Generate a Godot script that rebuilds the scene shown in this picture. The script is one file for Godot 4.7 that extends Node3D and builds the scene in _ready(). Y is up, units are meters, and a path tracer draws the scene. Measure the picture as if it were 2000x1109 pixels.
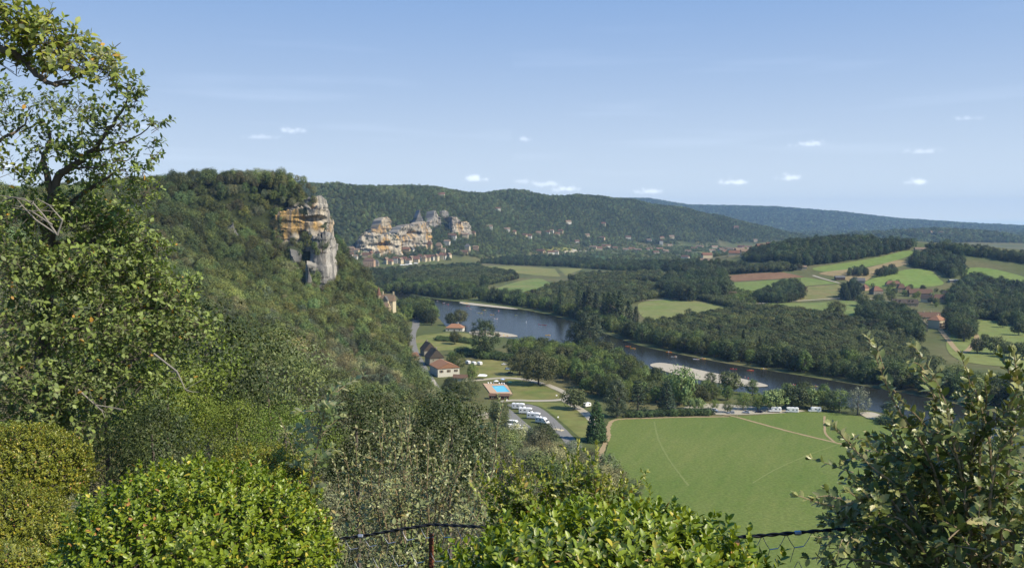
extends Node3D
# A wooded river valley seen from a terrace on a hillside. x runs right, depth d runs away from the terrace (z = -d), metres.
const XF := [[-100, 200], [0, 170], [150, 130], [230, 105], [300, 72], [360, 44], [400, 28], [445, -10], [500, -32], [558, -54], [650, -74], [750, -90], [890, -108], [1050, -152], [1170, -195], [1300, -340], [1500, -520], [1800, -640], [9000, -900]]
const WD := [[-100, 170], [0, 168], [10, 178], [40, 240], [100, 300], [200, 330], [400, 330], [600, 280], [700, 230], [787, 195], [804, 114], [890, 112], [930, 250], [1000, 330], [1300, 400]]
const HC := [[-100, 108.4], [0, 108.4], [300, 112], [500, 118], [650, 120], [750, 129], [800, 142], [900, 145], [960, 130], [1100, 110], [1300, 100], [9000, 100]]
const R1 := [[-1000, 2450, 215], [-500, 2500, 207], [-420, 2580, 206], [-324, 2750, 212], [-256, 2950, 212], [-136, 3300, 214], [218, 3700, 213], [534, 3950, 198], [724, 4100, 170], [965, 4150, 131], [1250, 4280, 62], [1475, 4400, 2]]
const R2 := [[480, 10080, 334], [1467, 9600, 329], [1920, 9600, 254], [2371, 9600, 248], [2816, 9440, 235], [3493, 9280, 177], [3952, 8960, 104], [4389, 8480, 56], [4706, 8000, 6], [5280, 7520, 6]]
const R3 := [[1500, 4300, 26], [1800, 4250, 46], [2050, 4200, 60], [2300, 4200, 44], [2500, 4200, 10]]
const BUMPS := [[680, 1760, 66, 300, 300], [930, 1480, 38, 230, 260], [520, 1500, 16, 160, 240]]

var rng := RandomNumberGenerator.new()
var names := {}
var mats := {}
var noise_big := FastNoiseLite.new()
var noise_mid := FastNoiseLite.new()
var noise_fine := FastNoiseLite.new()

func _ready() -> void:
	rng.seed = 7
	camera_and_light()
	noise_big.seed = 3
	noise_big.frequency = 0.006
	noise_big.fractal_octaves = 3
	noise_mid.seed = 5
	noise_mid.frequency = 0.03
	noise_mid.fractal_octaves = 4
	noise_fine.seed = 9
	noise_fine.frequency = 0.16
	noise_fine.fractal_octaves = 3
	make_materials()
	make_terrain()
	make_fields()
	make_river()
	make_roads()
	make_cliffs()
	make_tree_kinds()
	make_woods()
	make_valley_trees()
	make_buildings()
	make_camp()
	make_boats()
	make_foreground()

func camera_and_light() -> void:
	var cam := Camera3D.new()
	cam.name = "camera"
	cam.fov = 36.13
	cam.near = 0.1
	cam.far = 20000.0
	cam.position = Vector3(0, 110, 0)
	cam.rotation.x = -atan(124.5 / 1700.0)
	add_child(cam)
	cam.current = true
	var sun := DirectionalLight3D.new()
	sun.name = "sun"
	sun.light_energy = 1.6
	sun.light_color = Color(1.0, 0.955, 0.88)
	sun.light_angular_distance = 0.53
	sun.shadow_enabled = true
	add_child(sun)
	var el := deg_to_rad(45.0)
	var az := deg_to_rad(25.0)                       # right of the view and a little behind it
	var to_sun := Vector3(cos(el) * cos(az), sin(el), cos(el) * sin(az))
	sun.look_at_from_position(Vector3.ZERO, -to_sun, Vector3.UP)
	var e := Environment.new()
	e.background_mode = Environment.BG_SKY
	e.tonemap_mode = Environment.TONE_MAPPER_LINEAR
	e.tonemap_exposure = 1.4
	e.sdfgi_enabled = true
	e.ssao_enabled = true
	e.ssil_enabled = true
	e.fog_enabled = true
	e.fog_density = 0.00005
	e.fog_light_color = Color(0.62, 0.80, 1.0)
	var m := ProceduralSkyMaterial.new()
	m.sky_top_color = lin(0.042, 0.178, 0.47)
	m.sky_horizon_color = lin(0.60, 0.675, 0.715)
	m.sky_curve = 0.13
	m.ground_horizon_color = lin(0.60, 0.675, 0.715)
	m.ground_bottom_color = lin(0.54, 0.63, 0.69)
	m.ground_curve = 0.02
	m.sun_angle_max = 0.5
	m.sky_cover = cloud_cover()
	m.sky_cover_modulate = Color(1, 1, 1, 0.6)
	var s := Sky.new()
	s.sky_material = m
	e.sky = s
	var w := WorldEnvironment.new()
	w.name = "air"
	w.environment = e
	add_child(w)

func cloud_cover() -> ImageTexture:
	# small fair-weather cumulus low over the valley and a few thin streaks, going on all the way round
	var w := 4096
	var h := 2048
	var img := Image.create(w, h, false, Image.FORMAT_RGBA8)
	img.fill(Color(0, 0, 0, 0))
	var n := FastNoiseLite.new()
	n.seed = 21
	n.frequency = 0.07
	n.fractal_octaves = 4
	var r := RandomNumberGenerator.new()
	r.seed = 4
	var puffs := [[4.1, 5.5, 1.75, 0.40, .62], [-2.2, 4.7, 1.5, 0.3, .5], [0.7, 4.5, 1.1, 0.32, .5], [3.65, 3.7, 1.5, 0.42, .55], [6.0, 3.3, 1.7, 0.4, .55], [13.2, 3.9, 1.9, 0.36, .55], [18.9, 4.9, 1.3, 0.36, .7],
		[14.3, 3.1, 1.4, 0.24, .3], [-0.8, 2.7, 1.8, 0.3, .4], [8.5, 2.5, 2.3, 0.34, .35], [15.5, 7.6, 1.0, 0.3, .28], [29.0, 1.6, 1.2, 0.3, .5], [31.5, 1.2, 1.1, 0.26, .4], [17.9, 1.8, 1.2, 0.22, .4], [-13.0, 4.7, 2.6, 0.22, .14], [-17.5, 4.6, 2.2, 0.2, .12], [2.2, 3.1, 1.0, 0.2, .3], [-7.2, 3.4, 1.3, 0.2, .2], [11.0, 2.3, 1.4, 0.2, .25], [-11.8, 5.2, 1.4, .2, .2]]
	for i in 90:
		var a := r.randf_range(-180.0, 180.0)
		if a > -35.0 and a < 35.0:
			continue
		puffs.append([a, r.randf_range(1.5, 6.0), r.randf_range(0.8, 2.0), r.randf_range(0.2, 0.42), r.randf_range(0.25, 0.6)])
	for p in puffs:
		var cx: float = (0.5 + float(p[0]) / 360.0) * w
		var cy: float = (0.5 - float(p[1]) / 180.0) * h
		var rx: float = float(p[2]) / 360.0 * w * 0.62
		var ry: float = float(p[3]) / 180.0 * h * 0.75
		for y in range(int(cy - ry * 2.0), int(cy + ry * 2.0) + 1):
			for x in range(int(cx - rx * 1.5), int(cx + rx * 1.5) + 1):
				var u := (x - cx) / rx
				var v := (y - cy) / ry
				if v > 0.0:
					v *= 1.9                             # flat undersides
				var q := 1.0 - sqrt(u * u + v * v) + 0.75 * n.get_noise_2d(x * 2.2, y * 3.2)
				q = clampf(q * 1.1, 0.0, 1.0)
				if q > 0.0:
					var xx := posmod(x, w)
					var k: float = maxf(img.get_pixel(xx, y).a, q * q * (3.0 - 2.0 * q) * float(p[4]))
					img.set_pixel(xx, y, Color(0.98, 0.96, 0.93, k))
	var st := FastNoiseLite.new()
	st.seed = 8
	st.frequency = 0.004
	st.fractal_octaves = 3
	for y in range(h / 2 - 150, h / 2 - 10):
		for x in range(0, w, 2):
			var xw := float(x)
			var q := clampf(st.get_noise_2d(xw, y * 14.0) - 0.20, 0.0, 1.0) * 0.12 * sin(PI * (y - h / 2 + 150) / 140.0)
			if q > 0.004:
				for k in 2:
					var c := img.get_pixel(x + k, y)
					if c.a < q:
						img.set_pixel(x + k, y, Color(0.96, 0.97, 0.98, q))
	return ImageTexture.create_from_image(img)

# ---------------------------------------------------------------- helpers
func lin(r: float, g: float, b: float) -> Color:
	return Color(r, g, b).linear_to_srgb()

func pts(a: Array) -> PackedVector2Array:
	var o := PackedVector2Array()
	for i in range(0, a.size(), 2):
		o.append(Vector2(a[i], a[i + 1]))
	return o

func tab(t: Array, v: float) -> float:
	if v <= t[0][0]:
		return t[0][1]
	for i in range(1, t.size()):
		if v <= t[i][0]:
			return lerpf(t[i - 1][1], t[i][1], (v - t[i - 1][0]) / (t[i][0] - t[i - 1][0]))
	return t[-1][1]

func ridge(x: float, d: float, r: Array, w: float) -> float:
	var best := 1e18
	var h := 0.0
	for i in range(1, r.size()):
		var a: Array = r[i - 1]
		var b: Array = r[i]
		var ex: float = b[0] - a[0]
		var ed: float = b[1] - a[1]
		var t := clampf(((x - a[0]) * ex + (d - a[1]) * ed) / (ex * ex + ed * ed), 0.0, 1.0)
		var qx: float = x - a[0] - ex * t
		var qd: float = d - a[1] - ed * t
		var q := qx * qx + qd * qd
		if q < best:
			best = q
			h = lerpf(a[2], b[2], t)
	var s := maxf(0.0, 1.0 - sqrt(best) / w)
	return h * s * s * (3.0 - 2.0 * s)

func left_hill(x: float, d: float) -> float:
	return tab(XF, d) - x

func ground(x: float, d: float) -> float:
	var h := 0.0
	var dl := tab(XF, d) - x
	if dl > 0.0:
		var w := tab(WD, d)
		var g := pow(minf(1.0, dl / w), 1.2) * tab(HC, d)
		if d > 300.0:
			g -= maxf(0.0, dl - w) * 0.06
		if d > 60.0:
			g += minf(1.0, (d - 60.0) / 150.0) * minf(1.0, dl / 40.0) * (3.0 * sin(d * 0.031 + x * 0.017) + 2.0 * sin(d * 0.071 - x * 0.043 + 1.3))
		h = maxf(h, g)
	if d > 1500.0:
		h = maxf(h, ridge(x, d, R1, 470.0) * (1.0 + 0.025 * sin(x * 0.013 + d * 0.004) + 0.02 * sin(x * 0.031 - d * 0.009 + 1.0)))
		if d > 3000.0 and x > -500.0:
			h = maxf(h, maxf(ridge(x, d, R2, 2300.0), ridge(x, d, R3, 420.0)))
	if x > 100.0 and d > 700.0 and d < 3000.0:
		for b in BUMPS:
			h += b[2] * exp(-pow((x - b[0]) / b[3], 2.0) - pow((d - b[1]) / b[4], 2.0))
	return h

func gp(v: Vector2, lift := 0.0) -> Vector3:
	return Vector3(v.x, ground(v.x, v.y) + lift, -v.y)

func numbered(called: String) -> String:
	var n: int = names.get(called, -1) + 1
	names[called] = n
	return called if n == 0 else "%s_%03d" % [called, n]

func tag(o: Node, label := "", category := "", group := "", kind := "") -> Node:
	if label:
		o.set_meta("label", label)
	if category:
		o.set_meta("category", category)
	if group:
		o.set_meta("group", group)
	if kind:
		o.set_meta("kind", kind)
	return o

func thing(called: String, label: String, category: String, at: Vector3, turn := 0.0, group := "") -> Node3D:
	var o := Node3D.new()
	o.name = numbered(called)
	add_child(o)
	o.position = at
	o.rotation.y = turn
	tag(o, label, category, group)
	return o

func part(called: String, mesh: Mesh, mat: Material, parent: Node) -> MeshInstance3D:
	var o := MeshInstance3D.new()
	o.name = numbered(called) if parent == self else called
	o.mesh = mesh
	if mat:
		o.material_override = mat
	parent.add_child(o, true)
	return o

func copy(o: Node3D, at: Vector3, turn: float, k: Vector3, label := "", group := "") -> Node3D:
	var c: Node3D = o.duplicate()
	c.name = numbered(str(o.get_meta("stem")) if o.has_meta("stem") else str(o.name))
	add_child(c)
	c.position = at
	c.rotation.y = turn
	c.scale = k
	if label:
		c.set_meta("label", label)
	if group:
		c.set_meta("group", group)
	return c

func new_st() -> SurfaceTool:
	var st := SurfaceTool.new()
	st.begin(Mesh.PRIMITIVE_TRIANGLES)
	st.set_smooth_group(-1)
	return st

func done(st: SurfaceTool) -> ArrayMesh:
	st.generate_normals()
	return st.commit()

func tri(st: SurfaceTool, a: Vector3, b: Vector3, c: Vector3) -> void:
	st.add_vertex(a)
	st.add_vertex(b)
	st.add_vertex(c)

func quad(st: SurfaceTool, a: Vector3, b: Vector3, c: Vector3, d: Vector3) -> void:
	tri(st, a, b, c)
	tri(st, a, c, d)

func box(st: SurfaceTool, c: Vector3, s: Vector3, t := Transform3D()) -> void:
	var h := s * 0.5
	var p := []
	for i in 8:
		p.append(t * (c + Vector3(h.x if i & 1 else -h.x, h.y if i & 2 else -h.y, h.z if i & 4 else -h.z)))
	quad(st, p[4], p[6], p[7], p[5])
	quad(st, p[1], p[3], p[2], p[0])
	quad(st, p[5], p[7], p[3], p[1])
	quad(st, p[0], p[2], p[6], p[4])
	quad(st, p[2], p[3], p[7], p[6])
	quad(st, p[0], p[4], p[5], p[1])

func tube(st: SurfaceTool, path: Array, radii: Array, sides := 6) -> void:
	# tapered tube through points, ends capped
	var rings := []
	var prev := Vector3.ZERO
	for i in path.size():
		var t: Vector3 = (path[mini(i + 1, path.size() - 1)] - path[maxi(i - 1, 0)]).normalized()
		var s := prev
		if i == 0:
			s = t.cross(Vector3.UP if absf(t.y) < 0.9 else Vector3.RIGHT).normalized()
		else:
			s = (s - t * s.dot(t)).normalized()
		prev = s
		var b := t.cross(s)
		var ring := []
		for k in sides:
			var a := TAU * k / sides
			ring.append(path[i] + (s * cos(a) + b * sin(a)) * float(radii[i]))
		rings.append(ring)
	for i in range(1, rings.size()):
		for k in sides:
			var n := (k + 1) % sides
			quad(st, rings[i - 1][k], rings[i - 1][n], rings[i][n], rings[i][k])
	for k in range(1, sides - 1):
		tri(st, rings[0][0], rings[0][k + 1], rings[0][k])
		tri(st, rings[-1][0], rings[-1][k], rings[-1][k + 1])

func lathe(st: SurfaceTool, prof: Array, sides := 10, o := Vector3.ZERO) -> void:
	# prof: [radius, y] from bottom to top
	for i in range(1, prof.size()):
		for k in sides:
			var a := TAU * k / sides
			var b := TAU * (k + 1) / sides
			var p: Array = prof[i - 1]
			var q: Array = prof[i]
			quad(st, o + Vector3(cos(a) * p[0], p[1], sin(a) * p[0]), o + Vector3(cos(b) * p[0], p[1], sin(b) * p[0]), o + Vector3(cos(b) * q[0], q[1], sin(b) * q[0]), o + Vector3(cos(a) * q[0], q[1], sin(a) * q[0]))

func noise_texture(seed_: int, freq: float, low: Color, high: Color, size := 512, oct := 5) -> NoiseTexture2D:
	var n := FastNoiseLite.new()
	n.seed = seed_
	n.frequency = freq
	n.fractal_octaves = oct
	n.fractal_gain = 0.6
	var g := Gradient.new()
	g.set_color(0, low)
	g.set_color(1, high)
	var t := NoiseTexture2D.new()
	t.width = size
	t.height = size
	t.seamless = true
	t.noise = n
	t.color_ramp = g
	return t

func paint(called: String, c: Color, rough := 0.9, tex: Texture2D = null, scale := 1.0, vertex := false) -> StandardMaterial3D:
	var m := StandardMaterial3D.new()
	m.resource_name = called
	m.albedo_color = c
	m.roughness = rough
	m.metallic_specular = 0.35
	if tex:
		m.albedo_texture = tex
		m.uv1_triplanar = true
		m.uv1_world_triplanar = true
		m.uv1_scale = Vector3.ONE * scale
	m.vertex_color_use_as_albedo = vertex
	mats[called] = m
	return m

func leaf_paint(called: String, c: Color, rough: float, through: float) -> StandardMaterial3D:
	var m := paint(called, c, rough, null, 1.0, true)
	m.backlight_enabled = true
	m.backlight = Color(through, through, through * 0.55).linear_to_srgb()
	m.metallic_specular = 0.4
	return m

# ---------------------------------------------------------------- materials
func make_materials() -> void:
	var coarse := noise_texture(31, 0.012, Color(0.86, 0.85, 0.80), Color(1.0, 1.0, 0.98))
	var fine := noise_texture(32, 0.05, Color(0.76, 0.76, 0.70), Color(1, 1, 1), 512, 6)
	mats["coarse"] = coarse
	mats["fine"] = fine
	var g := paint("ground", Color.WHITE, 1.0, fine, 1.0 / 9.0, true)
	g.detail_enabled = true
	g.detail_albedo = coarse
	g.detail_blend_mode = BaseMaterial3D.BLEND_MODE_MUL
	g.detail_uv_layer = BaseMaterial3D.DETAIL_UV_2
	g.uv2_triplanar = true
	g.uv2_world_triplanar = true
	g.uv2_scale = Vector3.ONE / 83.0
	var mg := paint("meadow_grass", Color.WHITE, 1.0, noise_texture(37, 0.06, Color(0.74, 0.76, 0.64), Color(1, 1, 1), 1024, 6), 1.0 / 21.0, true)
	mg.detail_enabled = true
	mg.detail_albedo = fine
	mg.detail_blend_mode = BaseMaterial3D.BLEND_MODE_MUL
	mg.detail_uv_layer = BaseMaterial3D.DETAIL_UV_2
	mg.uv2_triplanar = true
	mg.uv2_world_triplanar = true
	mg.uv2_scale = Vector3.ONE / 47.0
	var d := paint("dirt", lin(0.40, 0.31, 0.19), 1.0, fine, 1.0 / 5.0)
	d.metallic_specular = 0.1
	paint("gravel", lin(0.46, 0.42, 0.35), 1.0, fine, 1.0 / 3.0)
	paint("asphalt", lin(0.235, 0.23, 0.225), 0.95, fine, 1.0 / 4.0)
	paint("pebbles", lin(0.50, 0.45, 0.37), 1.0, fine, 1.0 / 4.0)
	var w := paint("river_water", lin(0.020, 0.022, 0.018), 0.06)
	w.metallic_specular = 0.22
	w.normal_enabled = true
	var nt := noise_texture(44, 0.03, Color.BLACK, Color.WHITE, 512, 4)
	nt.as_normal_map = true
	nt.bump_strength = 3.0
	nt.color_ramp = null
	w.normal_texture = nt
	w.normal_scale = 0.35
	w.uv1_triplanar = true
	w.uv1_world_triplanar = true
	w.uv1_scale = Vector3.ONE / 9.0
	var rk := paint("rock", Color.WHITE, 1.0, noise_texture(51, 0.03, Color(0.6, 0.6, 0.6), Color(1, 1, 1), 512, 6), 1.0 / 16.0, true)
	rk.heightmap_enabled = false
	for k in [["stone_wall", lin(0.54, 0.43, 0.28)], ["pale_wall", lin(0.70, 0.60, 0.43)], ["white_wall", lin(0.74, 0.71, 0.64)], ["grey_wall", lin(0.36, 0.33, 0.28)], ["pink_wall", lin(0.56, 0.38, 0.27)],
			["brown_roof", lin(0.17, 0.105, 0.075)], ["dark_roof", lin(0.105, 0.085, 0.07)], ["red_roof", lin(0.23, 0.125, 0.09)], ["orange_roof", lin(0.36, 0.19, 0.115)], ["slate_roof", lin(0.15, 0.15, 0.155)], ["grey_roof", lin(0.42, 0.40, 0.37)], ["stone_roof", lin(0.26, 0.19, 0.14)]]:
		paint(k[0], k[1], 0.95, fine, 1.0 / 2.5)
	paint("glass_dark", lin(0.03, 0.035, 0.04), 0.15)
	paint("timber", lin(0.12, 0.07, 0.045), 0.9, fine, 1.0)
	paint("white_paint", lin(0.80, 0.80, 0.79), 0.35)
	paint("bark", lin(0.12, 0.10, 0.08), 1.0)
	paint("line_paint", lin(0.7, 0.7, 0.68), 0.8)

func grid_steps(from: float, to: float, bands: Array) -> PackedFloat32Array:
	# bands: [[distance from zero, step], ...]
	var o := PackedFloat32Array()
	var v := from
	while v < to:
		o.append(v)
		var s: float = bands[-1][1]
		for b in bands:
			if absf(v + (0.5 if v < 0 else 0.0)) < b[0]:
				s = b[1]
				break
		v += s
	o.append(to)
	return o

func make_terrain() -> void:
	var zs := grid_steps(-60.0, 10800.0, [[30, 2.5], [650, 7], [1500, 16], [3000, 30], [99999, 80]])
	var xs := grid_steps(-1500.0, 6800.0, [[30, 2.5], [330, 7], [900, 16], [1600, 32], [99999, 90]])
	var nx := xs.size()
	var v := PackedVector3Array()
	var c := PackedColorArray()
	var idx := PackedInt32Array()
	for d in zs:
		for x in xs:
			var h := ground(x, d)
			v.append(Vector3(x, h, -d))
			var n := noise_big.get_noise_2d(x, d)
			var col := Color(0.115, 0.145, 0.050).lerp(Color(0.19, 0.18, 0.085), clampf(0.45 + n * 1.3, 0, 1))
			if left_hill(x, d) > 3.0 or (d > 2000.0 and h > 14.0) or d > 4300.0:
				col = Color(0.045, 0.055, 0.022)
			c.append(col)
	for j in zs.size() - 1:
		for i in nx - 1:
			var a := j * nx + i
			idx.append_array([a, a + nx, a + nx + 1, a, a + nx + 1, a + 1])
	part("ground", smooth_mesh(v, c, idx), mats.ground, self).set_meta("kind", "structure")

func smooth_mesh(v: PackedVector3Array, c: PackedColorArray, idx: PackedInt32Array) -> ArrayMesh:
	var n := PackedVector3Array()
	n.resize(v.size())
	for i in range(0, idx.size(), 3):
		var f := (v[idx[i + 2]] - v[idx[i]]).cross(v[idx[i + 1]] - v[idx[i]])
		n[idx[i]] += f
		n[idx[i + 1]] += f
		n[idx[i + 2]] += f
	for i in n.size():
		n[i] = n[i].normalized()
	var arr := []
	arr.resize(Mesh.ARRAY_MAX)
	arr[Mesh.ARRAY_VERTEX] = v
	arr[Mesh.ARRAY_NORMAL] = n
	if c.size():
		arr[Mesh.ARRAY_COLOR] = c
	arr[Mesh.ARRAY_INDEX] = idx
	var m := ArrayMesh.new()
	m.add_surface_from_arrays(Mesh.PRIMITIVE_TRIANGLES, arr)
	return m

func smooth_line(p: PackedVector2Array, closed: bool, step: float) -> PackedVector2Array:
	var o := PackedVector2Array()
	var n := p.size()
	for i in (n if closed else n - 1):
		var a := p[(i - 1 + n) % n] if closed or i > 0 else p[0]
		var b := p[i]
		var c := p[(i + 1) % n]
		var e := p[(i + 2) % n] if closed or i + 2 < n else p[n - 1]
		var k := maxi(1, int(b.distance_to(c) / step))
		for j in k:
			o.append(b.cubic_interpolate(c, a, e, float(j) / k))
	if not closed:
		o.append(p[n - 1])
	return o

func sheet(called: String, outline: PackedVector2Array, step: float, lift: float, mat: Material, tint: Callable, smooth := true) -> MeshInstance3D:
	# a patch of land draped over the ground
	var edge := smooth_line(outline, true, step) if smooth else outline
	if not smooth:
		edge = PackedVector2Array()
		for i in outline.size():
			var a := outline[i]
			var b := outline[(i + 1) % outline.size()]
			var k := maxi(1, int(a.distance_to(b) / step))
			for j in k:
				edge.append(a.lerp(b, float(j) / k))
	var p := edge.duplicate()
	var lo := edge[0]
	var hi := edge[0]
	for q in edge:
		lo = lo.min(q)
		hi = hi.max(q)
	var x := lo.x + step * 0.5
	while x < hi.x:
		var d := lo.y + step * 0.5
		while d < hi.y:
			var q := Vector2(x + sin(d * 1.7) * 0.2 * step, d + sin(x * 2.3) * 0.2 * step)
			if Geometry2D.is_point_in_polygon(q, edge):
				p.append(q)
			d += step
		x += step
	var t := Geometry2D.triangulate_delaunay(p)
	var v := PackedVector3Array()
	var c := PackedColorArray()
	for q in p:
		v.append(gp(q, lift))
		c.append(tint.call(q))
	var idx := PackedInt32Array()
	for i in range(0, t.size(), 3):
		var a := p[t[i]]
		var b := p[t[i + 1]]
		var e := p[t[i + 2]]
		if Geometry2D.is_point_in_polygon((a + b + e) / 3.0, edge):
			if (b - a).cross(e - a) < 0.0:
				idx.append_array([t[i], t[i + 1], t[i + 2]])
			else:
				idx.append_array([t[i], t[i + 2], t[i + 1]])
	var o := part(called, smooth_mesh(v, c, idx), mat, self)
	o.set_meta("kind", "structure")
	return o

func strip(called: String, line: PackedVector2Array, width: float, lift: float, mat: Material, wobble := 0.0, parent: Node = self) -> MeshInstance3D:
	var p := smooth_line(line, false, maxf(2.0, width * 0.8))
	var v := PackedVector3Array()
	var idx := PackedInt32Array()
	for i in p.size():
		var t := (p[mini(i + 1, p.size() - 1)] - p[maxi(i - 1, 0)]).normalized()
		var n := Vector2(-t.y, t.x)
		var w := width * 0.5 * (1.0 + wobble * noise_fine.get_noise_2d(p[i].x * 3.0, p[i].y * 3.0))
		var w2 := width * 0.5 * (1.0 + wobble * noise_fine.get_noise_2d(p[i].x * 3.0 + 50.0, p[i].y * 3.0))
		v.append(gp(p[i] + n * w, lift))
		v.append(gp(p[i] - n * w2, lift))
		if i > 0:
			var a := i * 2 - 2
			idx.append_array([a, a + 2, a + 3, a, a + 3, a + 1])
	var o := part(called, smooth_mesh(v, PackedColorArray(), idx), mat, parent)
	if parent == self:
		o.set_meta("kind", "structure")
	return o

func tinted(a: Color, b: Color, scale := 1.0, streak := Vector2.ZERO) -> Callable:
	# two real tones of the crop, mixed in patches; streak: direction of mowing or ploughing
	return func(q: Vector2) -> Color:
		var n := 0.5 + noise_mid.get_noise_2d(q.x * scale, q.y * scale) * 0.9
		if streak != Vector2.ZERO:
			n += 0.4 * noise_fine.get_noise_2d(q.dot(Vector2(-streak.y, streak.x)) * 1.5, q.dot(streak) * 0.06)
		return a.lerp(b, clampf(n, 0.0, 1.0))

func meadow_tint(q: Vector2) -> Color:
	# mown grass: faint mowing lanes, drier broad patches, small tufts
	var lane := Vector2(0.42, 0.91)
	var n := 0.5 + 0.35 * noise_big.get_noise_2d(q.x * 1.2, q.y * 1.2) + 0.42 * noise_fine.get_noise_2d(q.dot(Vector2(-lane.y, lane.x)) * 1.6, q.dot(lane) * 0.08) + 0.12 * noise_fine.get_noise_2d(q.x, q.y)
	return Color(0.150, 0.232, 0.048).lerp(Color(0.255, 0.292, 0.094), clampf(n, 0.0, 1.0))

func make_fields() -> void:
	var gm: Material = mats.ground
	sheet("meadow", pts([54, 471.5, 73.9, 476.5, 126.4, 481.5, 164.3, 492, 186.7, 489.3, 202.6, 471.5, 213.6, 452.7, 224.6, 417.3, 229.4, 368, 171.2, 272.5, 132.4, 242.6, 73.5, 216.6, 52.7, 229.6, 37.6, 259.6, 36.1, 350, 47.6, 423.1]), 2.5, 0.32, mats.meadow_grass, meadow_tint)
	strip("field_path", pts([119.3, 485.4, 125.7, 479, 140.6, 452.7, 154.6, 431.2, 167.8, 412.5, 183.4, 387.7, 194.1, 368]), 1.9, 0.40, mats.dirt, 0.5)
	strip("field_path", pts([175.5, 481.5, 163.8, 448.3, 161, 437.4, 160.1, 425.1]), 1.2, 0.41, mats.dirt, 0.5)
	strip("field_path", pts([121.5, 480.3, 97.2, 479, 73.9, 476.5, 57.8, 472.8, 52.1, 459.6, 48.8, 434.3, 42.9, 407.9, 36.1, 365.4]), 2.2, 0.40, mats.dirt, 0.8)
	# worn wheel tracks across the grass
	var worn := paint("worn_grass", lin(0.205, 0.250, 0.078), 1.0, mats.fine, 1.0 / 6.0)
	strip("wheel_track", pts([77.8, 469.1, 73.7, 431.2, 72.3, 392, 73.2, 353.5]), 0.9, 0.37, worn, 0.9)
	strip("wheel_track", pts([161.2, 421.2, 142.7, 404.2, 118, 378.8, 100.7, 357]), 0.7, 0.38, worn, 0.9)
	sheet("straw_field", pts([-113.9, 2035.5, 0.00, 2080.9, 92.9, 1970.9, 153.6, 1931.6, 123.9, 1782.2, 100, 1696.5, 51.1, 1732.7, 5.35, 1817.2]), 12.0, 0.25, gm, tinted(Color(0.30, 0.28, 0.11), Color(0.24, 0.27, 0.09), 0.3))
	sheet("pasture", pts([-44.7, 1262.2, -33.6, 1354.3, -8.75, 1484, 28.5, 1612.7, 55.6, 1626.8, 65.7, 1484, 52.7, 1354.3, 23, 1297.5, -11.49, 1297.5]), 8.0, 0.25, gm, tinted(Color(0.17, 0.26, 0.065), Color(0.27, 0.29, 0.11), 0.4))
	sheet("pasture", pts([159.6, 1097.5, 177.7, 1165.9, 227, 1201.2, 258.1, 1149.6, 271.6, 1083.6, 231.2, 1002.5, 185.7, 951.1, 150.5, 971.1]), 7.0, 0.25, gm, tinted(Color(0.21, 0.27, 0.075), Color(0.29, 0.29, 0.12), 0.5))
	sheet("ploughed_field", pts([369, 1480, 405.7, 1464.8, 448.4, 1435.7, 465.9, 1381.7, 425.3, 1387.4, 357.7, 1410.9]), 9.0, 0.3, gm, tinted(Color(0.27, 0.15, 0.09), Color(0.33, 0.20, 0.12), 0.5, Vector2(1, 0.1)), false)
	sheet("hay_meadow", pts([356.4, 1398.9, 422.8, 1378.9, 466, 1377.1, 483.1, 1343.2, 495.8, 1313.4, 432.2, 1308.2, 380.3, 1238.7, 342.4, 1183, 335.9, 1264.4]), 8.0, 0.3, gm, tinted(Color(0.19, 0.28, 0.07), Color(0.25, 0.30, 0.10), 0.5), false)
	sheet("dry_orchard_ground", pts([429.3, 1299.3, 492.9, 1305.6, 477.7, 1245.2, 432.3, 1180.6, 381.3, 1152.5, 390, 1212.1]), 8.0, 0.3, gm, tinted(Color(0.31, 0.26, 0.12), Color(0.22, 0.25, 0.09), 1.0), false)
	sheet("hill_pasture", pts([498.6, 1439.7, 558.6, 1459.6, 634.3, 1497, 695.5, 1539.7, 709.9, 1527.7, 661, 1477.6, 589.8, 1430.8, 512.8, 1403.7]), 9.0, 0.3, gm, tinted(Color(0.19, 0.29, 0.07), Color(0.25, 0.31, 0.09), 0.5))
	sheet("stubble_field", pts([494.4, 1398.4, 549.6, 1413.5, 586.9, 1423.4, 653.6, 1470.7, 660.2, 1446.9, 613, 1406.3, 573.9, 1371.7, 537.7, 1321.5, 515.8, 1325.4, 512.7, 1358.9]), 9.0, 0.34, gm, tinted(Color(0.40, 0.31, 0.18), Color(0.33, 0.27, 0.14), 0.7))
	sheet("hill_pasture", pts([533.1, 1310, 575.6, 1356.3, 635.5, 1401, 669.2, 1393.6, 656.4, 1331.7, 640.7, 1290.1, 591.1, 1268.1, 547.3, 1270.8]), 8.0, 0.3, gm, tinted(Color(0.20, 0.31, 0.07), Color(0.25, 0.32, 0.09), 0.5))
	sheet("hill_pasture", pts([723.5, 1389.4, 759, 1385.5, 776.2, 1303.6, 726.5, 1218.7, 718.3, 1281.9, 695.6, 1325.6]), 9.0, 0.3, gm, tinted(Color(0.19, 0.30, 0.07), Color(0.24, 0.31, 0.09), 0.5))
	sheet("pasture", pts([338, 1144.4, 390.4, 1139.3, 450.5, 1155.7, 475.3, 1086.8, 455.5, 1000.4, 423.1, 940.8, 390.3, 970.3, 374.9, 1056.9, 338.9, 1081.8]), 7.0, 0.3, gm, tinted(Color(0.19, 0.27, 0.075), Color(0.25, 0.29, 0.10), 0.6))
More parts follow.
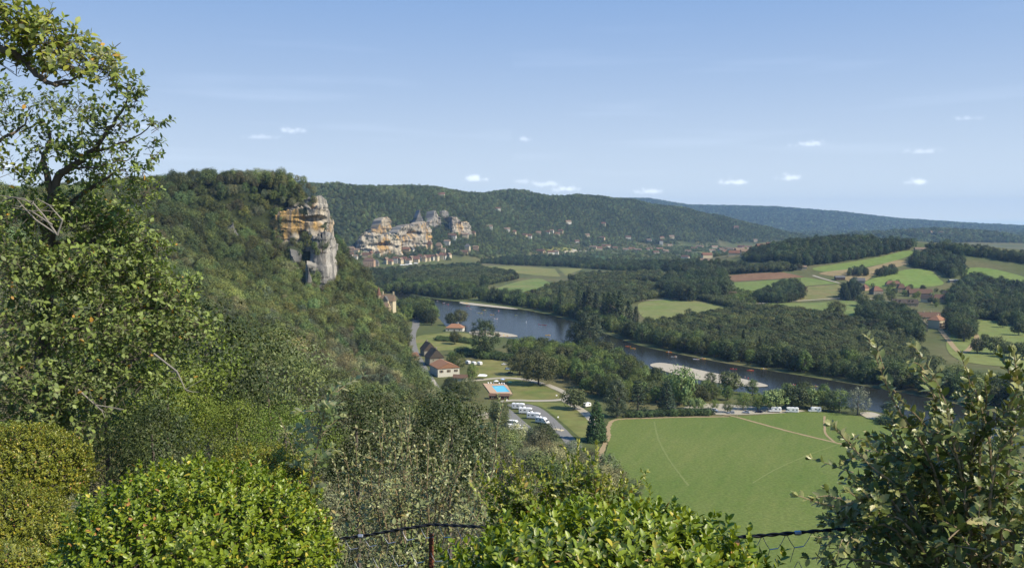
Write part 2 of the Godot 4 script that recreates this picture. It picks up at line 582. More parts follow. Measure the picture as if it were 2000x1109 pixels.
	sheet("pasture", pts([431.1, 846.4, 508.4, 954.8, 534.2, 940.4, 546, 886.8, 403.1, 640.2, 370.2, 649.3, 352.9, 675.6, 375, 744]), 6.0, 0.25, gm, tinted(Color(0.21, 0.28, 0.075), Color(0.27, 0.30, 0.10), 0.6))
	sheet("vineyard", pts([101.9, 2795.4, 120.4, 2924.8, 202.9, 3138.3, 263.2, 3153, 254.8, 3095.1, 150.4, 2840.3]), 14.0, 0.4, gm, tinted(Color(0.24, 0.29, 0.05), Color(0.30, 0.27, 0.08), 0.5))
	sheet("quarry_floor", pts([157.9, 2855.2, 226.3, 3054, 264.4, 3079.4, 240.6, 2840.5, 159.8, 2772]), 10.0, 0.6, gm, tinted(Color(0.55, 0.50, 0.40), Color(0.47, 0.40, 0.28), 0.5))
	sheet("crop_field", pts([189.1, 2677.7, 315.1, 2677.7, 401.8, 2395.4, 333.8, 2180.5, 212, 2400.9]), 14.0, 0.5, gm, tinted(Color(0.07, 0.13, 0.05), Color(0.09, 0.15, 0.06), 0.5))
	sheet("village_green", pts([656.1, 3233.4, 787.8, 3349.1, 800.5, 3024.2, 443.7, 1713.7, 618.3, 2840.5]), 18.0, 0.6, gm, tinted(Color(0.20, 0.25, 0.07), Color(0.26, 0.25, 0.10), 0.5))
	# camp lawns
	sheet("camp_lawn", pts([-32.1, 658.6, -20.3, 683.1, -0.78, 658.6, 3.62, 608.3, 0.00, 596.5, -17.68, 594.5, -27.1, 608.3]), 3.0, 0.08, gm, tinted(Color(0.20, 0.23, 0.065), Color(0.30, 0.27, 0.11), 1.4))
	sheet("camp_lawn", pts([-4.20, 588.8, 3.54, 594.5, 20.6, 575.8, 29.4, 548.2, 29.2, 532.2, 12.57, 527.6, -4.70, 526, 0.65, 544.9]), 3.0, 0.08, gm, tinted(Color(0.17, 0.22, 0.06), Color(0.28, 0.26, 0.10), 1.4))
	sheet("camp_lawn", pts([6.82, 520, 30.8, 517.1, 41.5, 497.3, 43, 462, 37.3, 427.1, 28.7, 462, 18.08, 505.6]), 3.0, 0.08, gm, tinted(Color(0.19, 0.24, 0.065), Color(0.27, 0.26, 0.10), 1.4))
	sheet("camp_lawn", pts([-75.6, 688.3, -90.2, 809.3, -74.5, 838.8, -50.1, 846.5, -28.8, 809.3, -30.6, 738, -56.4, 732.1, -67.9, 715]), 4.0, 0.08, gm, tinted(Color(0.19, 0.25, 0.065), Color(0.31, 0.28, 0.12), 1.2))

func make_river() -> void:
	var w := sheet("river", pts([-177.1, 1315.9, -107.4, 1212.7, -65.5, 1167, -26.4, 1117.7, 6.38, 1078.7, 36.4, 1024.9, 62.2, 956.1, 90.2, 846.5, 109.4, 768.8, 129.3, 726.3, 159.8, 673.1, 188.2, 633.6, 214.2, 600.4, 236.8, 568.6, 253, 544.9, 264.1, 521.5, 280.1, 489.3, 299.6, 456.1, 263.7, 400.6, 235.2, 437.4, 223.9, 469.1, 207.5, 497.3, 185.4, 518.6, 160.8, 540.1, 134.5, 565.1, 109.2, 612.4, 88.7, 649.3, 68.9, 683.1, 40.4, 756.2, 0.00, 802.3, -19.70, 831.2, -62.4, 878.8, -93.3, 1024.9, -131.3, 1111]), 12.0, 0.05, mats.river_water, func(_q): return Color.WHITE)
	w.mesh = flat_normals(w.mesh)
	sheet("gravel_bar", pts([114.6, 665.8, 127.7, 651.6, 141.6, 627.1, 157.6, 602.3, 168.7, 581.3, 169.7, 570.4, 159, 568.6, 141.3, 579.5, 124.9, 600.4, 111.8, 627.1, 104.9, 653.9]), 3.0, 0.32, mats.pebbles, func(_q): return Color.WHITE)
	sheet("gravel_bar", pts([-68.9, 1167, -40.4, 1138.3, -6.49, 1097.8, 7.61, 1072.4, -6.38, 1078.7, -32.6, 1104.4, -63.9, 1138.3]), 3.0, 0.30, mats.pebbles, func(_q): return Color.WHITE)
	sheet("gravel_bar", pts([198.4, 489.3, 206.8, 492, 209.1, 480.3, 206.7, 466.7, 199.3, 469.1]), 2.0, 0.30, mats.pebbles, func(_q): return Color.WHITE)
	sheet("gravel_bar", pts([-41.5, 854.3, -25.5, 862.3, 0.00, 835, 3.87, 816.5, -19.35, 816.5, -36.8, 827.5]), 3.0, 0.30, mats.pebbles, func(_q): return Color.WHITE)

func flat_normals(m: ArrayMesh) -> ArrayMesh:
	var arr := m.surface_get_arrays(0)
	var n: PackedVector3Array = arr[Mesh.ARRAY_NORMAL]
	n.fill(Vector3.UP)
	arr[Mesh.ARRAY_NORMAL] = n
	arr[Mesh.ARRAY_COLOR] = null
	var o := ArrayMesh.new()
	o.add_surface_from_arrays(Mesh.PRIMITIVE_TRIANGLES, arr)
	return o

func make_roads() -> void:
	strip("road", pts([-125.9, 1097.8, -108.6, 971.1, -100.7, 904.6, -98.2, 854.3, -90.8, 781.9, -80.6, 715, -69.1, 653.9, -57.3, 594.5, -48.7, 553.1, -39, 496.1]), 7.5, 0.14, mats.asphalt)
	strip("roadside_footway", pts([-54.4, 594.5, -49.8, 565.1, -44.8, 536.9]), 2.2, 0.26, mats.gravel)
	strip("camp_drive", pts([-33.2, 586.9, -21.2, 594.5, -5.37, 602.3, 10.61, 594.5, 20.7, 579.5]), 5.5, 0.12, mats.gravel, 0.2)
	strip("camp_drive", pts([-9.91, 520, 0.00, 526, 15.62, 524.5, 29.9, 527.6, 35.1, 535.3, 34.3, 548.2, 27.1, 568.6, 23.4, 577.6]), 5.0, 0.13, mats.gravel, 0.2)
	strip("camp_drive", pts([31.5, 529.1, 36.6, 511.3, 41.7, 492, 44.6, 466.7, 45.2, 439.6]), 5.0, 0.12, mats.gravel, 0.2)
	strip("parking_lane", pts([-3.05, 511.3, 9.14, 511.3, 15.42, 497.3, 21.4, 471.5, 26.5, 443.9, 31, 414.4]), 6.5, 0.12, mats.asphalt, 0.1)
	strip("parking_lane", pts([-4.50, 502.8, 0.00, 484.1, 5.51, 462, 10.63, 445]), 6.0, 0.125, mats.asphalt, 0.1)
	strip("camp_drive", pts([-14.95, 417, -3.96, 441.7, 7.77, 433.3]), 5.0, 0.11, mats.asphalt, 0.1)
	strip("lane", pts([314.7, 1133.2, 361.6, 1154.8, 408.7, 1172.9, 475.9, 1185, 498.5, 1140.3]), 5.0, 0.4, mats.gravel)
	strip("lane", pts([480.8, 1387.4, 487.2, 1354.6, 497.2, 1317.3]), 4.0, 0.4, mats.gravel)
	strip("lane", pts([167.4, 1180.7, 212.9, 1201.9, 242.5, 1207.8]), 4.0, 0.3, mats.gravel)
	strip("farm_track", pts([438.4, 887, 407.6, 809.3, 373.3, 715, 428, 795.4, 453.7, 846.4]), 4.5, 0.35, mats.dirt)
	# the space beside the meadow where vans park
	sheet("parking_ground", pts([98.9, 502.8, 117.1, 517.1, 142.8, 509.9, 166.9, 500.1, 164.7, 493.3, 124.8, 486.7, 102.7, 492]), 3.0, 0.09, mats.gravel, func(_q): return Color.WHITE)
	strip("quarry_road", pts([210.7, 3036, 220.7, 3026.5, 242.2, 3028.2, 248.2, 2929.5]), 12.0, 0.9, mats.line_paint)

# ---------------------------------------------------------------- trees
var kinds := {}

func crown_mesh(o: Dictionary) -> ArrayMesh:
	# many leaf-sized faces in clumps through the crown's volume
	var r := RandomNumberGenerator.new()
	r.seed = o.seed
	var h: float = o.h
	var rad: float = o.r
	var low: float = o.low * h
	var leaf: float = o.leaf
	var base: Color = o.color
	var v := PackedVector3Array()
	var n := PackedVector3Array()
	var c := PackedColorArray()
	var idx := PackedInt32Array()
	var clumps: int = o.clumps
	for k in clumps:
		var y := 0.0
		var at := Vector3.ZERO
		var out := Vector3.UP
		var size: float = rad * o.get("clump", 0.34) * r.randf_range(0.7, 1.25)
		match o.shape:
			"round":
				# points spread over an egg, denser at the skin; the lower side is thin
				var u := 1.0 - 2.0 * (k + 0.5) / clumps
				var a := k * 2.39996 + r.randf_range(-0.5, 0.5)
				u = maxf(u, -0.75)
				var s := sqrt(1.0 - u * u)
				var q := r.randf_range(0.55, 1.0) * (1.0 + 0.22 * sin(a * 2.0 + o.seed) + 0.15 * sin(a * 3.0 + u * 4.0 + o.seed * 1.7))
				out = Vector3(cos(a) * s, u, sin(a) * s)
				at = Vector3(out.x * rad * q, low + (h - low) * (0.5 + 0.5 * u * (0.75 + 0.25 * q)), out.z * rad * q)
			"column":
				y = (k + r.randf()) / clumps
				var w := rad * sin(PI * (0.12 + 0.86 * y)) * r.randf_range(0.5, 1.0)
				var a := k * 2.39996
				at = Vector3(cos(a) * w, low + (h - low) * y, sin(a) * w)
				out = Vector3(cos(a), 0.5, sin(a)).normalized()
			"cone":
				y = 1.0 - sqrt(1.0 - (k + r.randf()) / clumps)
				var w: float = rad * pow(1.0 - y, o.get("pow", 0.8)) * r.randf_range(0.6, 1.0)
				var a := k * 2.39996
				at = Vector3(cos(a) * w, low + (h - low) * y, sin(a) * w)
				out = Vector3(cos(a), 0.45, sin(a)).normalized()
				size *= 0.5 + 0.5 * (1.0 - y)
			"layered":
				var levels: int = o.levels
				var lv := r.randi_range(0, levels - 1)
				y = (lv + 0.5) / levels
				var w: float = rad * pow(1.0 - y * 0.92, 0.8) * sqrt(r.randf()) * (1.0 + 0.25 * sin(lv * 2.1))
				var a := r.randf() * TAU
				at = Vector3(cos(a) * w, low + (h - low) * y - w * 0.12, sin(a) * w)
				out = Vector3(cos(a) * 0.4, 1, sin(a) * 0.4).normalized()
		var tone := r.randf_range(0.75, 1.25)
		var hue: float = r.randf_range(-1.0, 1.0) * o.get("hue", 0.08)
		for j in int(o.leaves):
			var dir := Vector3(r.randfn(), r.randfn() * o.get("flat", 0.75), r.randfn()).normalized()
			var p := at + dir * size * pow(r.randf(), 0.4)
			if p.y < low * 0.6:
				continue
			var nn := (out * 0.35 + dir * 0.95 + Vector3.UP * 0.4 + Vector3(r.randfn(), r.randfn(), r.randfn()) * 0.34).normalized()
			var t := nn.cross(Vector3(r.randfn(), r.randfn(), r.randfn())).normalized()
			var b := nn.cross(t)
			var l := leaf * r.randf_range(0.65, 1.3)
			var i0 := v.size()
			v.append_array([p - t * l, p + b * l * 0.55 + nn * l * 0.12, p + t * l, p - b * l * 0.55 + nn * l * 0.12])
			n.append_array([nn, (nn + b * 0.3).normalized(), nn, (nn - b * 0.3).normalized()])
			var g := tone * r.randf_range(0.72, 1.28)
			var cc := Color(base.r * g * (1.0 + hue), base.g * g, base.b * g * (1.0 - hue))
			c.append_array([cc, cc, cc, cc])
			idx.append_array([i0, i0 + 1, i0 + 2, i0, i0 + 2, i0 + 3])
	var arr := []
	arr.resize(Mesh.ARRAY_MAX)
	arr[Mesh.ARRAY_VERTEX] = v
	arr[Mesh.ARRAY_NORMAL] = n
	arr[Mesh.ARRAY_COLOR] = c
	arr[Mesh.ARRAY_INDEX] = idx
	var m := ArrayMesh.new()
	m.add_surface_from_arrays(Mesh.PRIMITIVE_TRIANGLES, arr)
	return m

func trunk_mesh(h: float, r: float, limbs: int, seed_: int) -> ArrayMesh:
	var g := RandomNumberGenerator.new()
	g.seed = seed_
	var st := new_st()
	var lean := Vector3(g.randfn() * 0.03, 0, g.randfn() * 0.03) * h
	tube(st, [Vector3(0, -0.8, 0), Vector3(0, 0.1, 0), lean * 0.4 + Vector3.UP * h * 0.35, lean + Vector3.UP * h * 0.75], [r * 1.6, r * 1.25, r * 0.85, r * 0.25], 7)
	for k in limbs:
		var a := TAU * k / limbs + g.randf()
		var y := h * g.randf_range(0.28, 0.5)
		var e := Vector3(cos(a), 0.9, sin(a)) * h * g.randf_range(0.16, 0.28)
		var s := lean * (y / h) + Vector3.UP * y
		tube(st, [s, s + e * 0.5 + Vector3.UP * h * 0.02, s + e], [r * 0.5, r * 0.32, r * 0.1], 5)
	return done(st)

func kind(called: String, o: Dictionary, count: int) -> void:
	# several grown forms of one kind
	var forms := []
	for k in count:
		var q := o.duplicate()
		q.seed = int(o.seed) + k * 13
		var g := 1.0 + 0.38 * (k - (count - 1) * 0.5) / maxf(1.0, (count - 1) * 0.5) * (1 if k % 2 else -1)
		var b: Color = o.color
		q.color = Color(b.r * g * (1.0 + 0.12 * sin(k * 2.1)), b.g * g, b.b * g)
		q.r = o.r * (1.0 + 0.1 * sin(k * 1.9 + 1.0))
		forms.append({"crown": crown_mesh(q), "trunk": trunk_mesh(o.h, o.get("trunk", 0.028) * o.h, o.get("limbs", 4), q.seed)})
	kinds[called] = {"forms": forms, "h": o.h, "r": o.r, "mat": o.get("mat", "leaves")}

func make_tree_kinds() -> void:
	leaf_paint("leaves", Color.WHITE, 0.62, 0.32)
	leaf_paint("needles", Color.WHITE, 0.75, 0.15)
	var green := Color(0.122, 0.150, 0.042)
	var grey := Color(0.150, 0.158, 0.076)
	var deep := Color(0.118, 0.150, 0.056)
	kind("oak", {"seed": 100, "shape": "round", "h": 9.0, "r": 4.2, "low": 0.12, "leaf": 0.25, "clumps": 34, "leaves": 84, "clump": 0.40, "color": green, "hue": 0.10}, 5)
	kind("holm", {"seed": 200, "shape": "round", "h": 7.5, "r": 3.9, "low": 0.05, "leaf": 0.20, "clumps": 38, "leaves": 96, "color": grey, "clump": 0.38, "hue": 0.06}, 5)
	kind("far_oak", {"seed": 300, "shape": "round", "h": 10.0, "r": 5.2, "low": 0.05, "leaf": 0.55, "clumps": 16, "leaves": 42, "clump": 0.46, "color": deep, "hue": 0.12}, 5)
	kind("walnut", {"seed": 400, "shape": "round", "h": 8.5, "r": 4.6, "low": 0.2, "leaf": 0.36, "clumps": 64, "leaves": 40, "color": Color(0.076, 0.092, 0.030), "hue": 0.06, "limbs": 5}, 4)
	kind("poplar", {"seed": 500, "shape": "column", "h": 24.0, "r": 2.6, "low": 0.04, "leaf": 0.4, "clumps": 90, "leaves": 26, "color": Color(0.044, 0.064, 0.025), "clump": 0.42}, 3)
	kind("lime", {"seed": 600, "shape": "round", "h": 12.0, "r": 5.0, "low": 0.14, "leaf": 0.30, "clumps": 38, "leaves": 80, "clump": 0.38, "color": Color(0.112, 0.155, 0.034), "hue": 0.10}, 5)
	kind("alder", {"seed": 700, "shape": "round", "h": 14.0, "r": 5.4, "low": 0.06, "leaf": 0.34, "clumps": 38, "leaves": 84, "clump": 0.38, "color": Color(0.060, 0.086, 0.028), "hue": 0.10}, 5)
	kind("cedar", {"seed": 800, "shape": "layered", "levels": 8, "h": 16.0, "r": 6.2, "low": 0.1, "leaf": 0.34, "clumps": 120, "leaves": 26, "color": Color(0.042, 0.068, 0.030), "clump": 0.26, "flat": 0.25, "mat": "needles"}, 3)
	kind("fir", {"seed": 900, "shape": "cone", "h": 17.0, "r": 4.4, "low": 0.05, "leaf": 0.34, "clumps": 130, "leaves": 24, "color": Color(0.038, 0.060, 0.030), "clump": 0.3, "mat": "needles"}, 2)
	kind("cypress", {"seed": 950, "shape": "cone", "pow": 0.62, "h": 17.5, "r": 3.6, "low": 0.0, "leaf": 0.26, "clumps": 260, "leaves": 34, "color": Color(0.050, 0.098, 0.026), "clump": 0.22, "mat": "needles"}, 1)
	kind("willow", {"seed": 970, "shape": "round", "h": 15.0, "r": 6.4, "low": 0.04, "leaf": 0.3, "clumps": 60, "leaves": 50, "color": Color(0.21, 0.23, 0.155), "clump": 0.26, "hue": 0.03}, 1)
	kind("plane", {"seed": 980, "shape": "round", "h": 9.0, "r": 5.6, "low": 0.25, "leaf": 0.42, "clumps": 50, "leaves": 36, "color": Color(0.15, 0.215, 0.070), "clump": 0.3}, 2)
	kind("big_tree", {"seed": 1010, "shape": "round", "h": 24.0, "r": 8.0, "low": 0.05, "leaf": 0.42, "clumps": 80, "leaves": 100, "color": Color(0.054, 0.080, 0.028), "clump": 0.32, "hue": 0.1}, 2)
	kind("pale_tree", {"seed": 1040, "shape": "round", "h": 24.0, "r": 8.5, "low": 0.03, "leaf": 0.42, "clumps": 70, "leaves": 110, "color": Color(0.075, 0.098, 0.048), "clump": 0.32, "hue": 0.06}, 1)
	kind("big_walnut", {"seed": 1070, "shape": "round", "h": 15.0, "r": 8.0, "low": 0.16, "leaf": 0.34, "clumps": 70, "leaves": 100, "color": Color(0.088, 0.104, 0.034), "clump": 0.32, "hue": 0.1}, 3)
	kind("bush", {"seed": 990, "shape": "round", "h": 2.6, "r": 2.0, "low": 0.0, "leaf": 0.2, "clumps": 26, "leaves": 26, "color": Color(0.065, 0.10, 0.028)}, 3)

func tree(kind_: String, called: String, label: String, category: String, at: Vector2, h: float, group := "", wide := 1.0) -> Node3D:
	var k: Dictionary = kinds[kind_]
	var f: Dictionary = k.forms[rng.randi() % k.forms.size()]
	var o := thing(called, label, category, gp(at), rng.randf() * TAU, group)
	var s: float = h / k.h
	o.scale = Vector3(s * wide, s, s * wide)
	part("trunk", f.trunk, mats.bark, o)
	part("crown", f.crown, mats[k.mat], o)
	return o

func scatter_stuff(called: String, label: String, category: String, kind_: String, spots: Array) -> void:
	# spots: [x, d, scale] far too many to count; one MultiMesh for each form, gathered under one object
	if spots.is_empty():
		return
	var root := Node3D.new()
	root.name = numbered(called)
	add_child(root)
	tag(root, label, category, "", "stuff")
	var k: Dictionary = kinds[kind_]
	var nf: int = k.forms.size()
	for f in nf:
		var mm := MultiMesh.new()
		mm.transform_format = MultiMesh.TRANSFORM_3D
		mm.use_colors = true
		mm.mesh = k.forms[f].crown
		var mine := []
		for i in range(f, spots.size(), nf):
			mine.append(spots[i])
		mm.instance_count = mine.size()
		for i in mine.size():
			var s: Array = mine[i]
			var b := Basis(Vector3.UP, rng.randf() * TAU).scaled(Vector3(s[2], s[2] * rng.randf_range(0.85, 1.2), s[2]))
			mm.set_instance_transform(i, Transform3D(b, Vector3(s[0], ground(s[0], s[1]) - 0.3, -s[1])))
			var patch := noise_mid.get_noise_2d(s[0] * 0.22 + 300.0, s[1] * 0.22)     # stands of lighter and darker kinds
			var t := (1.0 + rng.randfn() * 0.18) * (1.0 + 0.55 * patch)
			var w := rng.randfn() * 0.07 + 0.07 * patch
			mm.set_instance_color(i, Color(t * (1.0 + w), t, t * (1.0 - w)))
		var o := MultiMeshInstance3D.new()
		o.name = "crown"
		o.multimesh = mm
		o.material_override = mats[k.mat]
		root.add_child(o, true)

func make_woods() -> void:
	# the steep wooded hillside, near trees first
	var holm := []
	var oak := []
	var individuals := []
	var d := 34.0
	while d < 1000.0:
		var step := 7.6 + d * 0.001
		var xf := tab(XF, d)
		var x := xf - 4.0
		while x > xf - 480.0 and x > -0.65 * d - 60.0:
			var px := x + rng.randf_range(-0.45, 0.45) * step
			var pd := d + rng.randf_range(-0.45, 0.45) * step
			x -= step
			if not in_wood(px, pd):
				continue
			var n := noise_big.get_noise_2d(px * 1.6, pd * 1.6)
			var s := rng.randf_range(0.75, 1.35) * (1.25 if rng.randf() < 0.15 else 1.0)
			if d < 130.0:
				s *= 0.62
			var share := clampf(0.75 - (pd - 350.0) / 500.0 + n * 1.2, 0.04, 0.95)
			var is_holm := rng.randf() < share
			(holm if is_holm else oak).append([px, pd, s])
		d += step * (0.9 if d < 772.0 or d > 840.0 else (0.2 if d > 784.0 and d < 808.0 else 0.45))
	# the trees that show largest stand alone, each its own thing
	var ones := 0
	for set_ in [[holm, "holm", "holm_oak", "grey-green holm oak in the wood on the steep hillside", "holm oaks of the hillside wood"], [oak, "oak", "oak_tree", "mid-green broadleaf oak in the wood on the steep hillside", "broadleaf oaks of the hillside wood"]]:
		var list: Array = set_[0]
		var near := []
		var rest := []
		for s in list:
			if s[1] > 110.0 and s[1] < 620.0 and s[0] > -0.37 * s[1]:
				near.append(s)
			else:
				rest.append(s)
		near.sort_custom(func(a, b): return a[1] < b[1])
		for i in near.size():
			if i < 300:
				var t := tree(set_[1], set_[2], set_[3], "tree", Vector2(near[i][0], near[i][1]), kinds[set_[1]].h * near[i][2], set_[4])
				t.position.y -= 0.3
			else:
				rest.append(near[i])
		scatter_stuff("hillside_wood", "dense %s canopy covering the hillside" % ("grey-green evergreen" if set_[1] == "holm" else "green broadleaf"), "wood", set_[1], rest)
	# trees holding on to the ledges of the headland
	for q in [Vector3(-209.19, 124.90, -797.00), Vector3(-200.81, 123.04, -797.00), Vector3(-192.20, 121.17, -796.00), Vector3(-184.95, 122.11, -797.00), Vector3(-214.92, 118.39, -797.00), Vector3(-181.62, 124.94, -799.00), Vector3(-183.23, 85.33, -779.00), Vector3(-189.45, 82.62, -778.00), Vector3(-176.41, 82.65, -777.00), Vector3(-170.84, 85.27, -781.00), Vector3(-202.86, 84.25, -784.00), Vector3(-210.24, 87.88, -786.00), Vector3(-197.03, 87.04, -783.00), Vector3(-181.33, 89.80, -783.00), Vector3(-187.07, 91.57, -786.00), Vector3(-174.19, 78.00, -779.00), Vector3(-187.13, 69.03, -775.00), Vector3(-173.63, 44.84, -758.00), Vector3(-178.59, 41.43, -756.00), Vector3(-161.96, 43.59, -762.00), Vector3(-202.93, 81.74, -777.00), Vector3(-197.88, 79.99, -775.00), Vector3(-193.31, 80.90, -775.00), Vector3(-207.07, 84.41, -779.00), Vector3(-189.46, 78.20, -774.00), Vector3(-211.22, 87.10, -781.00), Vector3(-204.52, 147.60, -806.00), Vector3(-197.95, 145.72, -806.00), Vector3(-192.35, 142.91, -806.00), Vector3(-187.23, 139.09, -804.00), Vector3(-183.06, 134.47, -806.00), Vector3(-208.33, 139.95, -802.00), Vector3(-201.53, 138.98, -801.00), Vector3(-195.02, 136.18, -801.00), Vector3(-215.90, 137.15, -802.00)]:
		var k := "holm" if rng.randf() < 0.6 else "oak"
		var f: Dictionary = kinds[k].forms[rng.randi() % 5]
		var o := thing("ledge_tree", "dark tree clinging to a ledge of the headland cliff", "tree", q, rng.randf() * TAU, "trees on the cliff ledges")
		var sc := rng.randf_range(0.6, 0.95)
		o.scale = Vector3(sc, sc, sc)
		part("trunk", f.trunk, mats.bark, o)
		part("crown", f.crown, mats.leaves, o)
	# the long wooded hill behind the village
	var far := []
	d = 2000.0
	while d < 4500.0:
		var step := 9.2
		var x := -1000.0
		while x < 1700.0:
			var px := x + rng.randf_range(-0.5, 0.5) * step
			var pd := d + rng.randf_range(-0.5, 0.5) * step
			x += step
			if absf(px / pd) > 0.62 and px > 0.0 or px < -0.34 * pd:
				continue
			var h := ridge(px, pd, R1, 470.0)
			if h < 17.0 + 22.0 * noise_mid.get_noise_2d(px * 0.35, pd * 0.35) or behind_crest(px, pd):
				continue
			if bare(px, pd):
				continue
			far.append([px, pd, rng.randf_range(0.6, 1.05) * (1.0 + 0.5 * noise_mid.get_noise_2d(px * 0.3, pd * 0.3))])
		d += step
	scatter_stuff("far_hill_wood", "dark green woodland covering the long hill behind the village", "wood", "far_oak", far)
	# the blue ridge on the horizon
	var blue := []
	d = 3900.0
	while d < 9900.0:
		var x := 900.0 if d < 5600.0 else 0.1 * d
		while x < 0.64 * d:
			var px := x + rng.randf_range(-7.0, 7.0)
			var pd := d + rng.randf_range(-7.0, 7.0)
			x += 15.0 if d < 5600.0 else 24.0
			if pd < 4500.0 and ridge(px, pd, R1, 470.0) > 1.0:
				continue
			if noise_mid.get_noise_2d(px * 0.12, pd * 0.12) > 0.33 and ground(px, pd) < 60.0:
				continue
			blue.append([px, pd, rng.randf_range(1.2, 1.9) * (1.0 if d < 5600.0 else 1.5)])
		d += 15.0 if d < 5600.0 else 24.0
	scatter_stuff("horizon_wood", "hazy blue-green woodland on the ridge along the horizon", "wood", "far_oak", blue)
	# woods of the low hill among the pastures
	for w in [pts([461.7, 1669.7, 498.4, 1694.9, 556.9, 1691.8, 629, 1672.2, 685, 1618.5, 731.2, 1574.1, 699.1, 1543.7, 637.6, 1504.8, 561.4, 1467.1, 498, 1458, 454.1, 1542.6, 422.8, 1596.1]), pts([650.7, 1425.5, 687, 1477.5, 727.1, 1488.7, 743.8, 1435.7, 708.3, 1356.5, 674.1, 1329.4, 678.8, 1384.8]), pts([726.1, 1543.2, 753.8, 1507.6, 792.1, 1447.1, 846, 1354.8, 866, 1387.6, 808.2, 1477.1, 769.1, 1538.5]), pts([686.6, 1315.8, 710.5, 1295.4, 734.2, 1173.1, 613.6, 978.7, 519.8, 886.9, 530.9, 954.7, 542.4, 1030.7, 570.9, 1137, 632.3, 1231.3])]:
		var spots := []
		var lo: Vector2 = w[0]
		var hi: Vector2 = w[0]
		for q in w:
			lo = lo.min(q)
			hi = hi.max(q)
		var y := lo.y
		while y < hi.y:
			var x := lo.x
			while x < hi.x:
				var q := Vector2(x + rng.randf_range(-3, 3), y + rng.randf_range(-3, 3))
				if Geometry2D.is_point_in_polygon(q, w):
					spots.append([q.x, q.y, rng.randf_range(0.75, 1.15)])
				x += 7.5
			y += 7.5
		scatter_stuff("hill_copse", "dark green copse on the low hill among the pastures", "wood", "alder", spots)

func behind_crest(x: float, d: float) -> bool:
	for i in range(1, R1.size()):
		if x >= R1[i - 1][0] and x <= R1[i][0]:
			return d > lerpf(R1[i - 1][1], R1[i][1], (x - R1[i - 1][0]) / (R1[i][0] - R1[i - 1][0])) + 60.0
	return false

var clearings: Array[PackedVector2Array] = [pts([-30.5, 511.3, -10.66, 511.3, -9.46, 452.7, -24.6, 412.7]), pts([-16.44, 458.9, 16.46, 459.6, 27.3, 414.4, 9.89, 413.6, -14.38, 400.9]), pts([-60.8, 608.3, -50.6, 608.3, -35.3, 493.5, -41.2, 479.5]), pts([-64.5, 688.3, -40.1, 675.6, -31.8, 561.7, -50.1, 561.7]), pts([-10.87, 521.5, 18.64, 521.5, 31.5, 439.6, 10.50, 439.6, -4.14, 462])]

func bare(x: float, d: float) -> bool:
	for p in clearings:
		if Geometry2D.is_point_in_polygon(Vector2(x, d), p):
			return true
	return false

func in_wood(x: float, d: float) -> bool:
	if left_hill(x, d) < 3.0 or bare(x, d):
		return false
	if d < 60.0 and absf(x) < 16.0:
		return false
	if d < 340.0 and x > 24.0 and left_hill(x, d) < 75.0:
		return false
	return true



func spots_in(poly: PackedVector2Array, step: float, jitter: float, turn := 0.0) -> Array:
	var c := Vector2.ZERO
	for q in poly:
		c += q / poly.size()
	var reach := 0.0
	for q in poly:
		reach = maxf(reach, q.distance_to(c))
	var o := []
	var n := int(reach / step) + 1
	for i in range(-n, n + 1):
		for j in range(-n, n + 1):
			var q := c + Vector2(i, j).rotated(turn) * step + Vector2(rng.randf_range(-jitter, jitter), rng.randf_range(-jitter, jitter)) * step
			if Geometry2D.is_point_in_polygon(q, poly) and not bare(q.x, q.y):
				o.append(q)
	o.sort_custom(func(a, b): return a.y < b.y)
	return o

func grove(called: String, label: String, group: String, mix: Array, poly: PackedVector2Array, step: float, lo: float, hi: float, most := 300, jitter := 0.42, turn := 0.0, wide := 1.0) -> void:
	var s := spots_in(poly, step, jitter, turn)
	var rest := []
	for i in s.size():
		var k: String = mix[rng.randi() % mix.size()]
		var h := rng.randf_range(lo, hi)
		if i < most:
			tree(k, called, label, "tree", s[i], h, group, wide * rng.randf_range(0.88, 1.15))
		else:
			rest.append([s[i].x, s[i].y, h / kinds[mix[0]].h])
	if rest.size():
		scatter_stuff(called + "_mass", label.replace(" tree ", " trees "), "wood", mix[0], rest)

func hero(kind_: String, called: String, label: String, at: Vector2, h: float, wide := 1.0) -> void:
	tree(kind_, called, label, "tree", at, h, "", wide)

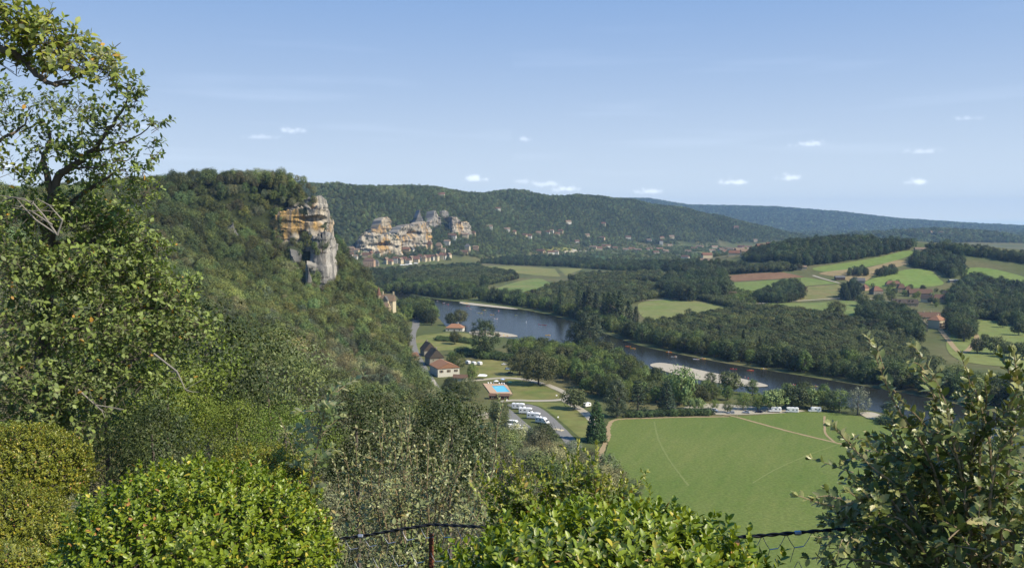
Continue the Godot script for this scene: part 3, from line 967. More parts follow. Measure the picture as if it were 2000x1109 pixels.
func make_valley_trees() -> void:
	# trees that can be told apart
	hero("cypress", "cypress_tree", "tall dark green cone-shaped cypress at the corner of the meadow", Vector2(42.1, 427.1), 22.0, 1.15)
	hero("cedar", "cedar_tree", "dark layered cedar behind the hedge, nearer the cone-shaped cypress", Vector2(72.2, 492), 19.0, 0.9)
	hero("fir", "fir_tree", "dark pointed fir behind the hedge beside the pale round tree", Vector2(88.9, 492), 20.0, 1.05)
	hero("pale_tree", "weeping_tree", "broad grey-green weeping tree between the cypress and the cedar", Vector2(58.7, 480.3), 21.0, 0.85)
	hero("plane", "chestnut_tree", "tall pale green chestnut standing in front of the gravel bar", Vector2(101.7, 514.2), 21.0, 0.62)
	hero("willow", "silver_willow", "silver-grey willow on the bank at the end of the meadow", Vector2(196.2, 486.7), 15.5, 0.95)
	hero("alder", "riverside_tree", "dark bushy tree on the bank right of the silver willow", Vector2(207.6, 471.5), 11.0, 1.05)
	hero("alder", "riverside_tree", "low dark tree on the bank, second right of the silver willow", Vector2(216.7, 459.6), 9.0, 1.1)
	hero("alder", "riverside_tree", "dark tree on the bank, third right of the silver willow", Vector2(224.9, 452.7), 9.5, 1.1)
	hero("pale_tree", "bank_poplar", "huge grey-green tree on the near bank that hides the river", Vector2(63.6, 715), 32.0, 0.95)
	hero("pale_tree", "bank_poplar", "tall grey-green tree leaning into the huge one on the near bank", Vector2(52.2, 720.6), 24.0, 0.9)
	hero("big_tree", "dark_tree", "very tall dark tree between the campsite lawn and the orange-roofed house", Vector2(-22.3, 696.1), 30.0, 0.92)
	hero("big_walnut", "walnut_tree", "broad olive-green tree behind the orange-roofed riverside house", Vector2(-55.4, 918.1), 15.0, 1.1)
	hero("big_walnut", "walnut_tree", "rounded tree on the bank left of the orange-roofed house", Vector2(-64.2, 904.6), 13.0, 0.95)
	hero("walnut", "walnut_tree", "spreading tree on the lawn below the orange-roofed house", Vector2(-51, 768.8), 11.0, 0.9)
	hero("lime", "roadside_tree", "big round tree overhanging the road below the castle", Vector2(-94.7, 941.5), 20.0, 1.0)
	hero("lime", "roadside_tree", "big round tree on the hill side of the road below the castle", Vector2(-114.7, 932), 17.0, 1.1)
	hero("big_walnut", "walnut_tree", "large spreading walnut throwing its shade on the pool lawn", Vector2(17.81, 575.8), 21.0, 1.0)
	hero("big_walnut", "walnut_tree", "walnut leaning over the drive behind the pool", Vector2(5.46, 612.4), 15.0, 1.0)
	hero("walnut", "walnut_tree", "small spreading tree alone on the lawn beside the parking lane", Vector2(36.4, 500.1), 12.0, 0.95)
	hero("big_walnut", "walnut_tree", "dense walnut between the grey-roofed shed and the motorhomes", Vector2(-6.81, 456.1), 14.0, 0.85)
	hero("big_walnut", "walnut_tree", "dense walnut below the lower motorhomes", Vector2(14.87, 400.9), 13.0, 1.0)
	hero("big_walnut", "walnut_tree", "broad tree in front of the white gabled house", Vector2(-38.7, 541.7), 11.0, 1.0)
	hero("big_walnut", "walnut_tree", "broad tree between the white gabled house and the pool house", Vector2(-27.6, 526), 13.0, 1.0)
	hero("lime", "camp_tree", "round green tree beside the white awning", Vector2(-27.6, 594.5), 11.0, 0.95)
	hero("lime", "camp_tree", "dark tree behind the white gabled house", Vector2(-40.4, 635.8), 12.0, 1.0)
	hero("lime", "camp_tree", "tree beside the dark-roofed house on the road", Vector2(-46.2, 658.6), 10.0, 1.0)
	hero("alder", "field_tree", "round dark tree alone in the pale pasture beyond the river", Vector2(198.7, 971.1), 11.0, 1.0)
	hero("walnut", "field_tree", "feathery tree at the edge of the pale pasture", Vector2(140.8, 887.2), 11.0, 0.8)
	hero("big_walnut", "field_tree", "spreading tree alone in the pasture below the hamlet", Vector2(373.5, 996.2), 17.0, 1.0)
	hero("walnut", "field_tree", "round tree with its shadow in the pasture below the hamlet", Vector2(445.7, 1099.6), 14.0, 1.1)
	hero("walnut", "field_tree", "round tree right of the one with its shadow in the pasture", Vector2(479.7, 1130.8), 12.0, 1.1)
	hero("lime", "field_tree", "round tree in front of the red pyramid roof", Vector2(499.8, 1140.3), 14.0, 1.0)
	hero("alder", "field_tree", "big dark tree beside the far pasture near the bend of the river", Vector2(-44.4, 1395), 22.0, 1.0)
	hero("cedar", "cedar_tree", "tall layered cedar behind the castle", Vector2(-197.1, 1374.3), 26.0, 0.7)
	for p in [[Vector2(56.3, 1002.7), 32.9], [Vector2(75.3, 971.1), 36.6], [Vector2(80.2, 961), 30.5], [Vector2(84.8, 956.1), 37.8], [Vector2(91.4, 941.5), 31.7], [Vector2(97.9, 913.5), 32.9], [Vector2(101.7, 904.6), 35.4], [Vector2(106.1, 895.8), 36.6], [Vector2(110.3, 883), 37.8], [Vector2(116.9, 862.3), 30.5], [Vector2(121.3, 846.5), 25.6]]:
		tree("poplar", "lombardy_poplar", "dark column-shaped poplar in the row beyond the river", "tree", p[0], p[1], "row of column-shaped poplars", rng.randf_range(1.0, 1.25))
	hero("poplar", "lombardy_poplar", "column-shaped poplar standing out of the far bank wood, first of four", Vector2(173.1, 715), 21.0, 1.0)
	hero("poplar", "lombardy_poplar", "column-shaped poplar standing out of the far bank wood, second of four", Vector2(186.7, 696.1), 22.0, 1.0)
	hero("poplar", "lombardy_poplar", "column-shaped poplar standing out of the far bank wood, third of four", Vector2(195.5, 680.6), 19.0, 0.9)
	hero("poplar", "lombardy_poplar", "column-shaped poplar standing out of the far bank wood, last of four", Vector2(199.7, 675.6), 20.0, 0.9)
	for p in [[Vector2(386, 715), 12.0], [Vector2(397.8, 709.5), 14.0], [Vector2(400, 693.4), 12.0], [Vector2(404.7, 683.1), 13.0], [Vector2(428.7, 781.9), 7.0], [Vector2(504, 886.9), 9.0], [Vector2(485.3, 827.4), 12.0]]:
		tree("walnut", "meadow_tree", "feathery tree standing in the sloping pasture beyond the holm oak shoots", "tree", p[0], p[1], "trees in the sloping pasture", 0.95)
	for p in [[Vector2(118, 500.1), 6.0, "lime"], [Vector2(123.8, 492), 6.5, "lime"], [Vector2(134.7, 500.1), 10.0, "lime"], [Vector2(142.7, 498.7), 10.0, "lime"], [Vector2(150.4, 498.7), 11.0, "plane"], [Vector2(155.9, 502.8), 11.0, "plane"], [Vector2(164.1, 504.2), 12.0, "walnut"], [Vector2(168, 501.4), 12.0, "walnut"], [Vector2(175.8, 504.2), 11.0, "plane"], [Vector2(179.3, 501.4), 11.0, "lime"], [Vector2(183.4, 494.6), 12.0, "alder"], [Vector2(188.2, 493.3), 12.5, "lime"], [Vector2(177.2, 520), 12.0, "lime"], [Vector2(168.2, 523), 11.0, "lime"], [Vector2(186.9, 514.2), 12.0, "lime"], [Vector2(151.6, 541.7), 10.0, "lime"], [Vector2(138.7, 548.2), 13.0, "walnut"], [Vector2(131.3, 568.6), 10.0, "alder"], [Vector2(103.7, 500.1), 7.0, "plane"], [Vector2(107.9, 497.3), 7.0, "plane"]]:
		tree(p[2], "parking_tree", "rounded tree shading the vans parked along the meadow", "tree", p[0], p[1], "trees along the top of the meadow")
	# hedge of bushes along the meadow path
	for s in spots_in(pts([65.1, 482.8, 87.5, 489.3, 115, 492, 114.3, 484.1, 86.2, 481.5, 64.8, 476.5]), 2.6, 0.35):
		tree("bush", "hedge_bush", "dark bush of the hedge between the meadow path and the campsite", "bush", s, rng.randf_range(2.2, 3.6), "bushes of the meadow hedge")
	for s in spots_in(pts([197.5, 459.6, 214.2, 448.3, 224.6, 417.3, 229.9, 387.7, 237.4, 400.6, 230, 437.4, 216.7, 459.6, 202.6, 471.5]), 3.6, 0.4):
		tree("bush", "bank_bush", "low dark bush on the river bank beyond the meadow", "bush", s, rng.randf_range(2.0, 4.2), "bushes of the river bank")
	for s in spots_in(pts([-71.9, 809.3, -45.2, 802.3, -30.1, 781.9, -29.4, 762.4, -55.6, 781.9, -70.1, 788.6]), 2.4, 0.35):
		tree("bush", "garden_bush", "clipped bush in the garden of the orange-roofed house", "bush", s, rng.randf_range(1.6, 2.6), "garden bushes by the river house")
	for s in spots_in(pts([-46, 704.1, -28.6, 688.3, 0.00, 673.1, 0.00, 688.3, -27.4, 709.5, -46.2, 720.6]), 3.2, 0.4):
		tree("bush", "camp_bush", "bush of the hedge behind the three caravans", "bush", s, rng.randf_range(3.0, 5.5), "hedge behind the caravans")
	# groves whose trees look alike
	grove("camp_tree", "leafy green tree among the shaded pitches of the riverside campsite", "campsite trees", ["lime", "lime", "walnut", "lime", "alder"], pts([0.00, 720.6, 26.1, 732.1, 46, 704.1, 77.6, 688.3, 88.8, 644.7, 88.9, 598.4, 76.2, 511.3, 55.8, 520, 44.1, 548.2, 37.1, 594.5, 18.51, 622.8, 3.91, 658.6]), 9.4, 8.5, 15.0)
	grove("camp_tree", "low leafy tree between the pale chestnut and the gravel bar", "campsite trees below the gravel bar", ["lime", "plane", "lime", "walnut"], pts([89.5, 602.3, 101.9, 590.7, 111.6, 561.7, 128.2, 538.5, 136.7, 521.5, 116.4, 514.2, 97, 508.4, 75.8, 508.4]), 8.6, 6.0, 10.5)
	grove("bank_tree", "bushy tree of the dark belt along the far river bank", "trees along the far bank", ["alder", "alder", "lime", "alder", "oak"], pts([-46, 1197.1, -27.4, 1159.7, 6.57, 1111, 37.4, 1054.1, 63.9, 981.4, 92.3, 866.4, 111.7, 785.2, 131.8, 741, 162.8, 685.7, 191.5, 644.7, 217.7, 610.4, 240.5, 577.6, 260.3, 546.5, 276.5, 515.6, 298.5, 476.5, 321.7, 514.2, 296.3, 553.1, 277.5, 583.1, 254.8, 612.4, 229.8, 644.7, 202, 680.6, 171, 720.6, 137.9, 775.3, 117.1, 823.8, 97.3, 913.5, 67.4, 1036.4, 39.4, 1111, 6.89, 1167, -28.6, 1212.7]), 7.6, 9.0, 17.0)
	grove("bend_tree", "bushy tree where the river bends out of sight below the village", "trees at the river bend", ["alder", "lime", "alder"], pts([-198.1, 1315.9, -178.2, 1438.1, -117, 1416.2, -55.1, 1334.8, -37.3, 1262.2, -66.7, 1189.4, -109.6, 1237, -160.8, 1297.5]), 9.0, 10.0, 17.0)
	grove("bend_tree", "tall tree between the castle and the river bend", "trees below the castle", ["alder", "lime"], pts([-142.4, 1024.9, -129.8, 1097.8, -101.4, 1072.4, -88, 992, -83, 887.2, -101.3, 951.1, -114.9, 971.1]), 8.0, 11.0, 17.0)
	grove("walnut_tree", "grey-green walnut of the big plantation beyond the river", "plantation walnuts", ["walnut"], pts([131.7, 862.3, 183.8, 941.4, 235.9, 997.1, 294.2, 1058.9, 339, 1023.7, 363.9, 931.7, 377.8, 862.3, 349.7, 756.2, 308.8, 618.6, 260.8, 627.1, 207.3, 698.7, 167.6, 744, 137.9, 802.3]), 9.0, 7.5, 10.0, 300, 0.16, 0.4, 1.05)
	grove("dark_tree", "dark dense tree of the clump beside the big cream house", "clump beside the cream house", ["alder"], pts([391.4, 990.8, 441.1, 1043.6, 441.8, 969.9, 417.5, 887, 364.6, 768.8, 363.7, 802.3, 378.4, 913.3]), 8.0, 12.0, 17.0)
	grove("far_walnut", "walnut of the far plantation between the pastures", "far plantation walnuts", ["walnut"], pts([6.98, 1181.8, 76.4, 1438.1, 159, 1498.2, 237.5, 1388.1, 219.7, 1240.1, 172.2, 1166, 109.1, 1024.9, 70.1, 1078.7, 41.1, 1159.7]), 9.5, 8.0, 10.5, 100, 0.15, 0.6, 1.05)
	grove("far_walnut", "walnut of the far plantation behind the straw field", "far plantation walnuts behind the straw field", ["walnut"], pts([101, 1557.2, 133.8, 1681.4, 277, 1620.5, 262.5, 1483.8, 160.2, 1508.9]), 9.5, 8.0, 10.0, 40, 0.15, 0.3, 1.05)
	grove("far_walnut", "walnut of the orchard below the cliff village", "orchard walnuts below the village", ["walnut"], pts([-212.5, 1533, -216.3, 1835.1, -119.9, 2035.5, 0.00, 1782.4, 11.41, 1612.7, -43.1, 1460.7, -83.6, 1416.2, -144.2, 1438.1]), 9.5, 8.0, 10.0, 90, 0.2, 0.2, 1.05)
	grove("far_walnut", "walnut of the long orchard above the ploughed field", "orchard walnuts above the ploughed field", ["walnut"], pts([333.4, 1689.9, 380.4, 1537.5, 456.6, 1491.1, 484.3, 1429.8, 442.8, 1445.3, 368.3, 1487.8, 304.1, 1495]), 9.5, 8.0, 11.0, 60, 0.2, 0.2, 1.1)
	grove("row_walnut", "walnut of the straight row along the pale pasture", "straight row of walnuts", ["walnut"], pts([257, 1192.1, 273.7, 1219.9, 300.6, 1070.8, 278.6, 1035.7]), 7.0, 7.0, 9.0, 100, 0.15, 0.5)
	grove("dark_tree", "large dark rounded tree of the clump beside the pale pasture", "clump of large dark trees", ["alder"], pts([219.6, 1305.4, 261.7, 1431, 308, 1451.1, 339, 1384.7, 318.5, 1269.4, 284.4, 1204.1, 237.3, 1164.4, 214.3, 1209.4]), 12.5, 17.0, 24.0, 80)
	grove("copse_tree", "dark tree of the copse between the ploughed field and the lane", "copse by the lane", ["alder"], pts([321.8, 1159, 359.9, 1231.6, 415.3, 1315.9, 425.6, 1269.6, 389.1, 1163.8, 350.7, 1130.6]), 9.0, 11.0, 17.0)
	grove("farm_conifer", "dark conifer of the clump at the near end of the hamlet", "conifers of the hamlet", ["fir", "cedar"], pts([445.5, 1178.6, 479.1, 1244.9, 499.5, 1259.7, 478.5, 1184.7, 453.8, 1155.3]), 9.0, 15.0, 21.0)
	grove("hamlet_tree", "green tree between the stone houses of the hamlet", "hamlet trees", ["lime", "walnut"], pts([522, 1282.4, 571.7, 1310, 583.4, 1251.4, 626.6, 1249.3, 590.7, 1136.4, 532.1, 1084.7, 543, 1179, 506.6, 1191.7]), 21.0, 6.0, 9.0)
	grove("dark_tree", "big dark tree of the clump between the cream house and the pasture", "clump right of the cream house", ["alder"], pts([462.7, 922.1, 520.1, 1020.5, 513.8, 969.4, 441.1, 823.8, 409.7, 781.9, 424.4, 831.2]), 7.5, 12.0, 18.0)
	grove("hill_tree", "dark tree of the two clumps in the stubble field", "clumps in the stubble field", ["alder"], pts([531, 1386.2, 567.2, 1395.2, 557.2, 1358.2, 530.1, 1362.6]), 8.0, 9.0, 13.0)
	grove("hill_tree", "dark tree of the clump below the stubble field", "clump below the stubble field", ["alder"], pts([575.5, 1371.5, 613.9, 1398.8, 606.9, 1369.4, 572.5, 1348.9]), 8.0, 9.0, 13.0)
	grove("garden_tree", "garden tree around the brown-roofed cottage", "trees around the cottage", ["lime", "oak"], pts([288.2, 1161.7, 338.6, 1303.9, 346.3, 1221.8, 314.4, 1120.3]), 8.0, 5.0, 9.0)
	grove("right_tree", "orchard tree right of the hamlet", "orchard right of the hamlet", ["walnut", "oak"], pts([563.7, 1084, 578.1, 1051.5, 556.5, 886.8, 508.3, 809.3, 528.6, 940.4, 515.5, 979.3]), 8.5, 7.0, 11.0)
	for b in [pts([-85.3, 2230.1, 0.00, 2464.7, 145.1, 2465.4, 309, 2098.9, 345.3, 1777.1, 414.7, 1530.7, 402.9, 1486.5, 251.3, 1705.9, 120.3, 2042.2, 0.00, 2128.3]), pts([-168.8, 795.5, -318.2, 1799.7, -259.5, 1835.1, -164.3, 1992, -73.5, 2080.9, -78.8, 1910.3, -208.1, 1765.6, -217, 1533, -152.5, 862])]:
		var s := []
		for q in spots_in(b, 9.0, 0.45):
			s.append([q.x, q.y, rng.randf_range(0.45, 0.95)])
		scatter_stuff("valley_tree_belt", "dark belt of trees along the far bend of the river", "wood", "alder", s)
	var s := []
	for b in [pts([-81.7, 2312.7, -58.2, 2472.6, 102.9, 2916.8, 395, 3360.6, 870, 3700.1, 545.2, 1655.8, 494.4, 1499.4, 386.9, 2190.5, 151.1, 2567.3, 0.00, 2481.9])]:
		for q in spots_in(b, 13.0, 0.5):
			if noise_mid.get_noise_2d(q.x * 0.25, q.y * 0.25) > -0.05 and rng.randf() < 0.8:
				s.append([q.x, q.y, rng.randf_range(0.5, 1.0)])
	scatter_stuff("far_valley_trees", "scattered trees and hedges between the houses of the far valley", "wood", "far_oak", s)

# ---------------------------------------------------------------- cliffs
func cliff(called: String, base: PackedVector2Array, prof: Array, seed_: int, bulge: float, cell: float, tone: Dictionary) -> void:
	# a rock face along a line on the ground; prof: [share of the length, foot height, top height]; ledges and overhangs are real relief
	var n1 := FastNoiseLite.new()
	n1.seed = seed_
	n1.frequency = 0.028
	n1.fractal_octaves = 4
	var n2 := FastNoiseLite.new()
	n2.seed = seed_ + 1
	n2.frequency = 0.11
	n2.fractal_type = FastNoiseLite.FRACTAL_RIDGED
	n2.fractal_octaves = 4
	var line := smooth_line(base, false, cell)
	var nu := line.size()
	var most := 0.0
	for p in prof:
		most = maxf(most, p[2] - p[1])
	var nv := int(most / cell) + 2
	var v := PackedVector3Array()
	var c := PackedColorArray()
	var idx := PackedInt32Array()
	for i in nu:
		var f := float(i) / (nu - 1)
		var lo := 0.0
		var hi := 0.0
		for k in range(1, prof.size()):
			if f <= prof[k][0]:
				var t: float = (f - prof[k - 1][0]) / (prof[k][0] - prof[k - 1][0])
				lo = lerpf(prof[k - 1][1], prof[k][1], t)
				hi = lerpf(prof[k - 1][2], prof[k][2], t)
				break
		hi += (n1.get_noise_2d(f * 900.0, 40.0) * 0.10 + n2.get_noise_2d(i * cell * 2.0, 9.0) * 0.05) * (hi - lo)
		var tan := (line[mini(i + 1, nu - 1)] - line[maxi(i - 1, 0)]).normalized()
		var out := Vector3(tan.y, 0, tan.x)                   # towards the valley
		if out.z < 0.0:
			out = -out
		var edge := minf(1.0, minf(f, 1.0 - f) * 9.0)
		for j in nv + 5:
			var g := minf(1.0, float(j) / nv)
			var y := lerpf(lo, hi, g)
			var at := Vector3(line[i].x, y, -line[i].y)
			var w := Vector3(at.x, y * 1.0, at.z)
			var bed := n1.get_noise_3d(w.x * 0.35, w.y * 3.4, w.z * 0.35)      # beds of the stone
			var disp := n1.get_noise_3d(w.x, w.y * 0.8, w.z) * bulge + (0.75 if bed > 0.06 else -0.5) * bulge * 0.24 + n2.get_noise_3d(w.x, w.y * 0.6, w.z) * bulge * 0.30
			disp += -g * bulge * 0.8
			if tone.has("hollow"):
				for q in tone.hollow:
					var e := Vector2((f - q[0]) / q[2], (y - q[1]) / q[3]).length()
					if e < 1.0:
						disp -= q[4] * smoothstep(1.0, 0.55, e)
			at += out * disp - out * (1.0 - edge) * bulge * 1.6
			if j > nv:
				at += -out * (j - nv) * bulge * 1.1 - Vector3.UP * (j - nv) * 0.8 + Vector3.UP * n2.get_noise_2d(i * 2.0, j * 9.0)
			v.append(at)
			var streak := n2.get_noise_3d(w.x * 0.9, w.y * 0.10, w.z * 0.9)
			var patch := n1.get_noise_3d(w.x * 0.9 + 70.0, w.y * 0.7, w.z * 0.9) + float(tone.ochre)
			var ochre_at := 0.0
			if tone.has("ochre_bed"):
				ochre_at = clampf(1.0 - absf(y - tone.ochre_bed[0]) / tone.ochre_bed[1], 0.0, 1.0) * 0.55
			var col: Color = tone.pale
			col = col.lerp(Color(0.62, 0.40, 0.15), smoothstep(0.12, 0.42, patch + ochre_at))
			col = col.lerp(Color(0.15, 0.15, 0.145), smoothstep(-0.05, 0.5, streak + float(tone.dark)) * 0.8)
			var speck := n2.get_noise_3d(w.x * 2.2, w.y * 2.2, w.z * 2.2)
			col = col * (1.0 + 0.25 * speck)
			if n1.get_noise_3d(w.x * 1.6 - 30.0, w.y * 2.4, w.z * 1.6) > float(tone.get("green", 0.36)):
				col = Color(0.07, 0.085, 0.04)                # moss and ivy on the ledges
			c.append(col)
	var rows := nv + 5
	for i in nu - 1:
		for j in rows - 1:
			var a := i * rows + j
			idx.append_array([a, a + 1, a + rows + 1, a, a + rows + 1, a + rows])
	part(called, smooth_mesh(v, c, idx), mats.rock, self).set_meta("kind", "structure")

func make_cliffs() -> void:
	# the headland of the near hill: an upper wall, the ochre overhang with its hollow, the tall buttress on the valley side and two pinnacles
	cliff("headland_cliff", pts([-224, 801, -205, 799, -190, 798, -180, 799, -175, 806, -171, 828]), [[0.0, 102.0, 114.0], [0.25, 106.0, 122.0], [0.5, 108.0, 130.0], [0.7, 104.0, 133.0], [1.0, 98.0, 124.0]], 11, 2.8, 0.6, {"pale": Color(0.54, 0.50, 0.42), "ochre": -0.05, "dark": -0.06, "green": 0.20})
	cliff("headland_cliff", pts([-226, 792, -208, 788, -190, 786, -177, 787, -169, 797, -165, 826]), [[0.0, 92.0, 103.0], [0.16, 88.0, 117.0], [0.4, 82.0, 121.0], [0.62, 82.0, 121.0], [0.8, 70.0, 117.0], [1.0, 66.0, 100.0]], 12, 2.8, 0.6, {"pale": Color(0.60, 0.53, 0.41), "ochre": 0.04, "dark": -0.22, "ochre_bed": [104.0, 17.0], "hollow": [[0.40, 94.0, 0.07, 8.0, 5.0], [0.55, 111.0, 0.2, 3.6, 6.0]], "green": 0.40})
	cliff("headland_cliff", pts([-188, 786, -181, 779, -172, 777, -166, 780, -162, 792, -158, 822]), [[0.0, 40.0, 82.0], [0.2, 38.0, 96.0], [0.45, 36.0, 98.0], [0.7, 36.0, 88.0], [1.0, 36.0, 70.0]], 13, 2.6, 0.6, {"pale": Color(0.54, 0.51, 0.45), "ochre": -0.10, "dark": -0.06, "green": 0.34})
	cliff("rock_pinnacle", pts([-200, 778, -196, 768, -190, 766, -183, 774]), [[0.0, 40.0, 62.0], [0.25, 40.0, 86.0], [0.5, 40.0, 74.0], [1.0, 36.0, 58.0]], 14, 2.2, 0.6, {"pale": Color(0.46, 0.44, 0.39), "ochre": -0.2, "dark": 0.1})
	cliff("rock_pinnacle", pts([-186, 772, -182, 762, -177, 760, -172, 770]), [[0.0, 30.0, 52.0], [0.4, 30.0, 74.0], [0.6, 30.0, 64.0], [1.0, 30.0, 46.0]], 15, 2.0, 0.6, {"pale": Color(0.47, 0.44, 0.38), "ochre": -0.14, "dark": 0.08})
	cliff("rock_pinnacle", pts([-242.2, 743.8, -240.8, 747.5, -239, 748.6, -237.4, 752, -234.9, 756.8, -231.2, 762.1, -228.6, 765.2]), [[0.000, 81.1, 96.1], [0.154, 81.0, 104.7], [0.236, 80.1, 107.4], [0.381, 80.0, 100.3], [0.593, 79.8, 95.8], [0.842, 78.8, 93.0], [1.000, 77.8, 90.3]], 16, 1.8, 0.5, {"pale": Color(0.36, 0.34, 0.30), "ochre": -0.3, "dark": 0.15})
	# the cliffs over the village
	cliff("village_cliff", pts([-392.4, 2151.5, -379.5, 2150, -361.2, 2153.7, -337, 2161, -312.8, 2169.9, -289.5, 2186.7, -277.2, 2201.4, -266.7, 2222.5]), [[0.000, 18.7, 44.4], [0.084, 16.2, 69.7], [0.206, 14.8, 79.7], [0.369, 13.2, 74.6], [0.536, 11.6, 71.9], [0.723, 12.2, 74.1], [0.847, 14.2, 61.0], [1.000, 18.5, 39.6]], 21, 9.0, 2.0, {"pale": Color(0.66, 0.58, 0.43), "ochre": 0.02, "dark": -0.26, "hollow": [[0.45, 46.0, 0.3, 8.0, 8.0]]})
	cliff("village_cliff", pts([-368.5, 2223.8, -356.4, 2229.6, -345, 2240.7, -333.6, 2252.7, -319.7, 2267.6, -308.4, 2282.2, -303.6, 2286.5]), [[0.000, 49.9, 73.5], [0.148, 49.7, 87.8], [0.322, 52.1, 86.4], [0.504, 54.5, 112.6], [0.727, 56.8, 118.0], [0.930, 59.2, 102.0], [1.000, 59.1, 80.5]], 22, 8.0, 1.8, {"pale": Color(0.62, 0.53, 0.37), "ochre": 0.22, "dark": -0.2})
	cliff("village_cliff", pts([-295.4, 2202.4, -279.4, 2219.7, -263.3, 2238.6, -246, 2260.6, -228.3, 2283.2, -215, 2315, -209.6, 2345.8]), [[0.000, 19.3, 53.2], [0.138, 21.3, 89.2], [0.283, 23.2, 96.9], [0.447, 25.1, 96.8], [0.615, 27.0, 102.0], [0.817, 34.1, 93.7], [1.000, 44.3, 82.5]], 23, 9.0, 2.0, {"pale": Color(0.60, 0.53, 0.41), "ochre": 0.04, "dark": -0.16, "hollow": [[0.4, 74.0, 0.18, 8.0, 12.0]]})
	cliff("rock_pinnacle", pts([-262, 2361.3, -255.8, 2367.5, -249.5, 2373.7, -244.4, 2378.7, -235.5, 2387.5]), [[0.000, 74.3, 96.2], [0.236, 74.3, 118.3], [0.474, 74.2, 135.0], [0.665, 74.1, 118.3], [1.000, 74.0, 96.0]], 24, 4.0, 1.6, {"pale": Color(0.34, 0.33, 0.31), "ochre": -0.4, "dark": 0.1})
	cliff("village_cliff", pts([-230.9, 2397.8, -218.3, 2414.6, -210.9, 2427.1, -203.5, 2441.1, -193.6, 2460.9]), [[0.000, 76.7, 101.6], [0.285, 78.0, 112.8], [0.483, 79.3, 135.5], [0.698, 80.6, 118.6], [1.000, 81.8, 112.9]], 25, 6.0, 1.8, {"pale": Color(0.50, 0.46, 0.38), "ochre": -0.04, "dark": -0.1})
	cliff("village_cliff", pts([-201.7, 2528.1, -191.2, 2546.3, -182.7, 2553]), [[0.000, 110.9, 136.6], [0.662, 110.9, 138.3], [1.000, 108.0, 130.9]], 28, 4.0, 1.6, {"pale": Color(0.46, 0.42, 0.35), "ochre": -0.1, "dark": 0.05})
	cliff("village_cliff", pts([-171.8, 2436.8, -163.5, 2441.1, -150.4, 2461.6, -139.3, 2470, -125.9, 2491.3, -115.3, 2517.4, -108.8, 2537.3]), [[0.000, 62.0, 95.7], [0.077, 59.1, 115.7], [0.276, 58.7, 118.6], [0.390, 55.7, 101.3], [0.597, 55.3, 104.2], [0.828, 57.8, 95.3], [1.000, 60.4, 86.2]], 26, 7.0, 1.8, {"pale": Color(0.58, 0.51, 0.39), "ochre": 0.04, "dark": -0.14})
	cliff("plateau_cliff", pts([1891.9, 4097.7, 1940, 4077.5, 1995.4, 4044, 2056.5, 4023.8]), [[0.000, 32.4, 50.0], [0.288, 32.7, 52.7], [0.645, 30.9, 50.8], [1.000, 28.9, 46.4]], 27, 8.0, 6.0, {"pale": Color(0.36, 0.34, 0.30), "ochre": -0.2, "dark": 0.1, "green": 0.12})

# ---------------------------------------------------------------- buildings
func wall_mesh(w: float, dp: float, h: float, rise: float, gable: bool) -> ArrayMesh:
	# walls down below the ground line; with gables the end walls run up to the ridge (ridge along x)
	var st := new_st()
	var x := w * 0.5
	var z := dp * 0.5
	var y0 := -3.0
	quad(st, Vector3(-x, y0, z), Vector3(-x, h, z), Vector3(x, h, z), Vector3(x, y0, z))
	quad(st, Vector3(x, y0, -z), Vector3(x, h, -z), Vector3(-x, h, -z), Vector3(-x, y0, -z))
	quad(st, Vector3(x, y0, z), Vector3(x, h, z), Vector3(x, h, -z), Vector3(x, y0, -z))
	quad(st, Vector3(-x, y0, -z), Vector3(-x, h, -z), Vector3(-x, h, z), Vector3(-x, y0, z))
	if gable:
		tri(st, Vector3(x, h, z), Vector3(x, h + rise, 0), Vector3(x, h, -z))
		tri(st, Vector3(-x, h, -z), Vector3(-x, h + rise, 0), Vector3(-x, h, z))
	return done(st)

func roof_mesh(w: float, dp: float, rise: float, hip: float, over := 0.45, thick := 0.25) -> ArrayMesh:
	# hip: 0 gabled, 1 hipped with the ridge shortened by the depth, more for a pyramid
	var st := new_st()
	var x := w * 0.5 + over
	var z := dp * 0.5 + over
	var drop := over * rise / (dp * 0.5)
	var e := -drop
	var rx := x if hip <= 0.0 else maxf(0.02, x - z * hip)
	var a := Vector3(-x, e, z)
	var b := Vector3(x, e, z)
	var c := Vector3(x, e, -z)
	var d := Vector3(-x, e, -z)
	var p := Vector3(-rx, rise, 0)
	var q := Vector3(rx, rise, 0)
	var up := Vector3.UP * thick
	quad(st, a + up, p + up, q + up, b + up)
	quad(st, c + up, q + up, p + up, d + up)
	tri(st, b + up, q + up, c + up)
	tri(st, d + up, p + up, a + up)
	quad(st, b, q, p, a)
	quad(st, d, p, q, c)
	for k in [[a, b], [b, c], [c, d], [d, a]]:
		quad(st, k[0], k[0] + up, k[1] + up, k[1])
	if hip <= 0.0:
		quad(st, b, b + up, q + up, q)
		quad(st, q, q + up, c + up, c)
		quad(st, d, d + up, p + up, p)
		quad(st, p, p + up, a + up, a)
	return done(st)

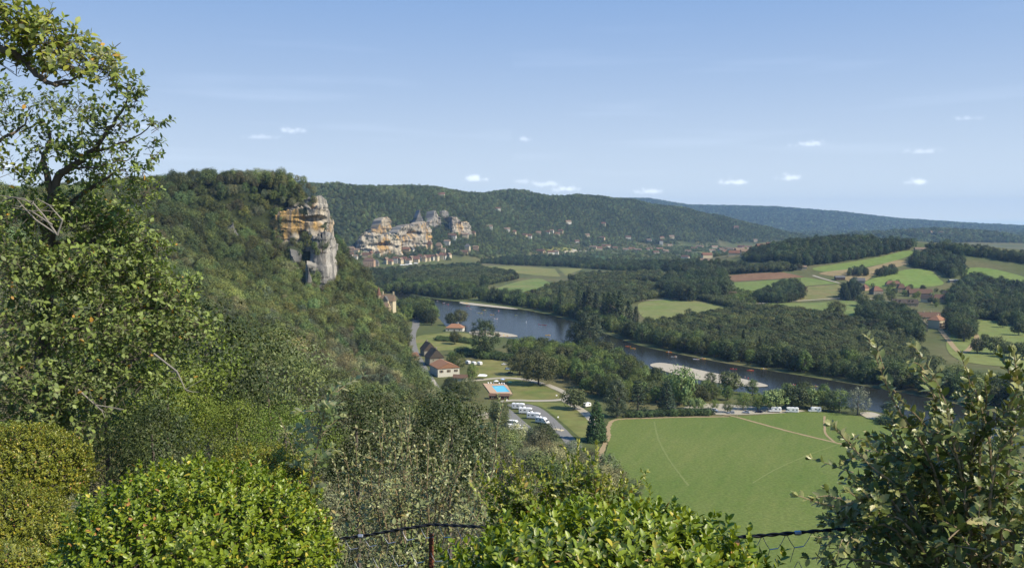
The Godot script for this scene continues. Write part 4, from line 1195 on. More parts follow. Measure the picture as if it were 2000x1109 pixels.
func house(called: String, label: String, at: Vector2, turn: float, w: float, dp: float, h: float, rise: float, wall: String, roof: String, o := {}) -> Node3D:
	var t := thing(called, label, o.get("category", "house"), gp(at), deg_to_rad(turn), o.get("group", ""))
	var hip: float = o.get("hip", 0.0)
	part("wall", wall_mesh(w, dp, h, rise, hip <= 0.0), mats[wall], t)
	var r := part("roof", roof_mesh(w, dp, rise, hip), mats[roof], t)
	r.position.y = h
	for k in o.get("chimneys", []):
		var st := new_st()
		box(st, Vector3(k, rise + 0.3, 0.15), Vector3(0.8, 2.2, 0.8))
		box(st, Vector3(k, rise + 1.45, 0.15), Vector3(1.0, 0.16, 1.0))
		part("chimney", done(st), mats[wall], r)
	for k in o.get("dormers", []):
		var st := new_st()
		var y := rise * 0.42
		var z := dp * 0.5 * 0.58
		box(st, Vector3(k, y + 0.5, z), Vector3(1.3, 1.5, 1.6))
		part("dormer", done(st), mats[wall], r)
		var rf := part("dormer_roof", roof_mesh(1.5, 1.7, 0.8, 0.0, 0.15, 0.1), mats[roof], r)
		rf.position = Vector3(k, y + 1.25, z)
		rf.rotation.y = PI / 2.0
		var pn := part("dormer_pane", pane_mesh(0.8, 0.9), mats.glass_dark, r)
		pn.position = Vector3(k, y + 0.55, z + 0.8)
	# windows: [side f front / r right end / l left end, columns, rows, width, height, first sill]
	for g in o.get("windows", []):
		var run: float = w if g[0] == "f" else dp
		for i in int(g[1]):
			for j in int(g[2]):
				var u: float = run * ((i + 0.5) / g[1] - 0.5)
				var y: float = g[5] + j * 2.9
				var n := window_mesh(g[3], g[4])
				var f := part("window", n[0], mats.get(o.get("trim", "pale_wall")), t)
				part("pane", n[1], mats.glass_dark, f)
				if o.has("shutters"):
					part("shutter", n[2], mats[o.shutters], f)
				match g[0]:
					"f": f.position = Vector3(u, y + g[4] * 0.5, dp * 0.5)
					"r":
						f.position = Vector3(w * 0.5, y + g[4] * 0.5, -u)
						f.rotation.y = PI / 2.0
					"l":
						f.position = Vector3(-w * 0.5, y + g[4] * 0.5, u)
						f.rotation.y = -PI / 2.0
	if o.has("door"):
		var st := new_st()
		box(st, Vector3(o.door, 1.05, dp * 0.5), Vector3(1.1, 2.1, 0.14))
		part("door", done(st), mats.timber, t)
	return t

func pane_mesh(w: float, h: float) -> ArrayMesh:
	var st := new_st()
	box(st, Vector3.ZERO, Vector3(w, h, 0.08))
	return done(st)

var window_kinds := {}
func window_mesh(w: float, h: float) -> Array:
	var key := Vector2(w, h)
	if not window_kinds.has(key):
		var f := new_st()
		for s in [-1, 1]:
			box(f, Vector3(s * w * 0.5, 0, 0.05), Vector3(0.14, h + 0.28, 0.2))
			box(f, Vector3(0, s * (h * 0.5 + 0.07), 0.05), Vector3(w - 0.14, 0.14, 0.2))
		var p := new_st()
		box(p, Vector3(0, 0, 0.0), Vector3(w - 0.1, h, 0.06))
		var sh := new_st()
		for s in [-1, 1]:
			box(sh, Vector3(s * w * 0.95, 0, 0.06), Vector3(w * 0.55, h, 0.08))
		window_kinds[key] = [done(f), done(p), done(sh)]
	return window_kinds[key]

func make_buildings() -> void:
	# by the road: the white gabled house and the dark roofs behind it
	house("white_house", "white gabled house with orange tile roof beside the road", Vector2(-48.4, 616.5), 112, 20, 16, 6.2, 3.4, "white_wall", "orange_roof", {"windows": [["l", 3, 1, 1.1, 1.7, 3.2], ["f", 3, 2, 1.0, 1.4, 0.9]], "shutters": "timber"})
	house("stone_house", "dark-roofed stone house joined behind the white gabled house", Vector2(-59.4, 658.6), 112, 13, 11, 6.5, 6.0, "grey_wall", "dark_roof", {"chimneys": [-4.5], "windows": [["l", 2, 2, 0.9, 1.3, 1.0]]})
	house("stone_house", "steep dark-roofed stone house farthest up the road of the three", Vector2(-68.5, 704.1), 112, 12, 10, 5.5, 5.5, "grey_wall", "dark_roof", {"chimneys": [4.0], "windows": [["l", 2, 1, 0.9, 1.3, 1.0]]})
	house("annex", "low brown-roofed annex right of the white gabled house", Vector2(-35.5, 590.7), -10, 9, 6, 2.6, 1.8, "white_wall", "brown_roof", {"windows": [["f", 2, 1, 0.9, 1.1, 0.9]]})
	house("roadside_barn", "barn with a long red tile roof on the hill side of the road", Vector2(-81, 679), 40, 14, 7, 2.6, 2.4, "stone_wall", "red_roof", {"category": "barn"})
	house("river_house", "single-storey house with orange hipped roof by the river", Vector2(-56.7, 862.3), -8, 17, 11, 3.6, 3.4, "white_wall", "orange_roof", {"hip": 0.9, "chimneys": [3.0], "windows": [["f", 3, 1, 1.1, 1.3, 0.9]], "door": 0.3})
	house("grey_shed", "shed with a pale grey metal roof below the hillside trees", Vector2(-20.2, 477.7), -28, 12, 8, 2.6, 1.4, "grey_wall", "grey_roof", {"category": "shed"})
	house("pool_house", "dark brown timber pool house with a low brown roof", Vector2(-7.90, 530.6), -4, 12, 3.6, 2.4, 0.9, "timber", "brown_roof", {"category": "shed", "windows": [["f", 3, 1, 1.2, 0.8, 1.0]]})
	# the small castle below the headland
	castle(Vector2(-124.9, 825))
	house("gate_tower", "slim stone gate tower with pointed red roof beside the road", Vector2(-127.2, 1060.1), 20, 5, 5, 8.5, 5.0, "stone_wall", "red_roof", {"hip": 1.0, "category": "tower", "windows": [["f", 1, 2, 0.8, 1.2, 2.0]]})
	# the big cream house beyond the river
	var c := house("manor_house", "large cream house with orange hipped roof right of the dark trees", Vector2(434.3, 882.8), 38, 15, 12, 9.0, 4.2, "pale_wall", "orange_roof", {"hip": 0.9, "windows": [["f", 4, 2, 1.1, 1.7, 1.4], ["r", 3, 2, 1.1, 1.7, 1.4]], "shutters": "timber", "chimneys": [0.5]})
	c.set_meta("stem", "manor_house")
	house("manor_wing", "long brown-roofed wing joined to the large cream house", Vector2(439.9, 913.1), -6, 22, 10, 8.5, 4.6, "pale_wall", "brown_roof", {"chimneys": [-4.5, 2.5], "windows": [["f", 4, 2, 1.0, 1.5, 1.4]]})
	house("manor_barn", "grey-walled barn with dark roof in front of the brown-roofed wing", Vector2(407.9, 862.2), 70, 15, 12, 6.5, 4.5, "grey_wall", "slate_roof", {"category": "barn"})
	# the hamlet
	var ham := [
		["long stone farmhouse with dark roof and dormers in the pasture", Vector2(497.8, 1096.8), -14, 30.0, 9.0, 4.2, 4.6, "stone_wall", "dark_roof", {"dormers": [-11.0, -6.0, 5.0, 9.0], "windows": [["f", 5, 1, 1.0, 1.4, 1.0], ["r", 2, 1, 1.0, 1.4, 1.2]]}],
		["dark timber shed with bright red roof in the pasture", Vector2(475.6, 1070.1), -40, 12.0, 9.0, 3.4, 3.0, "timber", "red_roof", {"category": "shed"}],
		["stone house with red-brown pyramid roof at the near end of the hamlet", Vector2(512.9, 1220.4), 8, 14.0, 12.0, 5.0, 6.0, "grey_wall", "red_roof", {"hip": 0.8, "windows": [["f", 3, 1, 1.0, 1.4, 1.4]]}],
		["house with long pinkish-red roof below the green slope", Vector2(561.7, 1278.1), -12, 20.0, 10.0, 4.5, 4.2, "stone_wall", "red_roof", {"hip": 0.6, "windows": [["f", 4, 1, 1.0, 1.4, 1.2]]}],
		["dark barn with a pale gable at the far end of the conifers", Vector2(523.7, 1311.5), -14, 18.0, 10.0, 4.0, 4.0, "grey_wall", "slate_roof", {"category": "barn"}],
		["low dark barn half hidden by the conifers beside the stubble field", Vector2(507.9, 1343.8), -5, 14.0, 8.0, 3.4, 2.6, "timber", "slate_roof", {"category": "barn"}],
		["small red-brown house beside the conifers", Vector2(510.3, 1253.3), 30, 9.0, 8.0, 4.0, 4.4, "pink_wall", "red_roof", {"hip": 0.7}],
		["tall house with steep red-brown roof in the middle of the hamlet", Vector2(554.8, 1235.2), -10, 11.0, 9.0, 6.0, 5.4, "stone_wall", "brown_roof", {"hip": 0.8, "windows": [["f", 2, 2, 0.9, 1.3, 1.0]]}],
		["small steep dark-roofed house beside the long brown barn", Vector2(558, 1221.3), -10, 9.0, 8.0, 5.0, 5.4, "stone_wall", "brown_roof", {"hip": 0.7, "windows": [["f", 2, 1, 0.9, 1.3, 1.4]]}],
		["very long brown-roofed barn across the middle of the hamlet", Vector2(562, 1192.7), -10, 30.0, 10.0, 5.0, 5.2, "stone_wall", "brown_roof", {"category": "barn", "windows": [["r", 2, 1, 1.0, 1.4, 1.2]]}],
		["house with a sunlit cream gable and dark roof behind the long farmhouse", Vector2(545.1, 1137.9), -35, 13.0, 9.0, 5.0, 5.4, "pale_wall", "dark_roof", {"chimneys": [5.0], "windows": [["r", 2, 1, 1.0, 1.4, 1.2]]}],
		["house with broad brown roof right of the cream gable", Vector2(564.1, 1142.4), -20, 15.0, 10.0, 4.6, 5.0, "stone_wall", "brown_roof", {"hip": 0.4, "windows": [["f", 3, 1, 1.0, 1.4, 1.2]]}],
		["steep-roofed house behind the broad brown roof", Vector2(587, 1172.1), -60, 10.0, 8.0, 5.0, 5.4, "pale_wall", "stone_roof", {"hip": 0.5}],
		["last steep-roofed house at the right end of the hamlet", Vector2(592.9, 1161.9), -50, 11.0, 8.0, 5.0, 5.6, "grey_wall", "stone_roof", {}],
		["low shed with a pale blue-green metal roof at the edge of the orchard", Vector2(667.6, 1307.1), -6, 17.0, 9.0, 3.0, 1.0, "grey_wall", "grey_roof", {"category": "shed"}],
		["brown-roofed cottage in the garden beside the dark clump", Vector2(313.3, 1228.4), -20, 13.0, 9.0, 3.2, 4.6, "pale_wall", "brown_roof", {"hip": 0.5, "windows": [["f", 3, 1, 1.0, 1.2, 1.0]]}],
		["tiny red-roofed hut in the dry orchard", Vector2(430.5, 1273.2), -30, 4.0, 4.0, 3.0, 3.0, "pink_wall", "red_roof", {"hip": 1.0, "category": "hut"}],
		["low pale barn at the top of the hill pasture", Vector2(721.2, 1534.5), -8, 20.0, 9.0, 3.4, 2.6, "pale_wall", "stone_roof", {"category": "barn"}],
		["small barn beside the orchard above the ploughed field", Vector2(480.5, 1441.2), -8, 16.0, 8.0, 4.0, 2.4, "grey_wall", "stone_roof", {"category": "barn"}],
		["dark-roofed house among the orchard trees at the edge of the view", Vector2(656.9, 1123.2), -25, 15.0, 10.0, 5.0, 4.6, "stone_wall", "dark_roof", {}]]
	for a in ham:
		house("farm_barn" if a[9].get("category", "") == "barn" else ("farm_shed" if a[9].has("category") else "stone_farmhouse"), a[0], a[1], a[2], a[3], a[4], a[5], a[6], a[7], a[8], a[9])
	village()
	far_houses()

func castle(at: Vector2) -> void:
	var t := thing("castle", "small stone castle with a pointed red turret below the headland cliff", "castle", gp(at, 1.0), deg_to_rad(-14.0))
	t.scale = Vector3.ONE * 0.85
	var main := part("main_wall", wall_mesh(15, 10, 11, 7.0, true), mats.pale_wall, t)
	main.position = Vector3(3, 0, -14)
	var r := part("main_roof", roof_mesh(15, 10, 7.0, 0.0), mats.stone_roof, t)
	r.position = Vector3(3, 11, -14)
	var g := part("gable_wall", wall_mesh(5.0, 7.5, 11.5, 5.0, true), mats.pale_wall, t)
	g.position = Vector3(2, 0, -8.5)
	g.rotation.y = PI / 2.0
	var gr := part("gable_roof", roof_mesh(5.0, 7.5, 5.0, 0.0, 0.2), mats.slate_roof, t)
	gr.position = Vector3(2, 11.5, -8.5)
	gr.rotation.y = PI / 2.0
	for k in [[2.0, 7.5], [2.0, 11.5], [7.5, 6.5]]:
		var n := window_mesh(1.3, 2.0)
		var w := part("window", n[0], mats.white_wall, t)
		part("pane", n[1], mats.glass_dark, w)
		w.position = Vector3(k[0], k[1], -6.0 if k[0] < 5.0 else -9.0)
	var st := new_st()
	lathe(st, [[2.3, -3.0], [2.3, 15.0], [2.7, 15.4], [2.7, 16.6]], 12)
	part("turret", done(st), mats.pale_wall, t).position = Vector3(-8, 0, -13)
	st = new_st()
	lathe(st, [[3.0, 16.6], [0.05, 27.0]], 12)
	part("turret_roof", done(st), mats.red_roof, t).position = Vector3(-8, 0, -13)
	st = new_st()
	box(st, Vector3(9.3, 19.2, -14), Vector3(1.4, 4.0, 1.4))
	box(st, Vector3(-3.5, 19.2, -14), Vector3(1.4, 4.0, 1.4))
	part("chimney", done(st), mats.pale_wall, r).position = -r.position
	var lw := part("lower_wall", wall_mesh(20, 10, 7.0, 5.5, true), mats.stone_wall, t)
	lw.position = Vector3(1, -3.0, 2)
	var lr := part("lower_roof", roof_mesh(20, 10, 5.5, 0.4), mats.stone_roof, t)
	lr.position = Vector3(1, 4.0, 2)
	var fw := part("front_wall", wall_mesh(6.0, 7.0, 7.0, 4.0, true), mats.stone_wall, t)
	fw.position = Vector3(3, -4.0, 8.0)
	fw.rotation.y = PI / 2.0
	var fr := part("front_roof", roof_mesh(6.0, 7.0, 4.0, 0.0), mats.stone_roof, t)
	fr.position = Vector3(3, 3.0, 8.0)
	fr.rotation.y = PI / 2.0
	var n := window_mesh(1.3, 1.7)
	var w := part("window", n[0], mats.white_wall, t)
	part("pane", n[1], mats.glass_dark, w)
	w.position = Vector3(3, 0.5, 11.0)
	var ow := part("outbuilding_wall", wall_mesh(9.0, 7.0, 3.0, 3.2, true), mats.pink_wall, t)
	ow.position = Vector3(-6, -7.0, 14.0)
	part("outbuilding_roof", roof_mesh(9.0, 7.0, 3.2, 0.3), mats.red_roof, t).position = Vector3(-6, -4.0, 14.0)

func village() -> void:
	var big := [
		["four-storey pink hotel with brown hipped roof at the foot of the village cliff", Vector2(-338.2, 2057.9), -8, 23.0, 15.0, 14.0, 5.5, "pink_wall", "brown_roof", {"hip": 0.7, "windows": [["f", 5, 3, 1.4, 1.9, 2.0]], "category": "hotel"}],
		["long pale mansion with grey-brown roof at the left end of the village", Vector2(-404.6, 2156.1), -6, 26.0, 12.0, 9.0, 5.0, "pink_wall", "stone_roof", {"hip": 0.5, "chimneys": [9.0], "windows": [["f", 5, 2, 1.2, 1.7, 1.5]]}],
		["square house with pale wall right of the long pale mansion", Vector2(-386.4, 2153.3), -12, 14.0, 11.0, 9.0, 4.0, "pale_wall", "stone_roof", {"windows": [["f", 3, 2, 1.2, 1.6, 1.5]]}],
		["white house with brown roof below the long pale mansion", Vector2(-399.4, 2127.2), -10, 18.0, 10.0, 8.0, 5.0, "white_wall", "brown_roof", {"windows": [["f", 3, 2, 1.2, 1.6, 1.5]]}],
		["low white house beside the white brown-roofed one", Vector2(-385.7, 2127.7), -10, 14.0, 9.0, 6.0, 3.0, "white_wall", "stone_roof", {}],
		["pink house with tall roof above the pink hotel", Vector2(-349.1, 2149.6), 80, 11.0, 9.0, 9.0, 5.0, "pink_wall", "red_roof", {"windows": [["f", 2, 2, 1.2, 1.6, 1.5]]}],
		["dark red-roofed house between the mansion and the pink house", Vector2(-360.5, 2142), -6, 14.0, 10.0, 6.0, 6.0, "stone_wall", "brown_roof", {}],
		["white house with dark roof above the pink hotel", Vector2(-334.2, 2159.2), -8, 12.0, 9.0, 8.0, 5.0, "white_wall", "dark_roof", {"hip": 0.6}],
		["narrow dark-roofed house beside the pink hotel", Vector2(-323.9, 2075.4), -6, 10.0, 9.0, 8.0, 7.0, "grey_wall", "slate_roof", {"hip": 0.7}],
		["house with pink roof under the village cliff", Vector2(-270.3, 2219.8), -14, 18.0, 10.0, 9.0, 5.0, "stone_wall", "red_roof", {"hip": 0.4}],
		["white house under the right end of the village cliff", Vector2(-255.4, 2238.3), 70, 11.0, 8.0, 6.0, 5.0, "white_wall", "slate_roof", {}],
		["tall manor with very steep brown roof above the row", Vector2(-218.3, 2291.8), -20, 13.0, 10.0, 11.0, 9.0, "stone_wall", "brown_roof", {"hip": 0.7, "windows": [["f", 2, 3, 1.2, 1.6, 1.5]]}],
		["house with steep grey-brown roof right of the tall manor", Vector2(-194.2, 2309.1), -15, 15.0, 11.0, 9.0, 8.0, "stone_wall", "stone_roof", {"hip": 0.7}],
		["white house on the slope above the row", Vector2(-175.7, 2352.9), -15, 14.0, 10.0, 10.0, 4.0, "white_wall", "stone_roof", {"windows": [["f", 2, 2, 1.2, 1.6, 1.5]]}],
		["white manor with brown roof high above the row", Vector2(-165.6, 2408.3), -12, 20.0, 11.0, 9.0, 6.0, "white_wall", "brown_roof", {"chimneys": [-7.0], "windows": [["f", 4, 2, 1.2, 1.6, 1.5]]}],
		["cream house behind the right end of the row", Vector2(-184.9, 2294.9), -10, 17.0, 10.0, 8.0, 3.0, "pale_wall", "stone_roof", {}],
		["square slate-roofed tower house right of the village", Vector2(-120.7, 2359.2), -18, 12.0, 11.0, 14.0, 7.0, "pale_wall", "slate_roof", {"hip": 0.9, "windows": [["f", 2, 3, 1.2, 1.6, 2.0]]}],
		["low orange-walled house right of the slate-roofed tower house", Vector2(-100.5, 2406.7), -10, 13.0, 9.0, 8.0, 3.0, "pink_wall", "stone_roof", {}],
		["brown-roofed house below the slate-roofed tower house", Vector2(-129, 2332.2), -12, 18.0, 10.0, 5.0, 5.0, "stone_wall", "brown_roof", {}],
		["cream house under the cliff at the right end of the village", Vector2(-133.3, 2465.9), -10, 16.0, 10.0, 9.0, 4.0, "pale_wall", "stone_roof", {}],
		["small house beside the cliff at the right end of the village", Vector2(-112.6, 2521.9), -20, 11.0, 8.0, 8.0, 4.0, "pink_wall", "brown_roof", {}]]
	for a in big:
		house("village_house", a[0], a[1], a[2], a[3] * 1.15, a[4], a[5] * 1.1, a[6], a[7], a[8], a[9])
	# the row along the quay
	var row := [Vector2(-306.3, 2105.6), Vector2(-295.7, 2109.5), Vector2(-285.9, 2120), Vector2(-275.6, 2127.6), Vector2(-266.5, 2135), Vector2(-257.7, 2145.4), Vector2(-248.8, 2156), Vector2(-239.8, 2166.8), Vector2(-230.8, 2177.9), Vector2(-221.7, 2189.4), Vector2(-212.5, 2201.4), Vector2(-203.3, 2213.9), Vector2(-194, 2226.5), Vector2(-184.5, 2239.2), Vector2(-174.9, 2251.9), Vector2(-164, 2265.6)]
	var looks := [["pale_wall", "stone_roof"], ["stone_wall", "brown_roof"], ["white_wall", "brown_roof"], ["pale_wall", "brown_roof"], ["stone_wall", "dark_roof"], ["pale_wall", "red_roof"], ["pink_wall", "brown_roof"], ["pale_wall", "stone_roof"]]
	var says := {"pale_wall": "cream", "stone_wall": "honey-coloured", "white_wall": "white", "pink_wall": "pinkish", "stone_roof": "grey-brown", "brown_roof": "brown", "slate_roof": "slate grey", "dark_roof": "dark", "red_roof": "red-brown"}
	var nth := ["first", "second", "third", "fourth", "fifth", "sixth", "seventh", "eighth", "ninth", "tenth", "eleventh", "twelfth", "thirteenth", "fourteenth", "fifteenth", "last"]
	for i in row.size():
		var k: Array = looks[(i * 5 + i / 3) % looks.size()]
		var along := i % 3 != 0
		house("quay_house", "%s quay house with %s roof, %s from the pink hotel" % [says[k[0]], says[k[1]], nth[i]], row[i] + Vector2(rng.randf_range(-2, 2), rng.randf_range(-10, 14)), (-18.0 if along else 72.0) + rng.randf_range(-9, 9), rng.randf_range(10.0, 15.0), rng.randf_range(9.0, 12.0), rng.randf_range(7.0, 12.5), rng.randf_range(4.5, 7.5), k[0], k[1], {"group": "row of quay houses", "windows": [["f" if along else "l", 3, 2, 1.2, 1.7, 1.4]], "hip": 0.5 if i % 4 == 1 else 0.0})
	# white stall awnings on the quay
	for p in [Vector2(-265, 2092.5), Vector2(-256.4, 2103.3), Vector2(-248.3, 2119), Vector2(-236.7, 2138.4)]:
		var t := thing("quay_awning", "white awning on the quay below the row of houses", "awning", gp(p), -0.3, "white awnings on the quay")
		part("canopy", roof_mesh(10.0, 6.0, 1.2, 0.6, 0.1, 0.1), mats.white_paint, t).position.y = 2.6
		var st := new_st()
		for x in [-4.6, 4.6]:
			for z in [-2.6, 2.6]:
				box(st, Vector3(x, 1.3, z), Vector3(0.12, 2.6, 0.12))
		part("post", done(st), mats.white_paint, t)

func far_houses() -> void:
	var looks := [["pale_wall", "stone_roof", "cream", "grey-brown"], ["white_wall", "brown_roof", "white", "brown"], ["pale_wall", "red_roof", "cream", "red"], ["stone_wall", "brown_roof", "honey-coloured", "brown"], ["white_wall", "stone_roof", "white", "grey-brown"]]
	var slope := [Vector2(-49.5, 3015.4), Vector2(214.3, 3319), Vector2(364.6, 3470.3), Vector2(283.6, 3283.5), Vector2(343.2, 3318.8), Vector2(126.2, 3113.2), Vector2(141, 3158.6), Vector2(165.3, 3161.6), Vector2(89.9, 3002.5), Vector2(178.5, 3198.6), Vector2(459.6, 3445.3), Vector2(547.3, 3488), Vector2(612.8, 3559.2), Vector2(661.3, 3607.4), Vector2(38.4, 2841.9), Vector2(53.7, 2858), Vector2(-16.33, 2781.6), Vector2(3.28, 2795.9), Vector2(1062.8, 3798.9), Vector2(1012.1, 3935.7), Vector2(236.6, 3169.3), Vector2(-70.2, 2658), Vector2(-216.8, 2683.3)]
	for i in slope.size():
		var k: Array = looks[(i * 3 + 1) % looks.size()]
		house("slope_house", "%s house with %s roof on the wooded slope behind the far valley" % [k[2], k[3]], slope[i], rng.randf_range(-40, 30), rng.randf_range(16, 24), rng.randf_range(10, 13), rng.randf_range(7, 9.5), rng.randf_range(4, 6), k[0], k[1], {"group": "houses on the far wooded slope"})
	house("church", "small pale church with a pointed gable in the far valley", Vector2(598.8, 3488.2), 80, 24, 14, 16, 9, "white_wall", "stone_roof", {"category": "church"})
	var floor_ := [Vector2(629.4, 3475.5), Vector2(430.1, 3125.3), Vector2(437.6, 3024.2), Vector2(462.6, 2798), Vector2(338.9, 3220.1), Vector2(358, 3238.7), Vector2(380.5, 3218.9), Vector2(294.7, 3151.6), Vector2(314.8, 3148.9), Vector2(401.4, 3074), Vector2(538.4, 3178.4), Vector2(139.6, 2759.1), Vector2(122, 2727.4), Vector2(88.1, 2675.5), Vector2(736, 3410.2), Vector2(677, 3233.4), Vector2(592.8, 2929.5), Vector2(410.6, 1831), Vector2(375.4, 1682.1), Vector2(484.2, 2426.7), Vector2(779.9, 3349.1), Vector2(751.8, 3125.3), Vector2(785.1, 3178.4), Vector2(786.8, 3125.3), Vector2(799.6, 3125.3), Vector2(455.1, 1738.2), Vector2(898.4, 3410.2), Vector2(850.6, 3178.4), Vector2(926.5, 3410.2), Vector2(490.6, 1713), Vector2(497.6, 1699.1), Vector2(515.6, 1719.2), Vector2(453.3, 1667.6), Vector2(442.6, 1721.4), Vector2(695.6, 3024.2), Vector2(715.2, 2929.5), Vector2(517, 2929.5), Vector2(492.6, 3125.3)]
	for i in floor_.size():
		var k: Array = looks[(i * 2 + i / 5) % looks.size()]
		house("valley_house", "%s house with %s roof among the trees of the far valley floor" % [k[2], k[3]], floor_[i], rng.randf_range(-40, 30), rng.randf_range(16, 28), rng.randf_range(10, 14), rng.randf_range(5, 8), rng.randf_range(4, 6), k[0], k[1], {"group": "houses of the far valley floor"})
	for p in [Vector2(1915.2, 4117.2), Vector2(1945.8, 4110.3), Vector2(1977.3, 4095.6), Vector2(2006.3, 4076.2), Vector2(2029.9, 4056.3), Vector2(2052.6, 4044.4)]:
		house("plateau_house", "tiny pale house of the old town on the hazy plateau", p, rng.randf_range(-30, 30), rng.randf_range(16, 30), 12, 8, 5, "pale_wall", "stone_roof", {"group": "houses of the town on the plateau"})

# ---------------------------------------------------------------- vehicles, pool, tents
func hull_mesh(prof: PackedVector2Array, w: float, taper := 0.06) -> ArrayMesh:
	# a body from its side outline (x along, y up), the outline drawn in a little at both flanks
	var st := new_st()
	var c := Vector2.ZERO
	for p in prof:
		c += p / prof.size()
	var rings := []
	for k in [[-0.5, 1.0 - taper], [-0.44, 1.0], [0.44, 1.0], [0.5, 1.0 - taper]]:
		var ring := []
		for p in prof:
			var q: Vector2 = c + (p - c) * float(k[1])
			ring.append(Vector3(q.x, q.y, w * k[0]))
		rings.append(ring)
	var n := prof.size()
	for k in 3:
		for i in n:
			var j := (i + 1) % n
			quad(st, rings[k][i], rings[k + 1][i], rings[k + 1][j], rings[k][j])
	var t := Geometry2D.triangulate_polygon(prof)
	for i in range(0, t.size(), 3):
		tri(st, rings[3][t[i]], rings[3][t[i + 2]], rings[3][t[i + 1]])
		tri(st, rings[0][t[i]], rings[0][t[i + 1]], rings[0][t[i + 2]])
	return done(st)

func wheels(t: Node3D, xs: Array, w: float, r: float) -> void:
	for x in xs:
		for s in [-1, 1]:
			var st := new_st()
			var prof := PackedVector2Array()
			for k in 12:
				prof.append(Vector2(cos(TAU * k / 12), sin(TAU * k / 12)) * r)
			var o := part("wheel", hull_mesh(prof, 0.22, 0.12), mats.tyre, t)
			o.position = Vector3(x, r, s * (w * 0.5 - 0.10))
			var hub := PackedVector2Array()
			for k in 8:
				hub.append(Vector2(cos(TAU * k / 8), sin(TAU * k / 8)) * r * 0.55)
			part("rim", hull_mesh(hub, 0.25, 0.1), mats.steel, o)

func pane_box(t: Node3D, called: String, at: Vector3, s: Vector3, tilt := 0.0) -> void:
	var st := new_st()
	box(st, Vector3.ZERO, s)
	var o := part(called, done(st), mats.glass_dark, t)
	o.position = at
	o.rotation.z = tilt

func motorhome(label: String, at: Vector2, turn: float, over_cab: bool, group := "") -> void:
	var t := thing("motorhome", label, "motorhome", gp(at, 0.12), deg_to_rad(turn), group)
	t.scale = Vector3.ONE * (1.15 if group else 1.0)
	var prof := pts([-3.4, 0.45, -3.45, 2.85, -3.2, 2.98, 1.9, 2.98, 3.05, 2.75, 3.0, 2.2, 2.35, 1.95, 2.85, 1.3, 3.45, 1.1, 3.55, 0.5]) if over_cab else pts([-3.4, 0.45, -3.45, 2.75, -3.2, 2.88, 1.4, 2.85, 2.0, 2.5, 2.85, 1.3, 3.45, 1.1, 3.55, 0.5])
	part("body", hull_mesh(prof, 2.25), mats.van_white, t)
	wheels(t, [-1.9, 2.4], 2.2, 0.36)
	pane_box(t, "windscreen", Vector3(2.62, 1.66, 0), Vector3(0.06, 0.85, 1.9), 0.62)
	for s in [-1, 1]:
		pane_box(t, "cab_window", Vector3(2.1, 1.62, s * 1.12), Vector3(0.7, 0.5, 0.05))
		pane_box(t, "side_window", Vector3(-0.4, 1.85, s * 1.12), Vector3(1.1, 0.5, 0.05))
		pane_box(t, "side_window", Vector3(-2.4, 1.85, s * 1.12), Vector3(0.8, 0.5, 0.05))
		var st := new_st()
		box(st, Vector3(-0.6, 1.2, s * 1.13), Vector3(5.0, 0.10, 0.03))
		part("stripe", done(st), mats.grey_stripe, t)
	var st := new_st()
	box(st, Vector3(-1.5, 3.04, 0), Vector3(0.7, 0.14, 0.7))
	box(st, Vector3(0.6, 3.03, 0.3), Vector3(0.5, 0.12, 0.5))
	part("roof_hatch", done(st), mats.steel, t)

func caravan(label: String, at: Vector2, turn: float, group := "") -> void:
	var t := thing("caravan", label, "caravan", gp(at, 0.1), deg_to_rad(turn), group)
	part("body", hull_mesh(pts([-2.3, 0.5, -2.45, 1.5, -2.1, 2.45, -1.6, 2.55, 1.7, 2.55, 2.2, 2.3, 2.5, 1.4, 2.35, 0.5]), 2.2), mats.van_white, t)
	wheels(t, [-0.2], 2.1, 0.33)
	for s in [-1, 1]:
		pane_box(t, "side_window", Vector3(0.9, 1.65, s * 1.1), Vector3(1.2, 0.6, 0.05))
	pane_box(t, "front_window", Vector3(2.36, 1.75, 0), Vector3(0.05, 0.6, 1.6), 0.25)
	pane_box(t, "rear_window", Vector3(-2.32, 1.85, 0), Vector3(0.05, 0.6, 1.5), -0.3)
	var st := new_st()
	tube(st, [Vector3(2.3, 0.5, 0.6), Vector3(3.5, 0.5, 0), Vector3(2.3, 0.5, -0.6)], [0.05, 0.05, 0.05], 5)
	part("drawbar", done(st), mats.steel, t)

func car(label: String, at: Vector2, turn: float, color: Color, estate := false, group := "") -> void:
	var t := thing("parked_car", label, "car", gp(at, 0.12), deg_to_rad(turn), group)
	var key := "car_paint_%d" % int(color.r * 99 + color.g * 990 + color.b * 9900)
	if not mats.has(key):
		var m := paint(key, color, 0.3)
		m.clearcoat_enabled = true
		m.clearcoat = 0.6
	part("body", hull_mesh(pts([-2.05, 0.3, -2.1, 0.85, -1.95, 0.98, 1.0, 0.95, 1.95, 0.78, 2.12, 0.55, 2.08, 0.28]), 1.75), mats[key], t)
	part("cabin", hull_mesh(pts([-1.95 if estate else -1.6, 0.93, -1.7 if estate else -1.1, 1.42, 0.1, 1.46, 1.0, 0.93]), 1.5, 0.12), mats.glass_dark, t)
	part("roof", hull_mesh(pts([-1.6 if estate else -1.05, 1.42, -1.6 if estate else -1.0, 1.48, 0.1, 1.5, 0.15, 1.44]), 1.4, 0.1), mats[key], t)
	wheels(t, [-1.3, 1.3], 1.75, 0.31)

